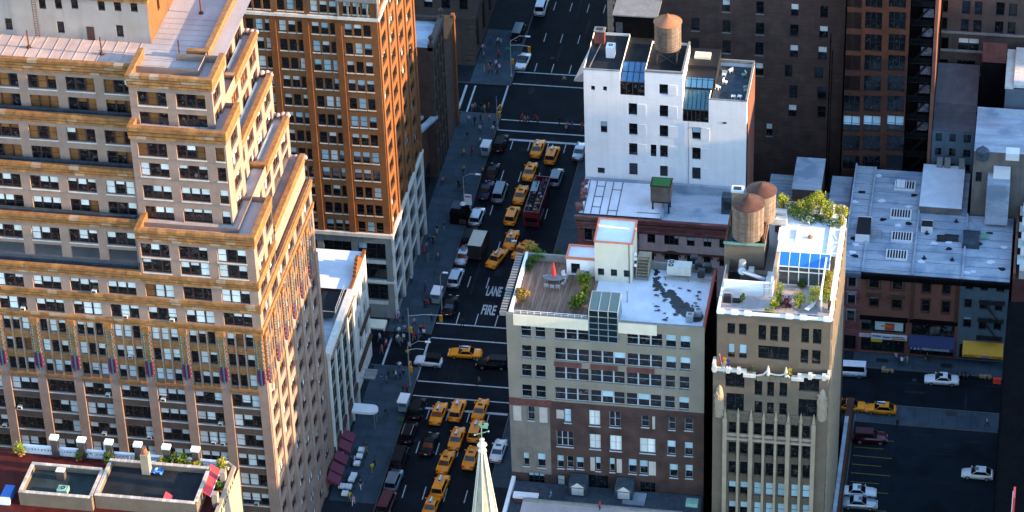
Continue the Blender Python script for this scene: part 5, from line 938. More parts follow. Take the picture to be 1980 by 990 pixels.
    for px, py, h, r_, ms, lb in ((1506, 575, 2.6, .6, ['leaf_y', 'leaf'], "tall lime green shrub at the end of the white terrace wall"), (1500, 590, 1.4, .6, ['leaf_y', 'leaf'], "small lime shrub by the terrace railing"), (1521, 588, 1.5, .6, ['leaf_r', 'leaf_r'], "plum red shrub on the garden terrace"), (1546, 585, 2.1, .75, ['leaf_y', 'leaf'], "green leafy shrub at the middle of the garden terrace"), (1575, 578, 2.4, .9, ['leaf_y', 'leaf_y'], "pale lime shrub right of the garden terrace middle"), (1600, 548, 2.8, .8, ['leaf_y', 'leaf_o'], "golden shrub against the trellis by the garden room"), (1602, 585, 2.6, .75, ['leaf_y', 'leaf'], "lime shrub at the sunny near corner of the garden terrace"), (1597, 570, 1.8, .5, ['leaf_r', 'leaf_o'], "reddish shrub between two lime ones by the trellis"), (1550, 552, .8, .5, ['leaf_d', 'leaf'], "low green trough plant before the garden room glass"), (1434, 578, .9, .35, ['leaf', 'leaf_y'], "small potted green plant by the grill"), (1487, 603, .8, .5, ['leaf_y', 'leaf'], "lime plant spilling over the terrace railing")):
        x, y = at(px, py, zr + h * .45); plant("garden_shrub", lb, x, max(Y + .5, y), zr, h, r_, ms, "shrubs of the garden terrace", 330, .45 if h < 1 else None, "shrub", .1)
    rl = thing("terrace_railing", "dark iron railing along the front of the garden terrace", "railing", (-27, Y + .45, zr)); m = MB(); [m.beam((XL + .4, Y + .45, zr + z), (XR - .5, Y + .45, zr + z), .035) for z in (.1, 1.25)]; wpart("rails", m, [M['galv']], rl); m = MB(); [m.beam((XL + .4 + .2 * k, Y + .45, zr + .1), (XL + .4 + .2 * k, Y + .45, zr + 1.25), .014, n=4) for k in range(68)]; wpart("balusters", m, [M['black']], rl)
    for px, lb in ((1406, "black covered grill left on the tower terrace"), (1424, "steel barbecue with lid right of the covered grill")):
        x, y = at(px, 578, zr + .5); g = thing("barbecue", lb, "barbecue", (x, y, zr)); put("cart", MB().box(-.5, .5, -.3, .3, .1, .85).mesh("cart", M['black']), g); put("lid", MB().prism([(-.45, -.3), (.45, -.3), (.45, .3), (-.45, .3)], .85, 1.15).mesh("lid", M['black'] if px < 1410 else M['galv']), g)
    lt = thing("sun_lounger", "pale folding lounger among the shrubs of the garden terrace", "lounger", (*at(1567, 592, zr + .4), zr), R(-30)); put("bed", MB().prism([(-.3, -.9), (.3, -.9), (.3, .4), (-.3, .4)], .3, .38).mesh("bed", M['coping']), lt); put("backrest", MB().face([(-.3, .4, .38), (.3, .4, .38), (.3, .9, .85), (-.3, .9, .85)]).face([(-.3, .9, .8), (.3, .9, .8), (.3, .4, .33), (-.3, .4, .33)]).mesh("backrest", M['coping']), lt); put("legs", MB().box(-.3, -.25, -.8, -.75, 0, .3).box(.25, .3, -.8, -.75, 0, .3).box(-.3, -.25, .3, .35, 0, .3).box(.25, .3, .3, .35, 0, .3).mesh("legs", M['galv']), lt)
    for px, py, lb in ((1458, 690, "small evergreen in a box on the left of the gothic setback"), (1527, 708, "yellow flowering plant in a box on the right of the gothic setback")):
        x, y = at(px, py, ZT); plant("box_plant", lb, x, YL + .1, ZT - .1, .9, .4, ['leaf_d', 'leaf'] if px < 1500 else ['leaf_y', 'leaf_o'], None, 120, .3)
    # flags
    fx, fz = atY(1400, 675, YL); fg = thing("flag_cluster", "bunch of coloured flags on slanted poles at the left of the gothic setback", "flags", (fx, YL - .3, ZT - .4)); po = MB(); [po.beam((0, .3, 0), (-.5 + .4 * k, -.3, 3.4 - .3 * k), .03) for k in range(3)]; put("poles", po.mesh("poles", M['coping']), fg)
    for k, c in enumerate(((.5, .02, .03), (.6, .35, .02), (.03, .04, .2))):
        fm = MB(); zt = 3.3 - .3 * k; xo = -.5 + .4 * k
        for j in range(6): a = .22 * j; fm.face([(xo + .08 * math.sin(j * 1.3), -.3 + .05 * j, zt - a), (xo + .5 + .1 * math.cos(j * 1.7), -.35 + .04 * j, zt - a - .15), (xo + .5 + .1 * math.cos(j * 1.7 + 1.7), -.31 + .04 * j, zt - a - .37), (xo + .08 * math.sin(j * 1.3 + 1.3), -.25 + .05 * j, zt - a - .22)])
        put("flag", fm.mesh("flag", paint("flag_%d" % k, c, .8)), fg)
    lb_ = thing("low_side_annex", "narrow low annex with pale blue roof beside the gothic tower and the lot", "building", (-19.2, 335, 0)); wpart("wall", MB().box(XR + .3, -18.75, 320, 356.5, 0, 5.5), [M['brownst']], lb_); wpart("pale_roof", MB().box(XR + .35, -19.15, 320, 352, 5.5, 5.56), [M['roof_b']], lb_)
build_gothic()
# ================================================================== ground, streets, pavements, markings
ASPH = mat("asphalt", (.0065, .011, .0165), rough=.8, var=.45, scale=.3, patch=.45, dark=(.004, .006, .009), bump=.2, spec=.1)
ASPH2 = mat("worn_asphalt", (.0115, .0205, .03), rough=.85, var=.45, scale=.22, patch=.5, dark=(.004, .006, .009), spec=.1)
SLAB = mat("pavement_flag", (.046, .07, .09), rough=.85, var=.16, scale=.5, patch=.35, dark=(.018, .028, .038), rnd=.07)
BASE = mat("pavement_bed", (.015, .02, .026), rough=.9, var=.2); KERB = mat("granite_kerb", (.1, .105, .11), var=.15)
WLINE = mat("road_paint", (.45, .48, .5), rough=.7, var=.22, scale=2.5, patch=.25, dark=(.3, .31, .32), bump=0); YLINE = mat("yellow_bay_paint", (.42, .26, .04), rough=.8, var=.3, scale=2, patch=.5, dark=(.1, .07, .02), bump=0)
struct("ground", MB().face([(-4000, -1500, -.006), (4000, -1500, -.006), (4000, 6000, -.006), (-4000, 6000, -.006)]), [ASPH2])
KW, KE = -84.4, -69.2
STREETS = [(289.8, 298.5), (362.5, 371.2), (434.5, 443.8)]
struct("avenue_road", MB().face([(KW, 180, 0), (KE, 180, 0), (KE, 900, 0), (KW, 900, 0)]), [ASPH])
for s0, s1 in STREETS:
    struct("cross_street_road", MB().face([(-260, s0, -.002), (KW, s0, -.002), (KW, s1, -.002), (-260, s1, -.002)]).face([(KE, s0, -.002), (120, s0, -.002), (120, s1, -.002), (KE, s1, -.002)]), [ASPH])
def block(x0, x1, y0, y1):
    o = struct("pavement", MB().box(x0 + .16, x1 - .16, y0 + .16, y1 - .16, -.05, .11), [BASE])
    k = MB().box(x0, x1, y0, y0 + .155, -.05, .135).box(x0, x1, y1 - .155, y1, -.05, .135).box(x0, x0 + .155, y0 + .155, y1 - .155, -.05, .135).box(x1 - .155, x1, y0 + .155, y1 - .155, -.05, .135)
    put("kerb", k.mesh("kerb", KERB), o); return o
ys = [(200, 289.8), (298.5, 362.5), (371.2, 434.5), (443.8, 620)]
WB = [block(-260, KW, a, b) for a, b in ys]; EB = []
for a, b in ys:
    if a == 298.5: EB.append(block(KE, -18.6, a, b))
    else: EB.append(block(KE, 120, a, b))
# paving flags on the pavements the photograph shows
def flags(parent, x0, x1, y0, y1, nx, ny):
    w, d = (x1 - x0) / nx, (y1 - y0) / ny; me = MB().box(.02, w - .02, .02, d - .02, .1, .132).mesh("paving_slab", SLAB)
    for i in range(nx):
        for j in range(ny): put("paving_slab", me, parent, (x0 + i * w, y0 + j * d, 0))
flags(WB[1], -91.4, KW - .18, 330, 362.3, 3, 15); flags(WB[2], -91.4, KW - .18, 371.4, 434.3, 3, 29); flags(EB[1], KE + .18, -62.6, 336, 362.3, 2, 11)
flags(WB[3], -91.6, KW - .18, 444, 462, 3, 8); flags(EB[2], -20.0, 2.6, 371.4, 374.9, 10, 2); flags(EB[2], KE + .18, -62.6, 371.4, 432, 2, 24)
lot = block(-18.6, 120, 357.9, 362.5); flags(lot, -18.4, 2.4, 358.1, 362.3, 10, 1)
struct("parking_lot", MB().face([(-18.6, 298.7, .004), (2.2, 298.7, .004), (2.2, 357.9, .004), (-18.6, 357.9, .004)]), [ASPH2])
def line(x0, x1, y0, y1, m=WLINE, nm="road_marking"): return struct(nm, MB().face([(x0, y0, .006), (x1, y0, .006), (x1, y1, .006), (x0, y1, .006)]), [m])
for y, t in ((353.0, .5), (355.8, .22), (359.4, .24), (370.4, .24), (374.2, .26), (427.0, .55), (429.7, .3), (433.0, .24), (444.6, .24), (448.5, .26)):
    x0 = KW + (2.6 if t > .45 else .2); line(x0, KE - .2, y - t / 2, y + t / 2)
line(-84.6, -84.3, 359.6, 370.2); line(-85.0, -84.7, 433.2, 444.4); line(-90.4, -90.1, 361.4, 369.5); line(-92.2, -91.8, 435.5, 443.2); line(-90.6, -90.3, 434.6, 443.2)
for X in (-81.1, -78.15, -75.05, -72.1):
    for y0, y1 in ((322, 324.9), (332.0, 334.9), (342.3, 345.1), (350.4, 352.6), (374.4, 377.4), (384.2, 387.1), (394.2, 397.1), (404.4, 407.3), (414.5, 417.6), (424.0, 426.7), (449, 451.8), (459, 462), (470, 473), (481, 484)): line(X - .07, X + .07, y0, y1)
def road_text(txt, x, y, w, h):
    c = bpy.data.curves.new("txt", 'FONT'); c.body = txt; c.size = 1; c.offset = .028; o = bpy.data.objects.new("road_lettering", c); COL.objects.link(o); bpy.context.view_layer.update()
    me = bpy.data.meshes.new_from_object(o); bpy.data.objects.remove(o); xs = [v.co.x for v in me.vertices]; yy = [v.co.y for v in me.vertices]
    for v in me.vertices: v.co.x = (v.co.x - min(xs)) / (max(xs) - min(xs)) * w; v.co.y = (v.co.y - min(yy)) / (max(yy) - min(yy)) * h
    me.materials.append(WLINE); t = put("road_lettering", me, None, (x, y, .007)); t["kind"] = "structure"; return t
road_text("LANE", -77.9, 382.3, 2.35, 2.6); road_text("FIRE", -77.8, 377.3, 2.2, 2.6)
for k in range(11): line(-18.2, -12.6 if k % 2 else -14.0, 336.0 + k * 2.0, 336.09 + k * 2.0, YLINE, "bay_marking")
MH = MB().cyl(0, 0, 0, .006, .38, n=18).mesh("manhole_cover", mat("cast_iron", (.045, .045, .047), var=.3)); mh = ((852, 700, "left of the near intersection"), (770, 702, "on the corner by the banner sign"), (1112, 470, "in the avenue beside the maroon building"), (1068, 112, "past the far crosswalk"), (1768, 735, "in the side street before the white sedan"), (1838, 802, "square of dark iron by the lot pavement"))
for px, py, w in mh: tag(put("manhole_cover", MH, None, (*at(px, py), .008)), "round iron manhole cover " + w if "square" not in w else "dark iron cover beside the lot pavement", "manhole cover", "manhole covers")

PATCH = mat("fresh_asphalt_patch", (.0035, .0055, .008), rough=.7, var=.3); PATCH2 = mat("pale_asphalt_patch", (.014, .021, .029), rough=.9, var=.3, patch=.4)
rp = random.Random(12)
for k in range(46):
    if k < 30: x0 = rp.uniform(KW + .6, KE - 2); y0 = rp.uniform(322, 470); w, d = rp.choice(((.5, 5), (1.2, 2.4), (2.2, 1.2), (.35, 9), (.8, .8)))
    else: x0 = rp.uniform(-17, 0); y0 = rp.uniform(338, 370); w, d = rp.choice(((3, .5), (1.5, 1), (.4, 4), (5, .3)))
    if 356 < y0 < 362.6 and k >= 30: continue
    struct("road_patch", MB().face([(x0, y0, .0048), (x0 + w, y0, .0048), (x0 + w, y0 + d, .0048), (x0, y0 + d, .0048)]) if rp.random() < .5 else MB().face([(x0 + w / 2 + w * .6 * rp.uniform(.7, 1.1) * math.cos(a * .7), y0 + d / 2 + d * .6 * rp.uniform(.7, 1.1) * math.sin(a * .7), .0048) for a in range(9)]), [PATCH if rp.random() < .55 else PATCH2]).location.z = .0002 * (k % 5)
# ================================================================== buildings behind and at the right
def build_back():
    Z1 = (1480, 0, 3); Z3 = (1100, 0, 3.75)
    Y, XL, XR = 412.5, -62.5, -25.5
    th = thing("dark_brick_block", "huge plain dark brown brick block with scattered small windows behind the white building", "building", (-45, 420, 0)); w = MB(); ws = []
    mixd = [(0, 'glass', 'blind', 4), (.5, 'glass', 'blind', 2)]
    for r in ((1112, 1172, 145, 235), (1112, 1170, 295, 385), (1355, 1415, 165, 250), (1350, 1412, 308, 400), (1350, 1410, 458, 548), (887, 947, 128, 222), (887, 943, 280, 360), (1112, 1170, 0, 85), (1357, 1415, 10, 100), (1430, 1475, 895, 985)): ws.append(win_px(XL, Y, *Z3, r, mix=mixd, sill='lime_g'))
    for r in ((148, 192, 25, 95), (143, 190, 142, 213), (142, 190, 262, 335), (112, 158, 378, 447), (137, 184, 495, 570), (133, 182, 608, 680), (318, 362, 35, 105), (313, 362, 152, 220), (305, 358, 270, 345), (283, 335, 390, 457), (302, 355, 503, 578), (302, 350, 618, 685)): ws.append(win_px(XL, Y, *Z1, r, mix=mixd))
    face_of(th, w, (XL, Y), UX, XR - XL, 0, 56, ws, .25, 0); shell(w, XL, XR, Y, 425, 56, 1); wpart("brick_wall", w, [M['dbrick'], M['dbeige']], th)
    q_ = MB(); [q_.box(XL - .12, XL + (1.1 if k % 2 else .75), Y - .1, Y + .6, k * .8, k * .8 + .74) for k in range(68)]; wpart("pale_quoins", q_, [M['gothic_l']], th)
    fe = MB(); x = atY(1600, 260, Y)[0]; [fe.beam((x, Y - .1, 3), (x, Y - .1, 33), .08), fe.beam((x + .35, Y - .1, 3), (x + .35, Y - .1, 30), .06)]; wpart("drain_pipes", fe, [M['near_black']], th)
    # rust brown grid building with fire escape
    Y, XL, XR, XM = 405.0, -24.8, -11.1, -15.3
    th = thing("rust_grid_building", "rust brown grid fronted loft building with fire escape and sunlit edge", "building", (-18, 412, 0)); w = MB(); ws = []
    for i, (y0, y1) in enumerate(((-50, 45), (70, 170), (200, 298), (322, 412), (440, 530), (556, 648), (672, 765), (785, 877), (900, 985))):
        for x0, x1 in ((457, 553), (573, 673), (710, 810)):
            o_ = (6 - i) * 2.0; ws.append(win_px(XL, Y, *Z1, (x0 + o_ - 6, x1 + o_ - 6, y0, y1), n=2 if i == 6 else 3, frame='darkframe', mix=[(1, 'glass_b', 'shade_b', 1), (.6, 'glass_b', 'shade_b', 1)] if i == 6 else DK, cols=0))
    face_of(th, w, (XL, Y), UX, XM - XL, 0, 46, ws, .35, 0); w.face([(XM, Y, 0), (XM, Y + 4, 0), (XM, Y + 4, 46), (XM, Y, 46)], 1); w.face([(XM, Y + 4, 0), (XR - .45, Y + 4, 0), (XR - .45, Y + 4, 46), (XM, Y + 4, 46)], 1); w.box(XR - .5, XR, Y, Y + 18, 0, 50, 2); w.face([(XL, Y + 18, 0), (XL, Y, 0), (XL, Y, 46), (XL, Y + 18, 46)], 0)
    roof_block(w, XL, XM, Y, Y + 18, 46); wpart("brick_wall", w, [M['gbrick'], M['near_black'], M['pinkst']], th)  # edge strip paler than the brick: sunlight put into its colour
    fe = thing("fire_escape", "black iron fire escape stairs in the dark slot beside the sunlit edge", "fire escape", (-13.2, Y + 2, 0)); gl = mat("pale_graffiti_wall", (.35, .33, .42), var=.5, scale=1.5)
    for k in range(11):
        z = 8 + k * 3.4; p = MB().box(XM + .1, XR - .7, Y + 2.2, Y + 3.9, z, z + .08).box(XM + .1, XR - .7, Y + 2.2, Y + 2.26, z + .9, z + .96); [p.beam((XM + .2 + .3 * j, Y + 2.22, z), (XM + .2 + .3 * j, Y + 2.22, z + .93), .02, n=4) for j in range(11)]; wpart("landing", p, [M['black']], fe); s = MB().beam((XM + .6, Y + 2.6, z), (XR - 1.0, Y + 2.6, z + 3.3), .09, n=4).beam((XM + .6, Y + 3.2, z), (XR - 1.0, Y + 3.2, z + 3.3), .09, n=4); wpart("stair", s, [M['black']], fe)
        if k > 2: wpart("pale_wall_patch", MB().box(XM + 1.8, XR - .8, Y + 3.93, Y + 3.97, z + .5, z + 2.0), [gl], fe)
    # grey brown office building top right
    Y, XL, XR = 418.0, -10.8, 12.0; th = thing("grey_brown_office_block", "grey brown brick building with paired windows at the upper right", "building", (0, 425, 0)); w = MB(); ws = []
    for r in ((1010, 1058, -60, -10), (1140, 1188, -55, -5), (1010, 1058, 0, 72), (1140, 1188, 5, 82), (1213, 1260, 8, 86), (1338, 1388, 15, 92), (1412, 1460, 20, 96), (1008, 1055, 102, 172), (1133, 1180, 112, 182), (1205, 1253, 118, 188), (1330, 1380, 125, 195), (1405, 1452, 130, 200)): ws.append(win_px(XL, Y, *Z1, r, mix=DK))
    for r in ((1005, 1060, 215, 290), (1118, 1240, 222, 300), (1005, 1058, 345, 420), (1110, 1215, 352, 430)): ws.append(win_px(XL, Y, *Z1, r, n=2, mix=MX))
    face_of(th, w, (XL, Y), UX, XR - XL, 0, 52, ws, .3, 0); shell(w, XL, XR, Y, Y + 7, 52, 0); wpart("brick_wall", w, [M['dbeige']], th); b = MB(); [b.box(XL, 2, Y - .25, Y, z, z + .35) for z in (atY(1870, 65, Y)[1], atY(1870, 100, Y)[1], atY(1870, 145, Y)[1])]; wpart("stone_bands", b, [M['lime_g']], th)
    # small grey house, roofs stepping back
    th = thing("small_grey_house", "small grey rear house with nine dark windows and slate roofs", "building", (-8, 408, 0)); Y, XL, XR = 405.2, -11.0, -4.5; w = MB(); ws = [win_px(XL, Y, *Z1, r, mix=DK) for r in ((987, 1024, 773, 820), (1067, 1106, 777, 824), (1150, 1190, 782, 832), (983, 1020, 857, 902), (1064, 1102, 862, 908), (1147, 1187, 868, 915), (980, 1016, 948, 990), (1060, 1098, 950, 992), (1143, 1184, 954, 996))]
    face_of(th, w, (XL, Y), UX, XR - XL, 0, 21.2, ws, .25, 0); shell(w, XL, XR, Y, 412, 21.2, 0); wpart("wall", w, [M['bluest']], th); r = MB(); roof_block(r, XL, XR, Y, 409, 21.25); r.box(XL, XR, 409, 417, 21, 22.6, 0); r.face([(XL, 411, 22.62), (XR, 411, 22.62), (XR, 417.5, 26), (XL, 417.5, 26)]); wpart("slate_roof", r, [mat("slate_roof", (.13, .125, .145), var=.15)], th)
    # low house at right edge with cone vent
    th = thing("low_grey_rear_house", "low grey rear house with flat roof and white hatch at the right", "building", (1, 400, 0)); Y, XL, XR = 393.0, -4.3, 9; z = atY(1925, 295, Y)[1]; w = MB(); ws = [win_px(XL, Y, 1860, 100, 3.09, r, mix=DK) for r in ((82, 118, 720, 778), (252, 292, 728, 790))]; face_of(th, w, (XL, Y), UX, XR - XL, 0, z, ws, .25, 0); shell(w, XL, XR, Y, 404, z, 0); wpart("wall", w, [M['greypatch']], th); r = MB(); roof_block(r, XL, XR, Y, 404, z + .02); r.box(XL, XR, 403.6, 404, z, z + 1); wpart("flat_roof", r, [M['roof_b']], th)
    x, y = at(1958, 298, z + .6); wpart("white_hatch", MB().box(x - 1.0, x + 1.0, y - .9, y + .9, z, z + 1.2), [M['coping']], th); x, y = at(1900, 295, z + 1); wpart("round_cowl", MB().lathe(x, y, [(1.0, z), (1.0, z + 1.4), (.1, z + 2.2)], 10), [M['flash']], th)
    a = MB().box(-2.0, 1.4, Y - 3.4, Y, 15, z - 3.6, 0).box(-1.2, 1.3, Y - 1.6, Y - .2, z - 3.6, z - 2.2, 1); wpart("rear_annex", a, [M['roof_b'], M['coping']], th)
    th = thing("slate_blue_blind_wall", "plain slate blue windowless wall with pale stepped top at the right edge", "building", (6, 408, 0)); z = atY(1960, 172, 405.0)[1]; x0 = atY(1940, 230, 405)[0]; wpart("wall", MB().box(x0, 14, 405.0, 416, 0, z), [mat("slate_blue_paint", (.1, .13, .16), var=.1)], th); wpart("pale_top", MB().box(x0 - .1, x0 + 1.2, 404.9, 416, z, z + .4).box(x0 + 1.2, 14, 404.9, 416, z + .3, z + .8), [M['lime']], th)
    th = thing("brick_slot_wall", "tall black side wall topped with dark red brick between rear houses", "building", (-1, 410, 0)); wpart("wall", MB().box(-4.2, x0 - .2, 412, 417, 0, 30, 0).box(-4.2, x0 - .2, 411.9, 412, 30, 33.5, 1), [M['near_black'], M['redbrick_l']], th)
    # ---- rowhouses on the side street
    Y = 375.0; Zr = (1600, 500, 3.96)
    defs = [("red_rowhouse", "narrow red brick rowhouse with stone quoined windows beside the gothic tower", -22.5, -19.45, 'rom', 14.9, 404), ("pink_arched_rowhouse", "pink brownstone rowhouse with two arched windows above a sign clad shop", -19.45, -12.1, 'pinkst', 14.8, 403.5), ("pink_pilaster_rowhouse", "pink brownstone rowhouse with tall framed windows above a blue awning", -12.1, -4.75, 'pinkst', 14.8, 404), ("blue_grey_rowhouse", "blue grey painted rowhouse with iron fire escape and yellow awning", -4.75, 2.35, 'bluest', 14.8, 392.4)]
    wr = [[(160, 215, 135, 215), (155, 210, 260, 345), (150, 205, 395, 475)], [(320, 395, 140, 228), (500, 575, 155, 242), (322, 390, 285, 370), (495, 565, 300, 385)], [(727, 788, 165, 262), (882, 942, 175, 275), (722, 778, 315, 410), (877, 935, 325, 420)], [(1058, 1117, 180, 240), (1173, 1232, 193, 250), (1292, 1353, 200, 258), (1048, 1107, 305, 380), (1165, 1222, 315, 390), (1283, 1342, 325, 405), (1038, 1100, 445, 530), (1158, 1213, 455, 545), (1273, 1333, 465, 550)]]
    for (nm, lb, xl, xr, mt, h, yb), rs in zip(defs, wr):
        th = thing(nm, lb, "rowhouse", ((xl + xr) / 2, Y + 5, 0)); w = MB(); ws = [win_px(xl, Y, *Zr, r, mix=[(0, 'glass', 'blind', 4), (.3, 'glass', 'shade_b', 1)], sill='brownst' if mt == 'pinkst' else None) for r in rs]
        shop = (.4, xr - xl - .4, .3, 3.0); facade(w, (xl, Y), UX, xr - xl, 0, h, [(a, a + p['w'], z, z + p['h']) for a, z, p, _ in ws] + [shop], .35, 0); [window(th, (xl, Y), UX, a, z, p, **o_) for a, z, p, o_ in ws]; window(th, (xl, Y), UX, shop[0], shop[2], wproto(q(shop[1] - shop[0]), 2.7, 4, 'darkframe', .08, .12, (.8,)), mix=DK, name="shopfront")
        shell(w, xl + .02, xr - .02, Y, yb, h - .5, 0); wpart("front_wall", w, [M[mt]], th); r = MB(); roof_block(r, xl, xr, Y + .2, yb, h - .35); wpart("silver_roof", r, [M['roof_b'] if mt != 'pinkst' or xl > -13 and False else M['roof_b']], th)
        rs_ = random.Random(int(xl * 7)); y_ = Y + 1.5
        while y_ < yb - 1: put("roof_seam", MB().box(0, (xr - xl - .35), 0, .05, 0, .02).mesh("roof_seam", M['flash']), th, (xl + .3 - th.location[0], y_ - th.location[1], h - .35)); y_ += rs_.uniform(1.6, 3.0)
        for k in range(7): x_, yy_ = rs_.uniform(xl + .6, xr - .8), rs_.uniform(Y + 1, yb - 1); put("roof_patch", MB().face([(rs_.uniform(.35, .8) * math.cos(a * .785), rs_.uniform(.25, .6) * math.sin(a * .785), 0) for a in range(8)]).mesh("roof_patch", M['roof_w'] if k % 3 else M['tar_g']), th, (x_ - th.location[0], yy_ - th.location[1], h - .325 + .002 * k))
        c = MB().box(xl + .02, xr - .02, Y - .55, Y + .2, h - .55, h - .05).box(xl + .02, xr - .02, Y - .3, Y, h - 1.0, h - .55); wpart("cornice", c, [M['near_black'] if mt != 'rom' else M['bluest']], th); e = MB().box(xl + .02, xl + .26, Y + .2, yb, h - .35, h + .1); wpart("party_parapet", e, [M['roof_b']], th)
        tr = MB()
        for (a, z, p, _), r in zip(ws, rs):
            if mt == 'pinkst' and xl < -13 and z > h - 5:
                cx = xl + a + p['w'] / 2
                for j in range(8): t0, t1 = math.pi * j / 8, math.pi * (j + 1) / 8; tr.beam((cx + 1.0 * math.cos(t0), Y - .1, z + p['h'] - .6 + .8 * math.sin(t0)), (cx + 1.0 * math.cos(t1), Y - .1, z + p['h'] - .6 + .8 * math.sin(t1)), .14)
                tr.box(cx - 1.1, cx - .9, Y - .2, Y, z - .1, z + p['h'] - .5).box(cx + .9, cx + 1.1, Y - .2, Y, z - .1, z + p['h'] - .5)
            else: tr.box(xl + a - .2, xl + a + p['w'] + .2, Y - .16, Y, z + p['h'], z + p['h'] + .3).box(xl + a - .15, xl + a, Y - .1, Y, z, z + p['h']).box(xl + a + p['w'], xl + a + p['w'] + .15, Y - .1, Y, z, z + p['h'])
            if mt == 'pinkst' and xl < -13 and z < h - 5: tr.box(xl + a - .5, xl + a + p['w'] + .5, Y - .6, Y, z + p['h'] + .1, z + p['h'] + .6)
        wpart("window_surrounds", tr, [M['brownst'] if mt == 'pinkst' else (M['bluest'] if mt == 'bluest' else M['lime_g'])], th)
        g = MB().box(xl + .1, xr - .1, Y - .35, Y, 6.4, 7.0); 
        if mt == 'pinkst': wpart("shop_cornice", g, [M['near_black']], th)
        if nm == "pink_arched_rowhouse":
            sh = MB().box(xl + .4, xr - .4, Y - .1, Y, 4.3, 6.3); wpart("upper_shop_window", sh, [M['glass']], th); wpart("poster_panel", MB().box(xl + 2.4, xl + 6.6, Y - .16, Y - .1, 4.6, 6.1, 0).box(xl + 3.9, xl + 5.3, Y - .19, Y - .16, 4.65, 5.95, 1).box(xl + 3.3, xl + 5.0, Y - .2, Y - .19, 5.25, 5.5, 2), [paint("pale_poster", (.42, .56, .56), .5), paint("red_poster", (.4, .05, .04), .5), paint("orange_poster", (.5, .2, .02), .5)], th)
            sg = MB().box(xl + 1.9, xr - .1, Y - .5, Y - .3, 3.1, 4.0, 0).box(xl + .1, xl + 1.8, Y - .5, Y - .3, 3.3, 3.9, 1).box(xl + 1.9, xl + 3.6, Y - .5, Y - .35, 2.55, 3.05, 2).box(xl + 2.1, xl + 3.4, Y - .53, Y - .5, 3.55, 3.75, 3).box(xl + 3.6, xl + 4.8, Y - .53, Y - .5, 3.45, 3.65, 3).box(xl + 5.0, xr - .3, Y - .53, Y - .5, 3.2, 3.5, 4).box(xl + 5.0, xr - .5, Y - .53, Y - .5, 3.6, 3.75, 3); wpart("shop_sign", sg, [paint("sign_white", (.55, .6, .62), .5), paint("sign_pink", (.5, .4, .4), .5), paint("sign_yellow", (.5, .38, .02), .5), paint("sign_blue", (.03, .05, .25), .5), paint("sign_orange", (.5, .2, .02), .5)], th)
        if nm == "pink_pilaster_rowhouse":
            [wpart("pilaster", MB().box(x, x + .55, Y - .22, Y, 6.5, h - 1.0), [M['brownst']], th) for x in (xl + .1, xr - .7)]
            wpart("upper_shop_window", MB().box(xl + .5, xr - .5, Y - .1, Y, 4.2, 6.2), [M['glass_w']], th); aw = MB().face([(xl + .2, Y - 1.4, 2.9), (xr - .3, Y - 1.4, 2.9), (xr - .3, Y - .02, 4.1), (xl + .2, Y - .02, 4.1)]).box(xl + .2, xr - .3, Y - 1.42, Y - 1.38, 2.3, 2.9); wpart("blue_awning", aw, [paint("navy_canvas", (.012, .02, .09), .7)], th)
            c = bpy.data.curves.new("t", 'FONT'); c.body = "Y & K MERCHANDISE"; c.size = .62; c.align_x = 'CENTER'; o_ = bpy.data.objects.new("awning_lettering", c); COL.objects.link(o_); bpy.context.view_layer.update(); me = bpy.data.meshes.new_from_object(o_); bpy.data.objects.remove(o_); me.materials.append(paint("lettering_white", (.6, .65, .75), .6)); l = put("awning_lettering", me, th, ((xl + xr) / 2 - .3 - th.location[0], Y - 1.43 - th.location[1], 2.38)); l.rotation_euler = (R(90), 0, 0)
        if nm == "blue_grey_rowhouse":
            f = MB(); [f.box(xr - 4.3, xr - .5, Y - 1.0, Y - .02, z, z + .06).box(xr - 4.3, xr - .5, Y - 1.0, Y - .96, z + .8, z + .86) for z in (4.7, 8.0, 11.2)]; [f.beam((xr - 4.2 + .35 * j, Y - .98, z), (xr - 4.2 + .35 * j, Y - .98, z + .85), .02, n=4) for j in range(11) for z in (4.7, 8.0, 11.2)]; [f.beam((xr - 3.6, Y - d, z + 3.2), (xr - 1.2, Y - d, z), .06, n=4) for d in (.35, .75) for z in (4.7, 8.0)]; wpart("fire_escape", f, [M['black']], th)
            ya = paint("yellow_canvas", (.55, .29, .01), .6); wpart("yellow_awning", MB().face([(xl + .9, Y - 1.5, 2.3), (xr - .2, Y - 1.5, 2.3), (xr - .2, Y - .02, 3.7), (xl + .9, Y - .02, 3.7)]).box(xl + .9, xr - .2, Y - 1.52, Y - 1.48, 1.8, 2.3), [ya], th); wpart("awning_stripe", MB().box(xl + 1.1, xl + 2.8, Y - 1.55, Y - 1.52, 1.95, 2.1, 0).box(xl + 3.7, xl + 4.9, Y - 1.55, Y - 1.52, 1.85, 2.25, 1).box(xl + 5.2, xr - .4, Y - 1.55, Y - 1.52, 1.95, 2.1, 0), [paint("awning_red", (.25, .03, .01), .6), paint("awning_mauve", (.2, .14, .25), .6)], th)
    # skylights and clutter on the rowhouse roofs
    zr = 14.45; names = ["skylight with two white boards, farthest of the four on the pink rowhouse roof", "ribbed white skylight, second from the back of the pink rowhouse roof", "ribbed white skylight, third from the back of the pink rowhouse roof", "ribbed skylight with broken slats nearest the street on the pink rowhouse roof"]
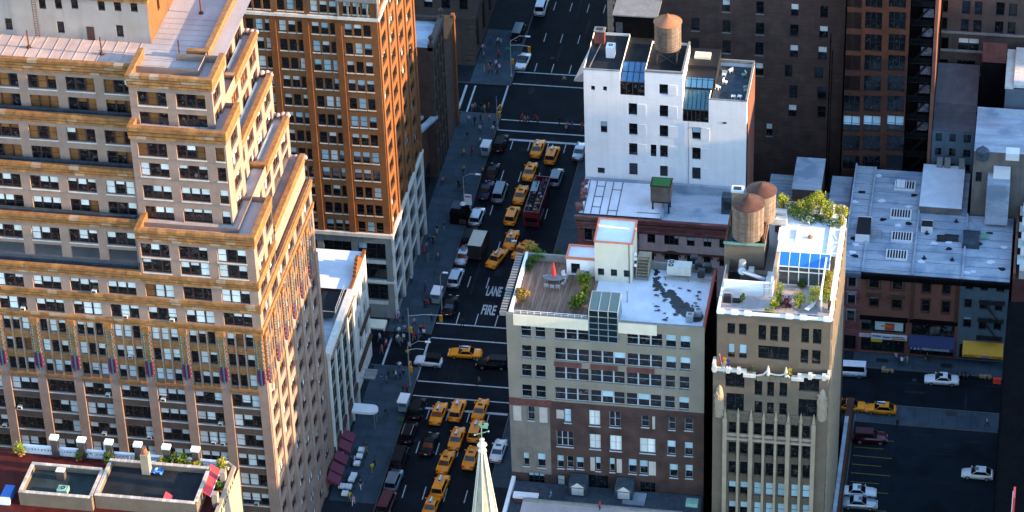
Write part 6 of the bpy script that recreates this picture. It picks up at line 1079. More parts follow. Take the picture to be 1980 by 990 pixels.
    for k, (px, py) in enumerate(((1750, 358), (1742, 413), (1744, 457), (1734, 492))):
        x, y = at(px, py, zr + .3); s = thing("roof_skylight", names[k], "skylight", (x, y, zr), 0, "skylights on the pink rowhouse roof"); put("curb", MB().box(-1.6, 1.6, -1.15, 1.15, 0, .35).mesh("curb", M['coping']), s); put("glass", MB().box(-1.45, 1.45, -1.0, 1.0, .35, .38).mesh("glass", M['black']), s)
        for j in range(8): put("rib", MB().box(-.06, .06, -1.0, 1.0, .38, .5).mesh("rib", M['coping']), s, (-1.45 + j * .414, 0, 0))
        if k == 0: put("board", MB().box(-1.3, -.7, -1.1, 1.1, .5, .55).box(-.6, 0, -1.1, 1.1, .5, .55).mesh("board", M['coping']), s)
    for k, (px, py, lb) in enumerate(((1822, 341, "far vent on the white rear roof"), (1817, 386, "vent with tar collar on the white rear roof"), (1849, 429, "vent near the right edge of the pilaster house roof"), (1787, 500, "vent above the arched rowhouse cornice"), (1841, 503, "vent above the pilaster rowhouse cornice"), (1792, 452, "vent beside the small roof hatch"))):
        x, y = at(px, py, zr); v = thing("roof_vent", "small black " + lb, "vent", (x, y, zr), 0, "vents on the rowhouse roofs"); put("pipe", MB().cyl(0, 0, 0, .5, .13, n=8).mesh("pipe", M['black']), v); put("collar", MB().cyl(0, 0, 0, .08, .4, .3, n=8).mesh("collar", M['tar']), v)
    for px, py, w_, d_, h_, m_, lb in ((1793, 433, .8, .9, .9, 'black', "square dark roof hatch with white surround on the pilaster house"), (1840, 459, 1.0, .6, .3, 'tar', "flat black hatch on the pilaster rowhouse roof"), (1820, 460, .6, .6, .25, 'tar', "black tar patch mound on the pilaster rowhouse roof"), (1878, 460, 1.2, 1.8, .7, 'flash', "long dark skylight box on the blue rowhouse roof"), (1898, 457, 1.1, .6, .2, 'copper', "green flat hatch on the blue rowhouse roof"), (1670, 437, 1.0, 2.4, 1.4, 'black', "tall black roof box with white rim on the red rowhouse"), (1694, 450, .8, .6, .5, 'galv', "tilted metal vent box by the arched house roof")):
        x, y = at(px, py, zr + h_); b = thing("roof_hatch", lb, "roof hatch", (x, y, zr)); put("box", MB().box(-w_, w_, -d_, d_, 0, h_).mesh("box", M[m_]), b); [put("rim", MB().box(-w_ - .08, w_ + .08, y_, y_ + .08, 0, h_ + .1).mesh("rim", M['coping'] if m_ == 'black' else M[m_]), b) for y_ in (-d_ - .08, d_)]
    th = thing("white_rear_extension", "raised white roofed rear extension behind the pink rowhouses", "building", (-9, 398, 0)); wpart("wall", MB().box(-12.0, -5.6, 392.3, 404, 10, 15.6), [M['greypatch']], th); wpart("white_roof", MB().box(-12.0, -5.6, 392.3, 404, 15.6, 15.7), [M['roof_w']], th); ch = MB(); [ch.box(x, x + .9, 403.2, 404, 15.7, 17.2) for x in (-10.0, -8.8, -6.6)]; wpart("chimneys", ch, [M['lime_g']], th)
    th = thing("dark_side_shed", "blue grey shed roofs beside the rear of the red rowhouse", "shed", (-26, 392, 0)); wpart("walls", MB().box(-36, -22.6, 380, 404, 0, 9).box(-31.5, -27.2, 394, 403, 9, 16).box(-35.5, -31.6, 392, 403, 9, 12.5), [M['dbrick']], th); wpart("roofs", MB().box(-36, -22.6, 380, 404, 9, 9.08).box(-31.6, -27.1, 394, 403, 16, 16.1).box(-35.6, -31.6, 392, 403, 12.5, 12.6).box(-26, -22.8, 396, 403, 9.1, 13), [M['roof_b']], th)
    st = MB(); [st.box(-35.5, -31.7, 392.2 + .9 * k, 392.4 + .9 * k, 12.6, 12.72) for k in range(11)]; wpart("roof_ribs", st, [M['roof_b']], th)
    # right edge
    th = thing("sunlit_terrace_building", "sunlit building edge with white terraces at the right rim", "building", (8, 388, 0)); w = MB().box(2.75, 20, 375.2, 392.5, 0, 15.5, 0); [w.box(3.6, 20, 375.2 + 3.2 * k, 377.4 + 3.2 * k, 15.5, 17 + .5 * k, 1) for k in range(5)]; w.box(2.75, 3.1, 375.2, 404.5, 15.5, 16.4, 2).box(9.1, 20, 393, 404.5, 0, 19, 0); wpart("wall", w, [M['redbrick_l'], M['lime'], M['pinkst']], th); aw = MB(); [aw.box(3.2, 6, 377 + 4 * k, 379.4 + 4 * k, 16.8 + .2 * k, 16.9 + .2 * k) for k in range(5)]; wpart("pale_panels", aw, [paint("pale_aqua_panel", (.45, .6, .58), .5)], th)
    th = thing("black_corner_building", "black shadowed side wall closing the parking lot at the right edge", "building", (14, 340, 0)); wpart("wall", MB().box(2.2, 30, 290, 358.2, 0, 23.5), [M['near_black']], th); wpart("roof", MB().box(2.4, 30, 290, 358, 23.5, 23.6), [M['near_black']], th)
    x, y = atX(1966, 968, 2.2); sg = thing("red_wall_sign", "small red and white striped sign on the black wall", "sign", (2.1, x, y)); put("panel", MB().box(-.12, 0, -.5, .5, -1.0, .6).mesh("panel", paint("sign_red", (.35, .03, .03), .5)), sg); s = MB(); [s.box(-.16, -.12, -.3, .3, -.9 + .3 * k, -.75 + .3 * k) for k in range(5)]; put("white_bars", s.mesh("white_bars", M['coping']), sg)
    # unseen blocks added beyond the right rim to keep the low sun off the streets
    for x0, x1, y0, y1, h, lb in ((50, 80, 268, 340, 54, "tall unseen sun blocker added beyond the black corner building"), (52, 82, 341, 373.4, 48, "unseen sun blocker added at the side street beyond the right edge"), (52, 82, 373.6, 380, 63, "slim tallest unseen sun blocker added beyond the right edge"), (122, 150, 404, 452, 66, "tall unseen sun blocker added across the far cross street beyond the right edge"), (52, 82, 380.2, 402, 50, "unseen sun blocker added beyond the low rear houses")):
        th = thing("sun_blocker", lb, "building", ((x0 + x1) / 2, (y0 + y1) / 2, 0)); wpart("wall", MB().box(x0, x1, y0, y1, 0, h), [M['dbrick']], th); wpart("roof", MB().box(x0 + .5, x1 - .5, y0 + .5, y1 - .5, h, h + .1), [M['tar_g']], th)
    th = thing("mid_block_filler", "unseen filler block added behind the beige building against stray light", "building", (-42, 350, 0)); wpart("wall", MB().box(-62.4, -20.6, 342, 357.6, 0, 21), [M['dbrick']], th); wpart("roof", MB().box(-62, -21, 342.4, 357.2, 21, 21.1), [M['tar_g']], th)  # unseen filler, added to stop light leaking into the streets
    th = thing("far_block_filler", "unseen filler block added beyond the far cross street against stray light", "building", (-20, 480, 0)); wpart("wall", MB().box(-61.8, 45, 449, 520, 0, 38), [M['dbrick']], th); wpart("roof", MB().box(-61, 44, 450, 519, 38, 38.1), [M['tar_g']], th)  # unseen filler, added to hold back sky light past the far street
    # ---- foreground: terrace roof at the lower left
    zt = 42.0; th = thing("terrace_roof_building", "stone building with balustraded red tiled roof terrace in the lower left foreground", "building", (-105, 280, 0)); XR_, YB_ = at(463, 893, zt)[0] - .2, at(463, 893, zt)[1]; XL_ = -122.0
    w = MB().box(XL_ - 20, XR_, 262, YB_, 0, zt - 1.1, 0, 1); wpart("stone_wall", w, [M['gothic_l'], M['redtile']], th)
    bal = MB(); zb = zt - 1.1; cx0 = at(30, 872, zt)[0]
    bal.box(cx0, XR_ - 1.2, YB_ - .45, YB_, zt - .25, zt, 0).box(cx0, XR_ - 1.2, YB_ - .45, YB_, zb, zb + .2, 0); wpart("balustrade_rail", bal, [M['coping']], th)
    bm = MB().lathe(0, 0, [(.08, 0), (.14, .25), (.07, .5), (.1, .65)], 6).mesh("baluster", M['coping']); n = int((XR_ - 1.4 - cx0) / .42)
    for k in range(n): put("baluster", bm, th, (cx0 + .2 + k * .42 + 105, YB_ - .22 - 280, zb + .2))
    for px in (100, 155, 210, 268, 325, 383): X = at(px, 862, zt + 1.3)[0]; p = MB().box(X - .42, X + .42, YB_ - .75, YB_ - .1, zb, zt + 1.6, 0).box(X - .52, X + .52, YB_ - .85, YB_, zt + 1.6, zt + 1.95, 1); wpart("terrace_pillar", p, [M['dbeige'], M['coping']], th)
    sb = MB(); sb.box(XR_ - .5, XR_, 262, YB_ - 1.0, zt - .3, zt, 0).beam((XR_ - 1.2, YB_ - .2, zt - .15), (XR_ - .25, YB_ - 1.0, zt - .15), .2); [sb.box(XR_ - .45, XR_ - .05, 262 + .9 * k, 262.5 + .9 * k, zb, zt - .3, 0) for k in range(25)]; wpart("side_balustrade", sb, [M['gothic_l']], th)
    for px, py in ((432, 925), (417, 968)): x, y = at(px, py, zt); wpart("side_pillar", MB().box(x - .35, x + .35, y - .4, y + .4, zb, zt + 1.2, 0), [M['gothic_l']], th)
    # roof courts on the terrace
    z2 = zt + .3
    def court(nm, lb, pts, floor, h):
        P = [at(px, py, z2 + h) for px, py in pts]; x0 = min(p[0] for p in P); x1 = max(p[0] for p in P); y0 = min(p[1] for p in P); y1 = max(p[1] for p in P); t = thing(nm, lb, "roof", ((x0 + x1) / 2, (y0 + y1) / 2, zb)); wpart("wall", MB().box(x0, x1, y0, y0 + .4, zb - 3, z2 + h).box(x0, x1, y1 - .4, y1, zb, z2 + h).box(x0, x0 + .4, y0 + .4, y1 - .4, zb, z2 + h).box(x1 - .4, x1, y0 + .4, y1 - .4, zb, z2 + h), [M['gothic']], t); wpart("floor", MB().box(x0 + .4, x1 - .4, y0 + .4, y1 - .4, zb, z2 + h - .75), [floor], t)
        brick = MB().box(0, .42, 0, .46, 0, .1).mesh("coping_brick", mat("coping_brick", (.5, .42, .36), var=.2, rnd=.25))
        for k in range(int((x1 - x0) / .45)): put("coping_brick", brick, t, (x0 + k * .45 - t.location[0], y1 - .43 - t.location[1], z2 + h - zb)); put("coping_brick", brick, t, (x0 + k * .45 - t.location[0], y0 - .03 - t.location[1], z2 + h - zb))
        for k in range(int((y1 - y0 - .9) / .45)): put("coping_brick", brick, t, (x0 - .03 - t.location[0], y0 + .45 + k * .45 - t.location[1], z2 + h - zb)); put("coping_brick", brick, t, (x1 - .42 - t.location[0], y0 + .45 + k * .45 - t.location[1], z2 + h - zb))
        return t, x0, x1, y0, y1
    tg = mat("green_black_roofing", (.03, .045, .045), rough=.5, var=.4, scale=.4)
    t, x0, x1, y0, y1 = court("green_roof_court", "walled dark green flat roof with brick coping in the lower left", ((36, 952), (62, 895), (190, 905), (180, 957)), tg, .6)
    t2, a0, a1, b0, b1 = court("black_roof_court", "walled black tar roof with blue tarpaulin at the lower left", ((182, 958), (210, 900), (400, 903), (385, 962)), M['tar_g'], .6)
    zf = z2 - .1
    for px, py, lb in ((118, 915, "grey box vent with sunlit side on the green roof court"),): x, y = at(px, py, zf + .8); v = thing("roof_vent_box", lb, "vent", (x, y, zf)); put("box", MB().box(-.5, .5, -.4, .4, 0, 1.3).mesh("box", M['dbeige']), v); put("cap", MB().box(-.55, .55, -.45, .45, 1.3, 1.38).mesh("cap", M['lime']), v)
    x, y = at(122, 947, zf + .5); ac_unit("pale green condenser with round fan at the near edge of the green roof court", x, y, zf, 1.3, 1.1, .8, [(0, 0)], None, 'copper')
    x, y = at(282, 895, zf + 1.5); c = thing("tan_chimney", "sunlit tan chimney with red clay pot between the roof courts", "chimney", (x, y, zf)); put("shaft", MB().box(-.5, .5, -.5, .5, 0, 3.0).mesh("shaft", M['gothic_l']), c); put("clay_pot", MB().lathe(0, 0, [(.3, 3.0), (.38, 3.3), (.25, 3.8)], 8).mesh("clay_pot", M['pot']), c)
    x, y = at(302, 907, zf); tp = thing("blue_tarpaulin", "crumpled blue tarpaulin on the black roof court", "tarpaulin", (x, y, zf)); rr = random.Random(4); g = MB(); N = 9; hh = [[rr.uniform(.02, .45) for _ in range(N)] for _ in range(N)]
    for i in range(N - 1):
        for j in range(N - 1): g.face([(-1.1 + i * .27, -1.2 + j * .3, hh[i][j]), (-.83 + i * .27, -1.2 + j * .3, hh[i + 1][j]), (-.83 + i * .27, -.9 + j * .3, hh[i + 1][j + 1]), (-1.1 + i * .27, -.9 + j * .3, hh[i][j + 1])])
    put("sheet", g.mesh("sheet", paint("blue_tarp", (.03, .16, .5), .5)), tp)
    rd = paint("red_awning_canvas", (.55, .02, .03), .6)
    for k, (px, py, lb) in enumerate(((402, 925, "long red awning along the sunny side of the black roof court"), (322, 962, "small bright red awning at the near end of the black roof court"))):
        x, y = at(px, py, z2 + .3); a = thing("red_awning", lb, "awning", (x, y, z2)); L = 2.6 if k == 0 else .9; put("canvas", MB().face([(-.3, -L, .5), (.9, -L, -.4), (.9, L, -.4), (-.3, L, .5)]).mesh("canvas", rd), a); put("bar", MB().beam((.9, -L, -.4), (.9, L, -.4), .05).mesh("bar", M['coping']), a)
    for px, py, h, r_, ms, lb, pt in ((38, 872, 1.7, .6, ['leaf_y', 'leaf'], "potted yellow green shrub at the left end of the red terrace", .5), (322, 885, 1.3, .6, ['leaf_y', 'leaf'], "small shrub left of the middle terrace pillar", .3), (352, 882, 1.9, 1.0, ['leaf', 'leaf_y'], "wide bright green shrub between the terrace pillars", .3), (380, 888, 1.3, .8, ['leaf_y', 'leaf_o'], "round green and orange shrub by the last terrace pillar", .3), (436, 885, 1.6, .7, ['leaf_y', 'leaf_o'], "small yellow tree in a pot at the terrace corner", .5), (155, 878, 1.3, .5, ['leaf_d', 'leaf_d'], "dark conical shrub against the second terrace pillar", .3), (212, 882, 1.4, .7, ['leaf_d', 'leaf'], "dark green round shrub against the third terrace pillar", .3), (270, 886, 1.2, .5, ['leaf_d', 'leaf_d'], "dark shrub behind the chimney", .3), (425, 940, 1.0, .5, ['leaf', 'leaf_d'], "green shrub on the right arm of the red terrace", .3), (418, 978, 1.0, .5, ['leaf_r', 'leaf_r'], "purple shrub at the bottom of the red terrace", .3)):
        x, y = at(px, py, zt - .3); plant("terrace_plant", lb, x, min(y, YB_ - .9), zb, h, r_, ms, "plants on the red terrace", 200, pt)
    x, y = at(15, 945, zf); b = thing("blue_roof_machine", "blue and white machine box on the roof at the far lower left", "machine", (x, y, zt - 1.0)); put("body", MB().box(-.6, .6, -1.3, 1.0, 0, 1.0).mesh("body", paint("machine_blue", (.03, .13, .4), .5)), b); put("white_end", MB().box(-.62, .62, -1.7, -1.3, 0, .9).mesh("white_end", M['coping']), b)
    # ---- church steeple
    x, y = at(931, 838, 56); th = thing("church_steeple", "pale stone church steeple with copper weathercock in the bottom foreground", "steeple", (x, y, 0)); me = MB(); zc = 53.2; nn = 8
    me.lathe(0, 0, [(3.6, 25), (2.2, 38), (.3, zc)], nn); put("spire", me.mesh("spire", [mat('weathered_spire_stone', (.4, .37, .28), var=.2, scale=.8, streak=.6, dark=(.13, .13, .1))]), th); rb = MB(); [rb.beam((2.24 * math.cos(R(45 * k)), 2.24 * math.sin(R(45 * k)), 38), (.36 * math.cos(R(45 * k)), .36 * math.sin(R(45 * k)), zc), .09) for k in range(8)]; put("spire_ribs", rb.mesh("spire_ribs", M['lime']), th)
    put("finial", MB().lathe(0, 0, [(.3, zc), (.55, zc + .25), (.35, zc + .5), (.3, zc + .8), (.62, zc + 1.1), (.3, zc + 1.4), (.25, zc + 1.7), (.32, zc + 1.9), (.08, zc + 2.1)], 8).mesh("finial", M['cream']), th)
    wv = MB().beam((0, 0, zc + 2), (0, 0, zc + 4.6), .04).beam((-.75, -.1, zc + 2.6), (.75, .1, zc + 3.1), .06).lathe(-.8, -.1, [(.03, zc + 2.45), (.14, zc + 2.55), (.03, zc + 2.7)], 6).lathe(.8, .1, [(.03, zc + 2.98), (.14, zc + 3.1), (.03, zc + 3.22)], 6); put("vane_arms", wv.mesh("vane_arms", M['copper']), th); ck = MB().prism([(-.1, -.04), (.75, -.04), (.75, .04), (-.1, .04)], zc + 3.6, zc + 4.0).prism([(.35, -.03), (.85, -.03), (.85, .03), (.35, .03)], zc + 4.0, zc + 4.4).prism([(-.3, -.03), (.05, -.03), (.05, .03), (-.3, .03)], zc + 3.95, zc + 4.3); put("cockerel", ck.mesh("cockerel", M['copper']), th)
    # ---- low roofs in front of the beige building
    th = thing("low_metal_roofs", "low dark roofs with two metal dormers in front of the beige building", "building", (-50, 312, 0)); zl = 15.5; w = MB().box(-62.3, -36.5, 303, 319.3, 0, zl, 0).box(-62.5, -62.0, 303, 319.4, zl, zl + .7, 1); wpart("roof_slab", w, [M['flash'], M['coping']], th)
    for px in (1113, 1204): x, y = at(px, 965, zl + 1); y = 317.6; d = MB().box(x - 1.2, x + 1.2, y - .6, 319.2, zl, zl + 2.2, 0).face([(x - 1.0, y - .7, zl + 1.6), (x + 1.0, y - .7, zl + 1.6), (x, y - .7, zl + 2.4)], 1).box(x - .8, x + .8, y - .66, y - .6, zl + .3, zl + 1.4, 1); wpart("metal_dormer", d, [M['flash'], M['lime']], th)
    x, y = at(1017, 965, zl + .5); wpart("brick_parapet", MB().box(x - 1.6, x + 1.6, y - .4, y + .4, zl, zl + .9, 0).box(x - 1.7, x + 1.7, y - .5, y + .5, zl + .9, zl + 1.3, 1), [M['redbrick_l'], M['coping']], th)
    for k in range(9): x, y = at(1130 + k * 2.5, 958, zl); wpart("roof_rib", MB().box(-47 - .01 * k, -44, 316.2 + .3 * k, 316.3 + .3 * k, zl, zl + .2), [M['roof_b']], th)
    th = thing("grey_slab_roof", "pale grey flat roof at the bottom edge below the beige building", "building", (-50, 303, 0)); x0, y0 = at(1010, 972, 17); wpart("slab", MB().box(x0, -38.5, 290, y0 + .6, 0, 17.0, 0).box(x0, -38.5, y0 + .3, y0 + .6, 17, 17.35, 1), [M['roof'], M['lime_g']], th); x, y = at(1338, 972, 17.3); wpart("green_hatch", MB().box(x - .8, x + .8, y - .6, y + .6, 17, 17.6), [M['copper']], th)
build_back()
# ================================================================== vehicles
CP = dict(taxi=paint("taxi_yellow", (.92, .285, .004), .35, .1, spec=.3, var=.1), black=paint("car_black", (.005, .006, .008), .35, .0, spec=.12), navy=paint("car_navy", (.01, .017, .045), .35, .0, spec=.15), silver=paint("car_silver", (.4, .44, .48), .25, .4, metal=.4), white=paint("car_white", (.72, .75, .78), .3, .4), teal=paint("car_teal_grey", (.09, .14, .17), .3, .4), maroon=paint("car_maroon", (.07, .006, .018), .3, .15), grey=paint("car_grey_blue", (.12, .17, .22), .28, .4, metal=.3), red=paint("bus_red", (.16, .01, .022), .35, .3), cream=paint("truck_cream", (.55, .53, .42), .5))
TYRE = paint("tyre_rubber", (.01, .01, .011), .8); RIM = paint("wheel_rim", (.4, .41, .42), .3, metal=.6); CGL = paint("car_glass", (.006, .008, .011), .06, spec=.8); TAIL = paint("tail_lamp", (.5, .012, .01), .25); HEAD = paint("head_lamp", (.7, .72, .72), .15); TRIM = paint("car_trim", (.015, .015, .016), .5); SIGNW = paint("roof_sign_white", (.72, .76, .78), .4); SIGND = paint("roof_sign_ad", (.03, .06, .12), .4)
_wm = MB(); 
def _wheel():
    t = MB(); n = 16
    for k in range(n):
        a, b = 2 * math.pi * k / n, 2 * math.pi * (k + 1) / n; P = lambda r, an, x: (x, r * math.cos(an), r * math.sin(an))
        t.face([P(.33, a, -.11), P(.33, b, -.11), P(.33, b, .11), P(.33, a, .11)]); [t.face([P(.33, a, x), P(.33, b, x), P(.2, b, x), P(.2, a, x)][::s]) for x, s in ((.11, 1), (-.11, -1))]
    r = MB(); [r.face([(x, .2 * math.cos(2 * math.pi * k / n), .2 * math.sin(2 * math.pi * k / n)) for k in range(n)]) for x in (.1, -.1)]
    return t.mesh("tyre", TYRE), r.mesh("rim", RIM)
TYM, RMM = _wheel()
SPEC = dict(  # L, W, H, belt, hood, base y0,y1 (share of half length), roof y0,y1, tail height
    sedan=(5.1, 1.92, 1.46, .95, .9, -.56, .4, -.3, .1, .95), compact=(4.5, 1.8, 1.5, .95, .88, -.86, .42, -.5, .08, .98), suv=(4.9, 1.95, 1.82, 1.08, 1.05, -.95, .4, -.86, .14, 1.08), van=(5.3, 2.0, 2.1, 1.15, 1.1, -.97, .62, -.93, .42, 1.15), jeep=(4.2, 1.85, 1.8, 1.05, 1.05, -.9, .22, -.86, .1, 1.05))
_PROTO = {}
def car_proto(kind, col, sign=None, roof=None):
    key = (kind, col, sign, roof)
    if key in _PROTO: return _PROTO[key]
    L, W, H, belt, hood, b0, b1, r0, r1, tail = SPEC[kind]; hl, hw = L / 2, W / 2; root = put("car", None); P = CP[col]; b = MB()
    st = [(-1.0, .84, .6), (-.97, .93, tail * .9), (-.86, .98, tail), (b0, 1, belt), ((b0 + b1) / 2, 1.0, belt), (b1, 1, belt), (b1 + .12, .995, hood), (.8, .96, hood * .93), (.94, .88, hood * .8), (1.0, .8, .56)]
    rings = []
    for f, w, zt in st:
        y = f * hl; w_ = w * hw; zb = .24; zm = zb + (zt - zb) * .55; i = len(b.v); b.v += [(-w_ * .93, y, zb), (-w_, y, zm), (-w_ * .97, y, zt - .07), (-w_ * .88, y, zt), (w_ * .88, y, zt), (w_ * .97, y, zt - .07), (w_, y, zm), (w_ * .93, y, zb)]; rings.append(i)
    for i, j in zip(rings, rings[1:]):
        for k in range(8): b.f.append((i + k, i + (k + 1) % 8, j + (k + 1) % 8, j + k)[::-1]); b.m.append(0)
    b.f.append(tuple(rings[0] + k for k in range(8))[::-1]); b.m.append(0); b.f.append(tuple(rings[-1] + k for k in range(8))); b.m.append(0)
    me = b.mesh("body", P); [setattr(p, "use_smooth", len(p.vertices) == 4) for p in me.polygons]; put("body", me, root)
    bw, rw = hw * .87, hw * .74; zb, zr = belt - .01, H; B = [(-bw, b0 * hl), (bw, b0 * hl), (bw, b1 * hl), (-bw, b1 * hl)]; T = [(-rw, r0 * hl), (rw, r0 * hl), (rw, r1 * hl), (-rw, r1 * hl)]
    def pane(nm, i, j):
        c = [Vector((*B[i], zb)), Vector((*B[j], zb)), Vector((*T[j], zr - .03)), Vector((*T[i], zr - .03))]; m = sum(c, Vector()) / 4; c = [p + (m - p) * .09 for p in c]; put(nm, MB().face([p + (p - m) * 0 for p in c]).mesh(nm, CGL), root)
    cab = MB(); e = .015
    for i in range(4):
        j = (i + 1) % 4; cab.face([(B[i][0] * .985, B[i][1] * .99, zb), (B[j][0] * .985, B[j][1] * .99, zb), (T[j][0] * .97, T[j][1], zr - .05), (T[i][0] * .97, T[i][1], zr - .05)])
    put("pillars", cab.mesh("pillars", CP[roof] if roof else P), root)
    pane("rear_window", 0, 1); pane("side_window", 1, 2); pane("windscreen", 2, 3); pane("side_window", 3, 0)
    rf = MB().prism([(x * 1.02, y * 1.0 + (.06 if y > 0 else -.06)) for x, y in T], zr - .06, zr - .015).prism([(x * .88, y * .92) for x, y in T], zr - .015, zr + .01); put("roof", rf.mesh("roof", CP[roof] if roof else P), root)
    if sign == 'ad': put("roof_sign", MB().prism([(-.19, -.6), (.19, -.6), (.19, .6), (-.19, .6)], zr + .05, zr + .12, 0).prism([(-.17, -.58), (.17, -.58), (.04, .58), (-.04, .58)], zr + .12, zr + .42, 1, 0).mesh("roof_sign", [SIGNW, SIGND]), root)
    elif sign == 'light': put("roof_light", MB().prism([(-.35, -.1), (.35, -.1), (.3, .1), (-.3, .1)], zr + .01, zr + .17).mesh("roof_light", TRIM), root)
    elif sign == 'hatch': put("sunroof", MB().box(-.4, .4, -.15, .4, zr + .011, zr + .02).mesh("sunroof", CGL), root)
    elif sign == 'rails': put("roof_rail", MB().box(-rw + .02, -rw + .08, r0 * hl, r1 * hl, zr, zr + .06).mesh("roof_rail", CP['silver']), root); put("roof_rail", MB().box(rw - .08, rw - .02, r0 * hl, r1 * hl, zr, zr + .06).mesh("roof_rail", CP['silver']), root)
    for s in (-1, 1):
        put("headlight", MB().box(s * hw * .6 - .2, s * hw * .6 + .2, hl * .955, hl * .99, .56, .7).mesh("headlight", HEAD), root); put("taillight", MB().box(s * hw * .68 - .2, s * hw * .68 + .2, -hl * .995, -hl * .95, .62, .82).mesh("taillight", TAIL), root)
        put("mirror", MB().box(s * hw - .02 if s > 0 else s * hw - .18, s * hw + .18 if s > 0 else s * hw + .02, b1 * hl * .85, b1 * hl * .85 + .12, belt, belt + .16).mesh("mirror", P), root)
        for y in (-.6, .6): w = put("wheel", TYM, root, (s * (hw - .1), y * hl, .33)); put("rim", RMM, w, (0, 0, 0))
    put("bumper", MB().box(-hw * .8, hw * .8, -hl * 1.02, -hl * .98, .35, .52).mesh("bumper", TRIM if col != 'taxi' else P), root); put("number_plate", MB().box(-.2, .2, -hl * 1.025, -hl * 1.02, .55, .68).mesh("number_plate", SIGNW), root); put("bumper", MB().box(-hw * .75, hw * .75, hl * .98, hl * 1.01, .32, .5).mesh("bumper", TRIM if col != 'taxi' else P), root)
    root["used"] = 0; _PROTO[key] = root; return root
def vehicle(nm, label, cat, kind, col, px, py, hd=0, sign=None, roof=None, group=None, zc=.75):
    p = car_proto(kind, col, sign, roof)
    if p["used"]: o = copy_tree(p)
    else: o = p; p["used"] = 1
    x, y = at(px, py, zc); o.name = nm; o.location = (x, y, .004); o.rotation_euler = (0, 0, R(hd)); tag(o, label, cat, group); return o
G = "taxis on the avenue"
for px, py, s, k, hd, lb in ((848, 797, 'ad', 'sedan', -3, "leftmost of the three at the near stop line"), (885, 791, 'ad', 'suv', -2, "middle one of the three at the near stop line"), (929, 790, 'light', 'sedan', -2, "rightmost of the three at the near stop line"), (883, 845, 'ad', 'sedan', -1, "alone behind the middle one of the stop line three"), (921, 831, 'ad', 'suv', -2, "half hidden behind the weathercock of the steeple"), (862, 891, 'light', 'sedan', -4, "directly left of the steeple top, third row back"), (911, 882, 'light', 'sedan', -2, "just left of the steeple finial with plain roof"), (852, 938, 'ad', 'suv', -4, "second from the bottom edge in the near queue"), (834, 976, 'ad', 'sedan', -4, "cut by the bottom edge of the picture"),
                          (1040, 285, 'ad', 'sedan', -2, "first at the far stop line, left of two"), (1068, 298, 'ad', 'suv', -3, "beside the far stop line, right of two"), (1025, 329, 'light', 'sedan', -2, "second in the far queue with plain roof"), (1007, 374, 'light', 'sedan', -2, "left of the red bus front half"), (991, 415, 'light', 'suv', -3, "left of the red bus rear end"), (989, 461, 'ad', 'sedan', -2, "just behind the red bus"), (1011, 481, 'light', 'sedan', -17, "slanting half hidden by the roof deck cornice"), (961, 497, 'ad', 'sedan', -16, "slanting across lanes above the road lettering")):
    vehicle("yellow_taxi", "yellow taxi " + lb, "taxi", k, 'taxi', px, py, hd, s, None, G)
vehicle("yellow_taxi", "yellow taxi crossing the intersection sideways", "taxi", 'sedan', 'taxi', 899, 681, 92, 'ad', None, None); vehicle("yellow_taxi", "rounded yellow taxi with white roof sign on the side street", "taxi", 'compact', 'taxi', 1703, 789, 91, 'ad'); vehicle("yellow_taxi", "yellow taxi half hidden by the gothic tower on the side street", "taxi", 'sedan', 'taxi', 1640, 783, 91, 'light')
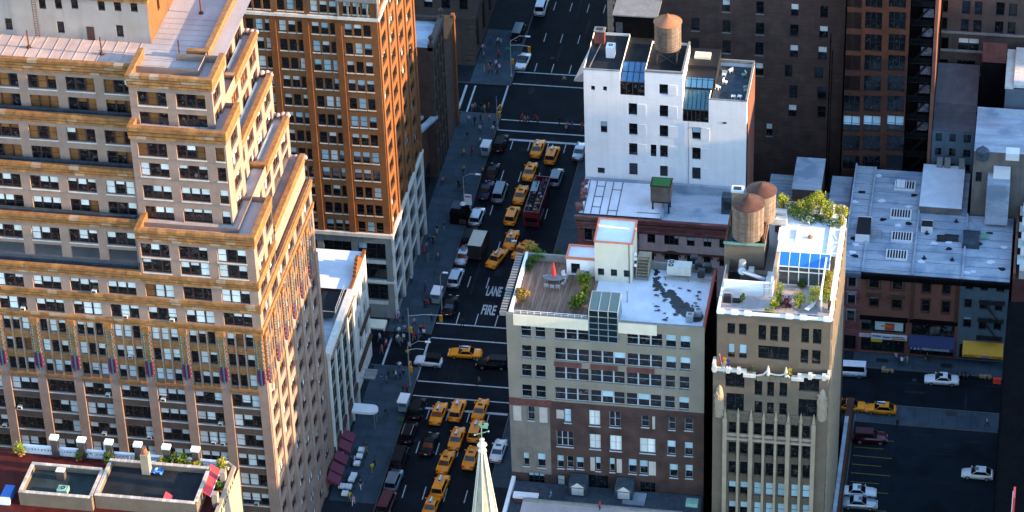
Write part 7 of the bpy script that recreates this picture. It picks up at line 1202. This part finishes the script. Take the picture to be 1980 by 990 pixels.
for nm, lb, cat, k, c, px, py, hd, s, rf in (("suv", "black four wheel drive parked by the food cart at the near crosswalk", "suv", 'suv', 'black', 808, 787, -2, None, None), ("suv", "black suv with bright roof bar parked second from the near crosswalk", "suv", 'suv', 'black', 792, 834, -2, 'rails', None), ("sedan", "black sedan with lit red tail lamps in the near left lane", "car", 'sedan', 'black', 831, 856, -3, None, None), ("van", "large black van parked beside the maroon awnings", "van", 'van', 'black', 774, 884, -2, None, None), ("suv", "blue grey suv with sunroof and silver rails parked near the bottom", "suv", 'suv', 'grey', 762, 927, -4, 'rails', None), ("van", "dark maroon van at the bottom edge beside the pavement", "van", 'van', 'maroon', 748, 972, -4, None, None), ("sedan", "white sedan with sunroof right of the church steeple", "car", 'sedan', 'white', 964, 869, -2, 'hatch', None),
    ("sedan", "black sedan parked at the corner before the upper block", "car", 'sedan', 'black', 871, 588, -2, None, None), ("suv", "silver blue suv parked second from the near corner", "suv", 'suv', 'silver', 882, 535, -3, 'rails', None), ("sedan", "silver sedan parked beside the box truck", "car", 'sedan', 'silver', 896, 492, -3, 'hatch', None), ("suv", "black suv parked behind the cream topped truck", "suv", 'suv', 'black', 908, 455, -3, None, None), ("suv", "silver suv with light roof bars by the newsstand", "suv", 'suv', 'silver', 923, 417, -3, 'rails', None), ("sedan", "dark navy sedan parked past the newsstand", "car", 'sedan', 'navy', 940, 366, -3, None, None), ("van", "grey teal van standing in the second lane", "van", 'van', 'teal', 967, 371, -1, None, None), ("sedan", "black sedan parked by the pedestrian in yellow", "car", 'sedan', 'black', 952, 331, -2, None, None), ("suv", "black suv parked nearest the far crosswalk", "suv", 'suv', 'black', 969, 275, -3, None, None), ("sedan", "silver sedan half hidden behind the white building", "car", 'sedan', 'silver', 1121, 290, -1, None, None), ("suv", "teal grey suv right of the red bus front", "suv", 'suv', 'teal', 1076, 341, -2, None, None),
    ("jeep", "white open jeep with black soft top turning at the near corner", "jeep", 'jeep', 'white', 828, 697, 88, None, 'black'), ("suv", "black long suv crossing beside the beige building", "suv", 'suv', 'black', 952, 701, 92, None, None), ("police_car", "white and blue sedan at the far corner signal", "car", 'sedan', 'white', 1012, 116, -4, None, 'navy'), ("van", "white delivery van far up the avenue", "van", 'van', 'white', 1047, 12, 0, None, None), ("truck", "dark pickup van parked beyond the far corner", "van", 'van', 'black', 1003, 62, -2, None, 'teal'),
    ("sedan", "white sedan with sunroof parked on the far side of the side street", "car", 'sedan', 'white', 1821, 732, 92, 'hatch', None), ("van", "white cargo van half hidden by the gothic tower", "van", 'van', 'white', 1641, 716, 92, None, None), ("suv", "dark plum suv parked just inside the lot entrance", "suv", 'suv', 'maroon', 1683, 844, -88, None, None), ("suv", "white small suv with roof hatch by the black wall", "suv", 'compact', 'white', 1890, 914, 90, 'hatch', None), ("sedan", "white sedan in the marked bays of the lot, farther of two", "car", 'sedan', 'white', 1660, 949, -88, 'hatch', None), ("sedan", "silver sedan in the marked bays of the lot, nearer of two", "car", 'sedan', 'silver', 1662, 971, -88, 'hatch', None)):
    vehicle(nm, lb, cat, k, c, px, py, hd, s, rf)
# box truck
x, y = at(925, 470, 1.8); t = thing("box_truck", "box truck with cream roof parked beside the silver sedan", "truck", (x, y, .004), R(-3)); put("cargo_box", MB().box(-1.1, 1.1, -2.7, 1.6, .55, 3.1).mesh("cargo_box", paint("truck_brown", (.035, .028, .026), .5)), t); put("cream_roof", MB().box(-1.12, 1.12, -2.72, 1.62, 3.1, 3.16).mesh("cream_roof", CP['cream']), t); put("cab", MB().prism([(-1.0, 1.7), (1.0, 1.7), (.9, 3.2), (-.9, 3.2)], .5, 2.2).mesh("cab", CP['black']), t); put("windscreen", MB().face([(-.8, 3.22, 1.3), (.8, 3.22, 1.3), (.8, 3.12, 2.1), (-.8, 3.12, 2.1)]).mesh("windscreen", CGL), t); put("rear_door", MB().box(-.95, .95, -2.76, -2.7, .7, 2.9).mesh("rear_door", TRIM), t)
for sx in (-.9, .9):
    put("taillight", MB().box(sx - .12, sx + .12, -2.78, -2.7, .6, .75).mesh("taillight", TAIL), t)
    for yy in (-1.7, 2.3): w = put("wheel", TYM, t, (sx, yy, .33)); put("rim", RMM, w)
# double-decker tour bus
x0, y0 = at(1040, 385, 2.5); BUS = thing("tour_bus", "dark red open top double decker tour bus full of passengers", "bus", (-73.7, y0 + .4, .004), R(-1)); b = MB().box(-1.25, 1.25, -5.3, 5.3, .4, 2.35); put("body", b.mesh("body", CP['red']), BUS)
for s in (-1, 1): put("side_windows", MB().box(s * 1.26 - .01, s * 1.26 + .01, -4.9, 4.9, 1.2, 2.1).mesh("side_windows", CGL), BUS); put("side_panel", MB().box(s * 1.2 - .05, s * 1.2 + .05, -5.3, 5.3, 2.41, 3.15).mesh("side_panel", CP['red']), BUS)
put("upper_deck", MB().box(-1.25, 1.25, -5.3, 5.3, 2.35, 2.41).mesh("upper_deck", TRIM), BUS); put("rear_panel", MB().box(-1.25, 1.25, -5.32, -5.2, 2.41, 3.3).mesh("rear_panel", CP['red']), BUS); put("front_panel", MB().box(-1.25, 1.25, 5.2, 5.32, 2.41, 3.2).mesh("front_panel", CP['red']), BUS); put("rear_window", MB().box(-1.0, 1.0, -5.34, -5.3, 1.3, 2.1).mesh("rear_window", CGL), BUS); put("rear_grille", MB().box(-.9, .9, -5.35, -5.3, .6, 1.1).mesh("rear_grille", TRIM), BUS); put("stair_canopy", MB().box(-1.2, -.1, .5, 3.4, 3.3, 3.36).box(-1.2, -1.1, .5, 3.4, 3.1, 3.3).mesh("stair_canopy", CP['teal']), BUS)
for s in (-1, 1):
    put("taillight", MB().box(s * 1.0 - .12, s * 1.0 + .12, -5.36, -5.3, .9, 1.2).mesh("taillight", TAIL), BUS)
    for yy in (-3.2, 3.4): w = put("wheel", TYM, BUS, (s * 1.12, yy, .42)); w.scale = (1.2, 1.3, 1.3); put("rim", RMM, w)
SEAT = MB().box(-.45, .45, -.2, .22, 2.45, 2.85).box(-.45, .45, -.26, -.18, 2.85, 3.3).mesh("seat", paint("seat_blue", (.03, .035, .06), .6))
for r_ in range(10):
    for s in (-.65, .65): put("seat", SEAT, BUS, (s, -4.6 + r_ * .95, 0))
# ================================================================== people
def person_mesh(pose):
    J = {0: (0, 0, .95, .13)}; E = []
    def add(i, j, p): J[i] = p; E.append((j, i))
    if pose == 'sit':
        J[0] = (0, 0, .5, .14); add(1, 0, (0, .02, .78, .15)); add(2, 1, (0, .03, 1.0, .14)); add(3, 2, (0, .03, 1.1, .06)); add(4, 3, (0, .05, 1.25, .105)); add(5, 4, (0, .05, 1.34, .08))
        for s, k in ((-1, 10), (1, 20)): add(k, 2, (s * .19, .02, .98, .06)); add(k + 1, k, (s * .24, .08, .74, .05)); add(k + 2, k + 1, (s * .17, .3, .64, .045)); add(k + 3, 0, (s * .1, .1, .5, .09)); add(k + 4, k + 3, (s * .12, .42, .5, .07)); add(k + 5, k + 4, (s * .12, .44, .1, .05)); add(k + 6, k + 5, (s * .12, .54, .05, .045))
    else:
        sw = dict(stand=.0, walk=.28, stride=.4)[pose]; add(1, 0, (0, .01, 1.2, .15)); add(2, 1, (0, .02, 1.42, .15)); add(3, 2, (0, .02, 1.52, .06)); add(4, 3, (0, .04, 1.66, .1)); add(5, 4, (0, .04, 1.75, .075))
        for s, k in ((-1, 10), (1, 20)):
            d = sw * s; add(k, 2, (s * .2, .01, 1.4, .06)); add(k + 1, k, (s * .25, -d * .5, 1.14, .048)); add(k + 2, k + 1, (s * .25, -d * .8 + .08, .9, .04)); add(k + 3, k + 2, (s * .25, -d * .85 + .1, .8, .035))
            add(k + 4, 0, (s * .1, d * .1, .88, .095)); add(k + 5, k + 4, (s * .11, d * .6 + .02, .5, .07)); add(k + 6, k + 5, (s * .11, d - (.08 if d < 0 else 0), .08, .05)); add(k + 7, k + 6, (s * .12, d + .12, .045, .04))
    ids = list(J); ix = {a: i for i, a in enumerate(ids)}; me = bpy.data.meshes.new("p"); me.from_pydata([J[a][:3] for a in ids], [(ix[a], ix[b]) for a, b in E], []); o = bpy.data.objects.new("p", me); COL.objects.link(o); md = o.modifiers.new("s", 'SKIN'); md.use_smooth_shade = True
    for i, a in enumerate(ids): me.skin_vertices[0].data[i].radius = (J[a][3],) * 2; me.skin_vertices[0].data[i].use_root = i == 0
    sb = o.modifiers.new("b", 'SUBSURF'); sb.levels = 1; sb.render_levels = 1; dg = bpy.context.evaluated_depsgraph_get(); out = bpy.data.meshes.new_from_object(o.evaluated_get(dg)); bpy.data.objects.remove(o); return out
POSE = {p: person_mesh(p) for p in ('stand', 'walk', 'stride', 'sit')}
SKIN = [paint("skin_%d" % i, c, .6) for i, c in enumerate(((.45, .27, .19), (.3, .16, .1), (.1, .055, .035)))]; HAIR = [paint("hair_%d" % i, c, .7) for i, c in enumerate(((.015, .01, .008), (.06, .03, .015), (.2, .13, .06)))]
CLO = dict(black=(.012, .012, .015), white=(.62, .63, .66), red=(.4, .02, .04), yellow=(.6, .42, .02), blue=(.03, .07, .25), navy=(.015, .02, .05), grey=(.13, .14, .15), pink=(.5, .22, .28), lavender=(.45, .4, .6), tan=(.35, .26, .17), denim=(.05, .08, .15), khaki=(.25, .2, .13), orange=(.55, .2, .03), green=(.05, .14, .06))
_PM = {}
def person(px, py, top, bot, place, pose='stand', hd=None, group=None, z=.135, world=None, extra=""):
    key = (pose, top, bot, rng.randrange(3), rng.randrange(3))
    if key not in _PM:
        me = POSE[pose].copy(); me.materials.clear()
        for m in (SKIN[key[3]], HAIR[key[4]], paint("cloth_" + top, CLO[top], .85), paint("cloth_" + bot, CLO[bot], .85), TYRE): me.materials.append(m)
        H = 1.34 if pose == 'sit' else 1.75; hip = .56 if pose == 'sit' else .93
        for p in me.polygons:
            c = p.center
            if c.z > H * .93 or (c.z > H * .86 and c.y < .02): i = 1
            elif c.z > H * .85: i = 0
            elif pose != 'sit' and abs(c.x) > .2 and c.z < 1.12 and c.z > .7: i = 0
            elif c.z > hip: i = 2
            elif c.z > .09: i = 3
            else: i = 4
            p.material_index = i; p.use_smooth = True
        _PM[key] = me
    x, y = world if world else at(px, py, z); o = put("person", _PM[key], None, (x, y, z), R(hd if hd is not None else rng.uniform(0, 360))); s = rng.uniform(.94, 1.05); o.scale = (s, s, s)
    tag(o, "person in %s top, %s trousers, %s" % (top, bot, place), "person", group); return o
GC = "pedestrians at the near left corner"; pl = "in the crowd at the shop corner"
for px, py, t_, b_, po in ((744, 645, 'red', 'black', 'walk'), (757, 657, 'black', 'denim', 'stand'), (764, 648, 'navy', 'black', 'stand'), (769, 662, 'white', 'khaki', 'walk'), (781, 660, 'white', 'grey', 'walk'), (783, 643, 'pink', 'denim', 'stand'), (747, 671, 'pink', 'red', 'walk'), (780, 626, 'black', 'black', 'walk')): person(px, py, t_, b_, pl, po, None, GC)
for px, py, t_, b_, po in ((801, 659, 'red', 'khaki', 'walk'), (810, 657, 'blue', 'grey', 'walk'), (814, 647, 'black', 'navy', 'walk'), (820, 652, 'white', 'black', 'stride')): person(px, py, t_, b_, "waiting by the signal pole at the intersection", po, None, GC, .02)
for px, py, t_, b_, po in ((738, 743, 'blue', 'denim', 'stand'), (748, 742, 'grey', 'black', 'stand'), (752, 732, 'navy', 'black', 'walk'), (762, 732, 'black', 'grey', 'stand'), (766, 733, 'white', 'navy', 'stand'), (774, 731, 'blue', 'black', 'stand'), (780, 731, 'black', 'denim', 'walk'), (728, 728, 'black', 'black', 'stand')): person(px, py, t_, b_, "in the row of pedestrians by the hanging banner", po, None, "pedestrians by the banner")
for px, py, t_, b_, po, w_ in ((821, 595, 'black', 'navy', 'stand', "left of the corner food cart"), (826, 595, 'red', 'black', 'stand', "touching the corner food cart"), (835, 622, 'black', 'black', 'stand', "on the kerb below the signal arm"), (894, 632, 'black', 'black', 'walk', "alone in the crosswalk below the lettering"), (780, 762, 'black', 'black', 'stand', "beside the near food cart"), (787, 760, 'red', 'black', 'stand', "holding a red bag by the near food cart"), (746, 805, 'black', 'navy', 'walk', "walking alone on the wide pavement"), (720, 912, 'yellow', 'khaki', 'stride', "walking past the awning tables"), (698, 945, 'black', 'white', 'walk', "beside the lowest tables"), (677, 968, 'yellow', 'khaki', 'walk', "at the bottom left of the pavement"), (684, 976, 'pink', 'white', 'walk', "at the bottom edge of the pavement"), (927, 745, 'grey', 'black', 'stride', "crossing near the beige building"),
    (904, 270, 'black', 'grey', 'walk', "on the pavement left of the far food cart"), (933, 338, 'yellow', 'black', 'stand', "beside a black parked sedan"), (887, 364, 'black', 'black', 'stand', "near the shopfront of the upper block"), (845, 451, 'black', 'white', 'stand', "left of two talking on the upper pavement"), (859, 445, 'black', 'tan', 'stand', "right of two talking on the upper pavement"), (829, 467, 'blue', 'black', 'walk', "by the white stone base"), (820, 491, 'red', 'red', 'walk', "below the white stone base"), (893, 398, 'green', 'black', 'stand', "left of the newsstand"), (907, 412, 'white', 'navy', 'stand', "right of the newsstand"),
    (948, 133, 'black', 'grey', 'stand', "under the stone corner block"), (962, 145, 'black', 'black', 'walk', "waiting past the far street"), (963, 87, 'white', 'black', 'walk', "far up the left pavement"), (969, 89, 'white', 'khaki', 'stand', "far up the left pavement at the kerb"), (1091, 161, 'tan', 'black', 'walk', "alone on the far crosswalk"), (1095, 257, 'tan', 'black', 'stride', "crossing before the far stop line"), (1743, 707, 'white', 'black', 'stride', "striding past the dark shopfronts"), (1734, 827, 'black', 'black', 'stand', "standing at the lot entrance"), (1908, 825, 'tan', 'navy', 'walk', "on the lot pavement by the black wall")): person(px, py, t_, b_, w_, po, None, None, .02 if px in (894, 927, 1091, 1095) else .135)
for px, py, t_, b_ in ((914, 215, 'pink', 'denim'), (919, 213, 'grey', 'black'), (931, 214, 'black', 'denim'), (937, 217, 'tan', 'khaki'), (946, 214, 'red', 'black'), (907, 238, 'lavender', 'black'), (918, 241, 'black', 'black'), (930, 238, 'black', 'navy'), (946, 236, 'tan', 'denim'), (956, 248, 'black', 'black'), (953, 258, 'white', 'grey'), (928, 257, 'lavender', 'black')): person(px, py, t_, b_, "among the walkers at the far left corner", 'walk', None, "pedestrians at the far corner", .02 if py < 220 else .135)
for px, py, t_, b_ in ((1010, 235, 'red', 'black'), (1015, 238, 'tan', 'black'), (1021, 239, 'grey', 'navy'), (1036, 237, 'black', 'black')): person(px, py, t_, b_, "crossing the avenue on the far crosswalk", 'stride', rng.choice((90, -90)), "pedestrians on the far crosswalk", .01)
rc = random.Random(31); LT = ('white', 'pink', 'tan', 'lavender', 'grey', 'red', 'blue', 'black', 'yellow')
for n_, (xa, xb, ya, yb_, place, g_) in ((16, (-93.5, -85.5, 359.5, 374.5, "in the crowd around the near intersection corner", GC)), (9, (-91, -86, 376, 400, "on the upper block pavement", "pedestrians on the upper pavement")), (9, (-91, -86, 402, 428, "on the pavement near the far food cart", "pedestrians on the upper pavement")), (8, (-91, -86, 332, 354, "on the pavement before the cafe awnings", "pedestrians by the cafe")), (8, (-92, -86, 444, 460, "past the far cross street", "pedestrians past the far street")), (5, (-83, -70, 430.2, 432.6, "on the far crosswalk", "pedestrians on the far crosswalk")), (4, (-16, 1, 372.2, 374, "before the rowhouse shops", "pedestrians before the shops"))):
    for k in range(n_): person(0, 0, rc.choice(LT), rc.choice(('black', 'denim', 'khaki', 'navy')), place, rc.choice(('walk', 'stand', 'stride')), None, g_, .14 if 'crosswalk' not in place else .01, (rc.uniform(xa, xb), rc.uniform(ya, yb_)))
tops = list(CLO); bm = Matrix.Rotation(R(-1), 4, 'Z')
for r_ in range(10):
    for k, s in enumerate((-.85, -.45, .45, .85)):
        if rng.random() < .62:
            v = bm @ Vector((s, -4.6 + r_ * .95, 0)); person(0, 0, rng.choice(tops), rng.choice(('denim', 'black', 'khaki')), "seated in row %d of the open red bus" % (r_ + 1), 'sit', -1, "passengers on the tour bus", 2.38, (BUS.location[0] + v.x, BUS.location[1] + v.y))
for px, py, t_, w_ in ((1066, 968, 'blue', "on the grey roof by the bottom edge"), (1160, 986, 'red', "at the bottom edge roof rail")): person(px, py, t_, 'navy', w_, 'stand', None, None, 17.02)
# ================================================================== street furniture
SIG = paint("signal_yellow", (.6, .25, .01), .5)
def signal_pole(label, px, py, arms, h=7.0, lamp=False):
    x, y = at(px, py, .13); t = thing("signal_pole", label, "traffic signal", (x, y, .13), 0, "signal poles"); put("pole", MB().cyl(0, 0, 0, h, .11, .07, n=8).cyl(0, 0, 0, .5, .22, .14, n=8).mesh("pole", M['galv']), t)
    for dx, dy, z, n in arms:
        a = MB().beam((0, 0, z), (dx * .5, dy * .5, z + .35), .06).beam((dx * .5, dy * .5, z + .35), (dx, dy, z + .35), .05); put("mast_arm", a.mesh("mast_arm", M['galv']), t)
        if n: hd = put("signal_head", MB().box(-.2, .2, -.18, .18, -.95, .15).box(-.24, .24, -.22, -.18, -1.0, .2).mesh("signal_head", SIG), t, (dx, dy, z + .2)); put("lens", MB().cyl(0, 0, -.04, .04, .1, n=10).mesh("lens", TAIL), hd, (0, -.24, -.05))
    put("signal_head", MB().box(-.2, .2, -.18, .18, -.5, .5).mesh("signal_head", SIG), t, (.3, 0, 3.0))
    if lamp: put("street_lamp_arm", MB().beam((0, 0, h), (1.6, 0, h + 1.2), .045).beam((1.6, 0, h + 1.2), (3.0, 0, h + 1.2), .04).mesh("street_lamp_arm", M['galv']), t); put("lamp_head", MB().prism([(-.1, -.16), (.7, -.12), (.7, .12), (-.1, .16)], 0, .16).mesh("lamp_head", M['coping']), t, (2.8, 0, h + 1.1))
    return t
signal_pole("traffic signal pole with long mast arm at the shop corner", 793, 668, [(5.0, .3, 5.6, 1)], 7.0); signal_pole("traffic signal pole with yellow heads at the near left corner", 793, 745, [(2.4, 0, 6.6, 0), (0, .8, 3.5, 1)], 7.2, True); signal_pole("traffic signal pole at the far left corner with green signs", 989, 147, [(3.4, -.6, 6.2, 1)], 7.0, True); signal_pole("traffic signal pole at the near side of the far street", 962, 250, [(.4, 1.2, 3.8, 1)], 6.5)
x, y = at(989, 147, .13); sg = thing("street_name_sign", "small green street name sign on the far corner pole", "sign", (x, y, 5.6)); put("plate", MB().box(-.9, .05, -.14, -.1, 0, .4).mesh("plate", paint("sign_green", (.02, .2, .07), .5)), sg); put("clamp", MB().box(-.05, .12, -.16, -.08, .1, .3).mesh("clamp", M['galv']), sg)
x, y = at(1130, 200, .13); t = thing("corner_signal", "yellow signal head on an arm beside the white building wall", "traffic signal", (-66, 437, 0)); put("pole", MB().cyl(0, 0, .13, 6.6, .1, n=8).mesh("pole", M['galv']), t); put("arm", MB().beam((0, 0, 5.6), (-4.2, 0, 6.6), .05).mesh("arm", M['galv']), t); put("signal_head", MB().box(-4.5, -4.0, -.2, .2, 5.6, 6.7).mesh("signal_head", SIG), t)
def lamp_post(label, px, py, h, ax, ay):
    x, y = at(px, py, .13); t = thing("street_lamp", label, "street lamp", (x, y, .13)); put("pole", MB().cyl(0, 0, 0, h, .1, .06, n=8).cyl(0, 0, 0, .6, .2, .13, n=8).mesh("pole", M['galv']), t); put("arm", MB().beam((0, 0, h), (ax * .5, ay * .5, h + .7), .04).beam((ax * .5, ay * .5, h + .7), (ax, ay, h + .7), .04).mesh("arm", M['galv']), t); put("lamp_head", MB().prism([(-.15, -.16), (.65, -.12), (.65, .12), (-.15, .16)], 0, .15).mesh("lamp_head", M['coping']), t, (ax, ay, h + .62))
lamp_post("tall street lamp reaching over the upper avenue by the black sedan", 899, 418, 7.6, 2.2, 0); lamp_post("street lamp at the kerb beside the corner food cart", 855, 605, 7.0, .6, 0); lamp_post("street lamp on the right pavement in front of the roof deck", 1003, 560, 8.5, -.7, 0)
def cart(label, px, py, hd=0):
    x, y = at(px, py, 1.2); t = thing("food_cart", label, "food cart", (x, y, .13), R(hd), "food carts"); put("white_roof", MB().box(-.75, .75, -1.2, 1.2, 2.15, 2.3).mesh("white_roof", M['coping']), t); put("body", MB().box(-.6, .6, -1.0, 1.0, .45, 1.25).mesh("body", M['galv']), t); put("serving_glass", MB().box(-.5, .5, -.9, .9, 1.25, 1.9).mesh("serving_glass", paint("cart_glass", (.06, .12, .15), .1)), t); l = MB(); [l.box(a - .03, a + .03, b - .03, b + .03, .45, 2.15) for a in (-.6, .6) for b in (-1.0, 1.0)]; put("posts", l.mesh("posts", M['galv']), t); [put("wheel", TYM, t, (s * .5, 0, .33)) for s in (-1, 1)]
cart("white roofed food cart near the far crosswalk", 940, 289, -3); cart("white roofed food cart beside the parked sedan at the corner", 845, 573, -3); cart("white roofed food cart at the near crosswalk kerb", 781, 782, -3)
x, y = at(888, 410, 1.5); t = thing("newsstand", "dark newsstand with teal roof and white banner on the upper pavement", "newsstand", (x, y, .13), R(-3)); put("booth", MB().box(-1.2, 1.4, -1.6, 1.4, 0, 2.3).mesh("booth", M['near_black']), t); put("roof", MB().box(-1.3, .4, -.6, 1.6, 2.3, 2.45).mesh("roof", M['flash']), t); put("banner", MB().box(.7, 1.9, .9, 1.0, 2.3, 4.3, 0).box(.85, 1.75, .87, .9, 3.8, 4.05, 1).mesh("banner", [M['coping'], paint("banner_red", (.3, .02, .04), .6)]), t); put("white_parasol", MB().lathe(.5, .6, [(.55, 2.6), (.3, 2.9), (.03, 3.0)], 10).mesh("white_parasol", M['coping']), t); st = MB(); rr = random.Random(8); [st.box(.2 + rr.uniform(0, 1), .4 + rr.uniform(0, 1.2), -1.9 + .3 * k, -1.7 + .3 * k, .4, 1.0 + rr.random()) for k in range(8)]; put("goods", st.mesh("goods", M['brownst']), t)
aw_lb = ["farthest", "second", "third", "fourth", "nearest"]; mar = paint("maroon_canvas", (.11, .008, .028), .7); WCL = MB().prism([(-.45, -.45), (.45, -.45), (.45, .45), (-.45, .45)], .45, .78).mesh("white_cloth", M['coping']); LEG = MB().cyl(0, 0, 0, .45, .06, n=6).mesh("leg", M['black'])
for k, (px, py) in enumerate(((690, 844), (685, 863), (676, 886), (670, 907), (665, 926))):
    x, y = at(px, py, 3.1); a = thing("maroon_awning", "maroon cafe awning on the avenue front, %s of five" % aw_lb[k], "awning", (-91.5, y, 2.7), 0, "cafe awnings"); put("canvas", MB().face([(0, -.95, 1.0), (1.7, -.95, 0), (1.7, .95, 0), (0, .95, 1.0)]).box(1.68, 1.72, -.95, .95, -.3, 0).mesh("canvas", mar), a); put("side", MB().face([(0, -.95, 1.0), (0, -.95, 0), (1.7, -.95, 0)]).mesh("side", mar), a)
for k, (px, py) in enumerate(((699, 869), (695, 881), (690, 895), (680, 926), (674, 940), (667, 953), (661, 939), (684, 918))):
    x, y = at(px, py, .8); t = thing("cafe_table", "white clothed cafe table, %s along the maroon awnings" % ("first", "second", "third", "fifth", "sixth", "lowest", "inner", "fourth")[k], "table", (x, y, .13), 0, "cafe tables"); put("cloth", WCL, t); put("leg", LEG, t)
    for j, dx in enumerate((-.75, .75)): c = thing("cafe_chair", "black cafe chair on the %s side of the %s white table by the maroon awnings" % (("wall", "street")[j], ("first", "second", "third", "fifth", "sixth", "lowest", "inner", "fourth")[k]), "chair", (x + dx, y, .13), R(90 if dx < 0 else -90), "cafe chairs"); put("seat", MB().box(-.2, .2, -.2, .2, .42, .46).mesh("seat", M['black']), c); put("backrest", MB().box(-.2, .2, .17, .2, .46, .85).mesh("backrest", M['black']), c); put("legs", MB().box(-.2, -.17, -.2, -.17, 0, .42).box(.17, .2, -.2, -.17, 0, .42).box(-.2, -.17, .17, .2, 0, .42).box(.17, .2, .17, .2, 0, .42).mesh("legs", M['black']), c)
x, y = at(775, 815, .5); t = thing("green_bin", "round green litter bin by the near food cart", "bin", (x, y, .13)); put("drum", MB().lathe(0, 0, [(.28, 0), (.35, .85), (.37, .95)], 12).mesh("drum", paint("bin_green", (.03, .16, .05), .5)), t); put("liner", MB().cyl(0, 0, .95, .98, .3, n=12).mesh("liner", M['black']), t)
x, y = at(1928, 736, .6); t = thing("orange_barrier", "bright orange plastic barrier by the black wall", "barrier", (x, y, 0)); put("panel", MB().prism([(-.6, -.25), (.6, -.25), (.6, .25), (-.6, .25)], .15, 1.0).mesh("panel", paint("barrier_orange", (.7, .06, .03), .5)), t); put("feet", MB().box(-.6, -.35, -.35, .35, 0, .15).box(.35, .6, -.35, .35, 0, .15).mesh("feet", M['black']), t)
bag = MB().lathe(0, 0, [(.28, 0), (.42, .22), (.34, .48), (.1, .66), (.06, .72)], 9).mesh("bag", paint("bin_bag", (.012, .012, .014), .3)); cb = MB().box(-.3, .3, -.22, .22, 0, .4).mesh("carton", mat("cardboard", (.32, .22, .13), var=.15))
for px, py, n, kd, lb in ((1863, 727, 5, bag, "black refuse sack in the pile behind the white sedan"), (1716, 717, 4, cb, "cardboard carton in the small pile at the far kerb"), (1905, 728, 3, cb, "cardboard carton on the kerb near the black wall")):
    for k in range(n): x, y = at(px, py, .3); tag(put("refuse_sack" if kd is bag else "carton", kd, None, (x + (k % 3) * .62 - .6, y + (k // 3) * .55, .135), k), lb, "sack" if kd is bag else "carton", lb)
hd_ = MB().box(-.9, .9, -.5, .5, .133, .15).mesh("cellar_hatch", M['black'])
for px, py, lb in ((867, 348, "black iron cellar hatch in the upper pavement"), (1706, 697, "black cellar hatch before the sign clad shop"), (1830, 707, "black cellar hatch before the blue awning"), (1840, 800, "black grating in the lot pavement")): x, y = at(px, py, .14); o = put("cellar_hatch", hd_, None, (x, y, 0)); tag(o, lb, "hatch")
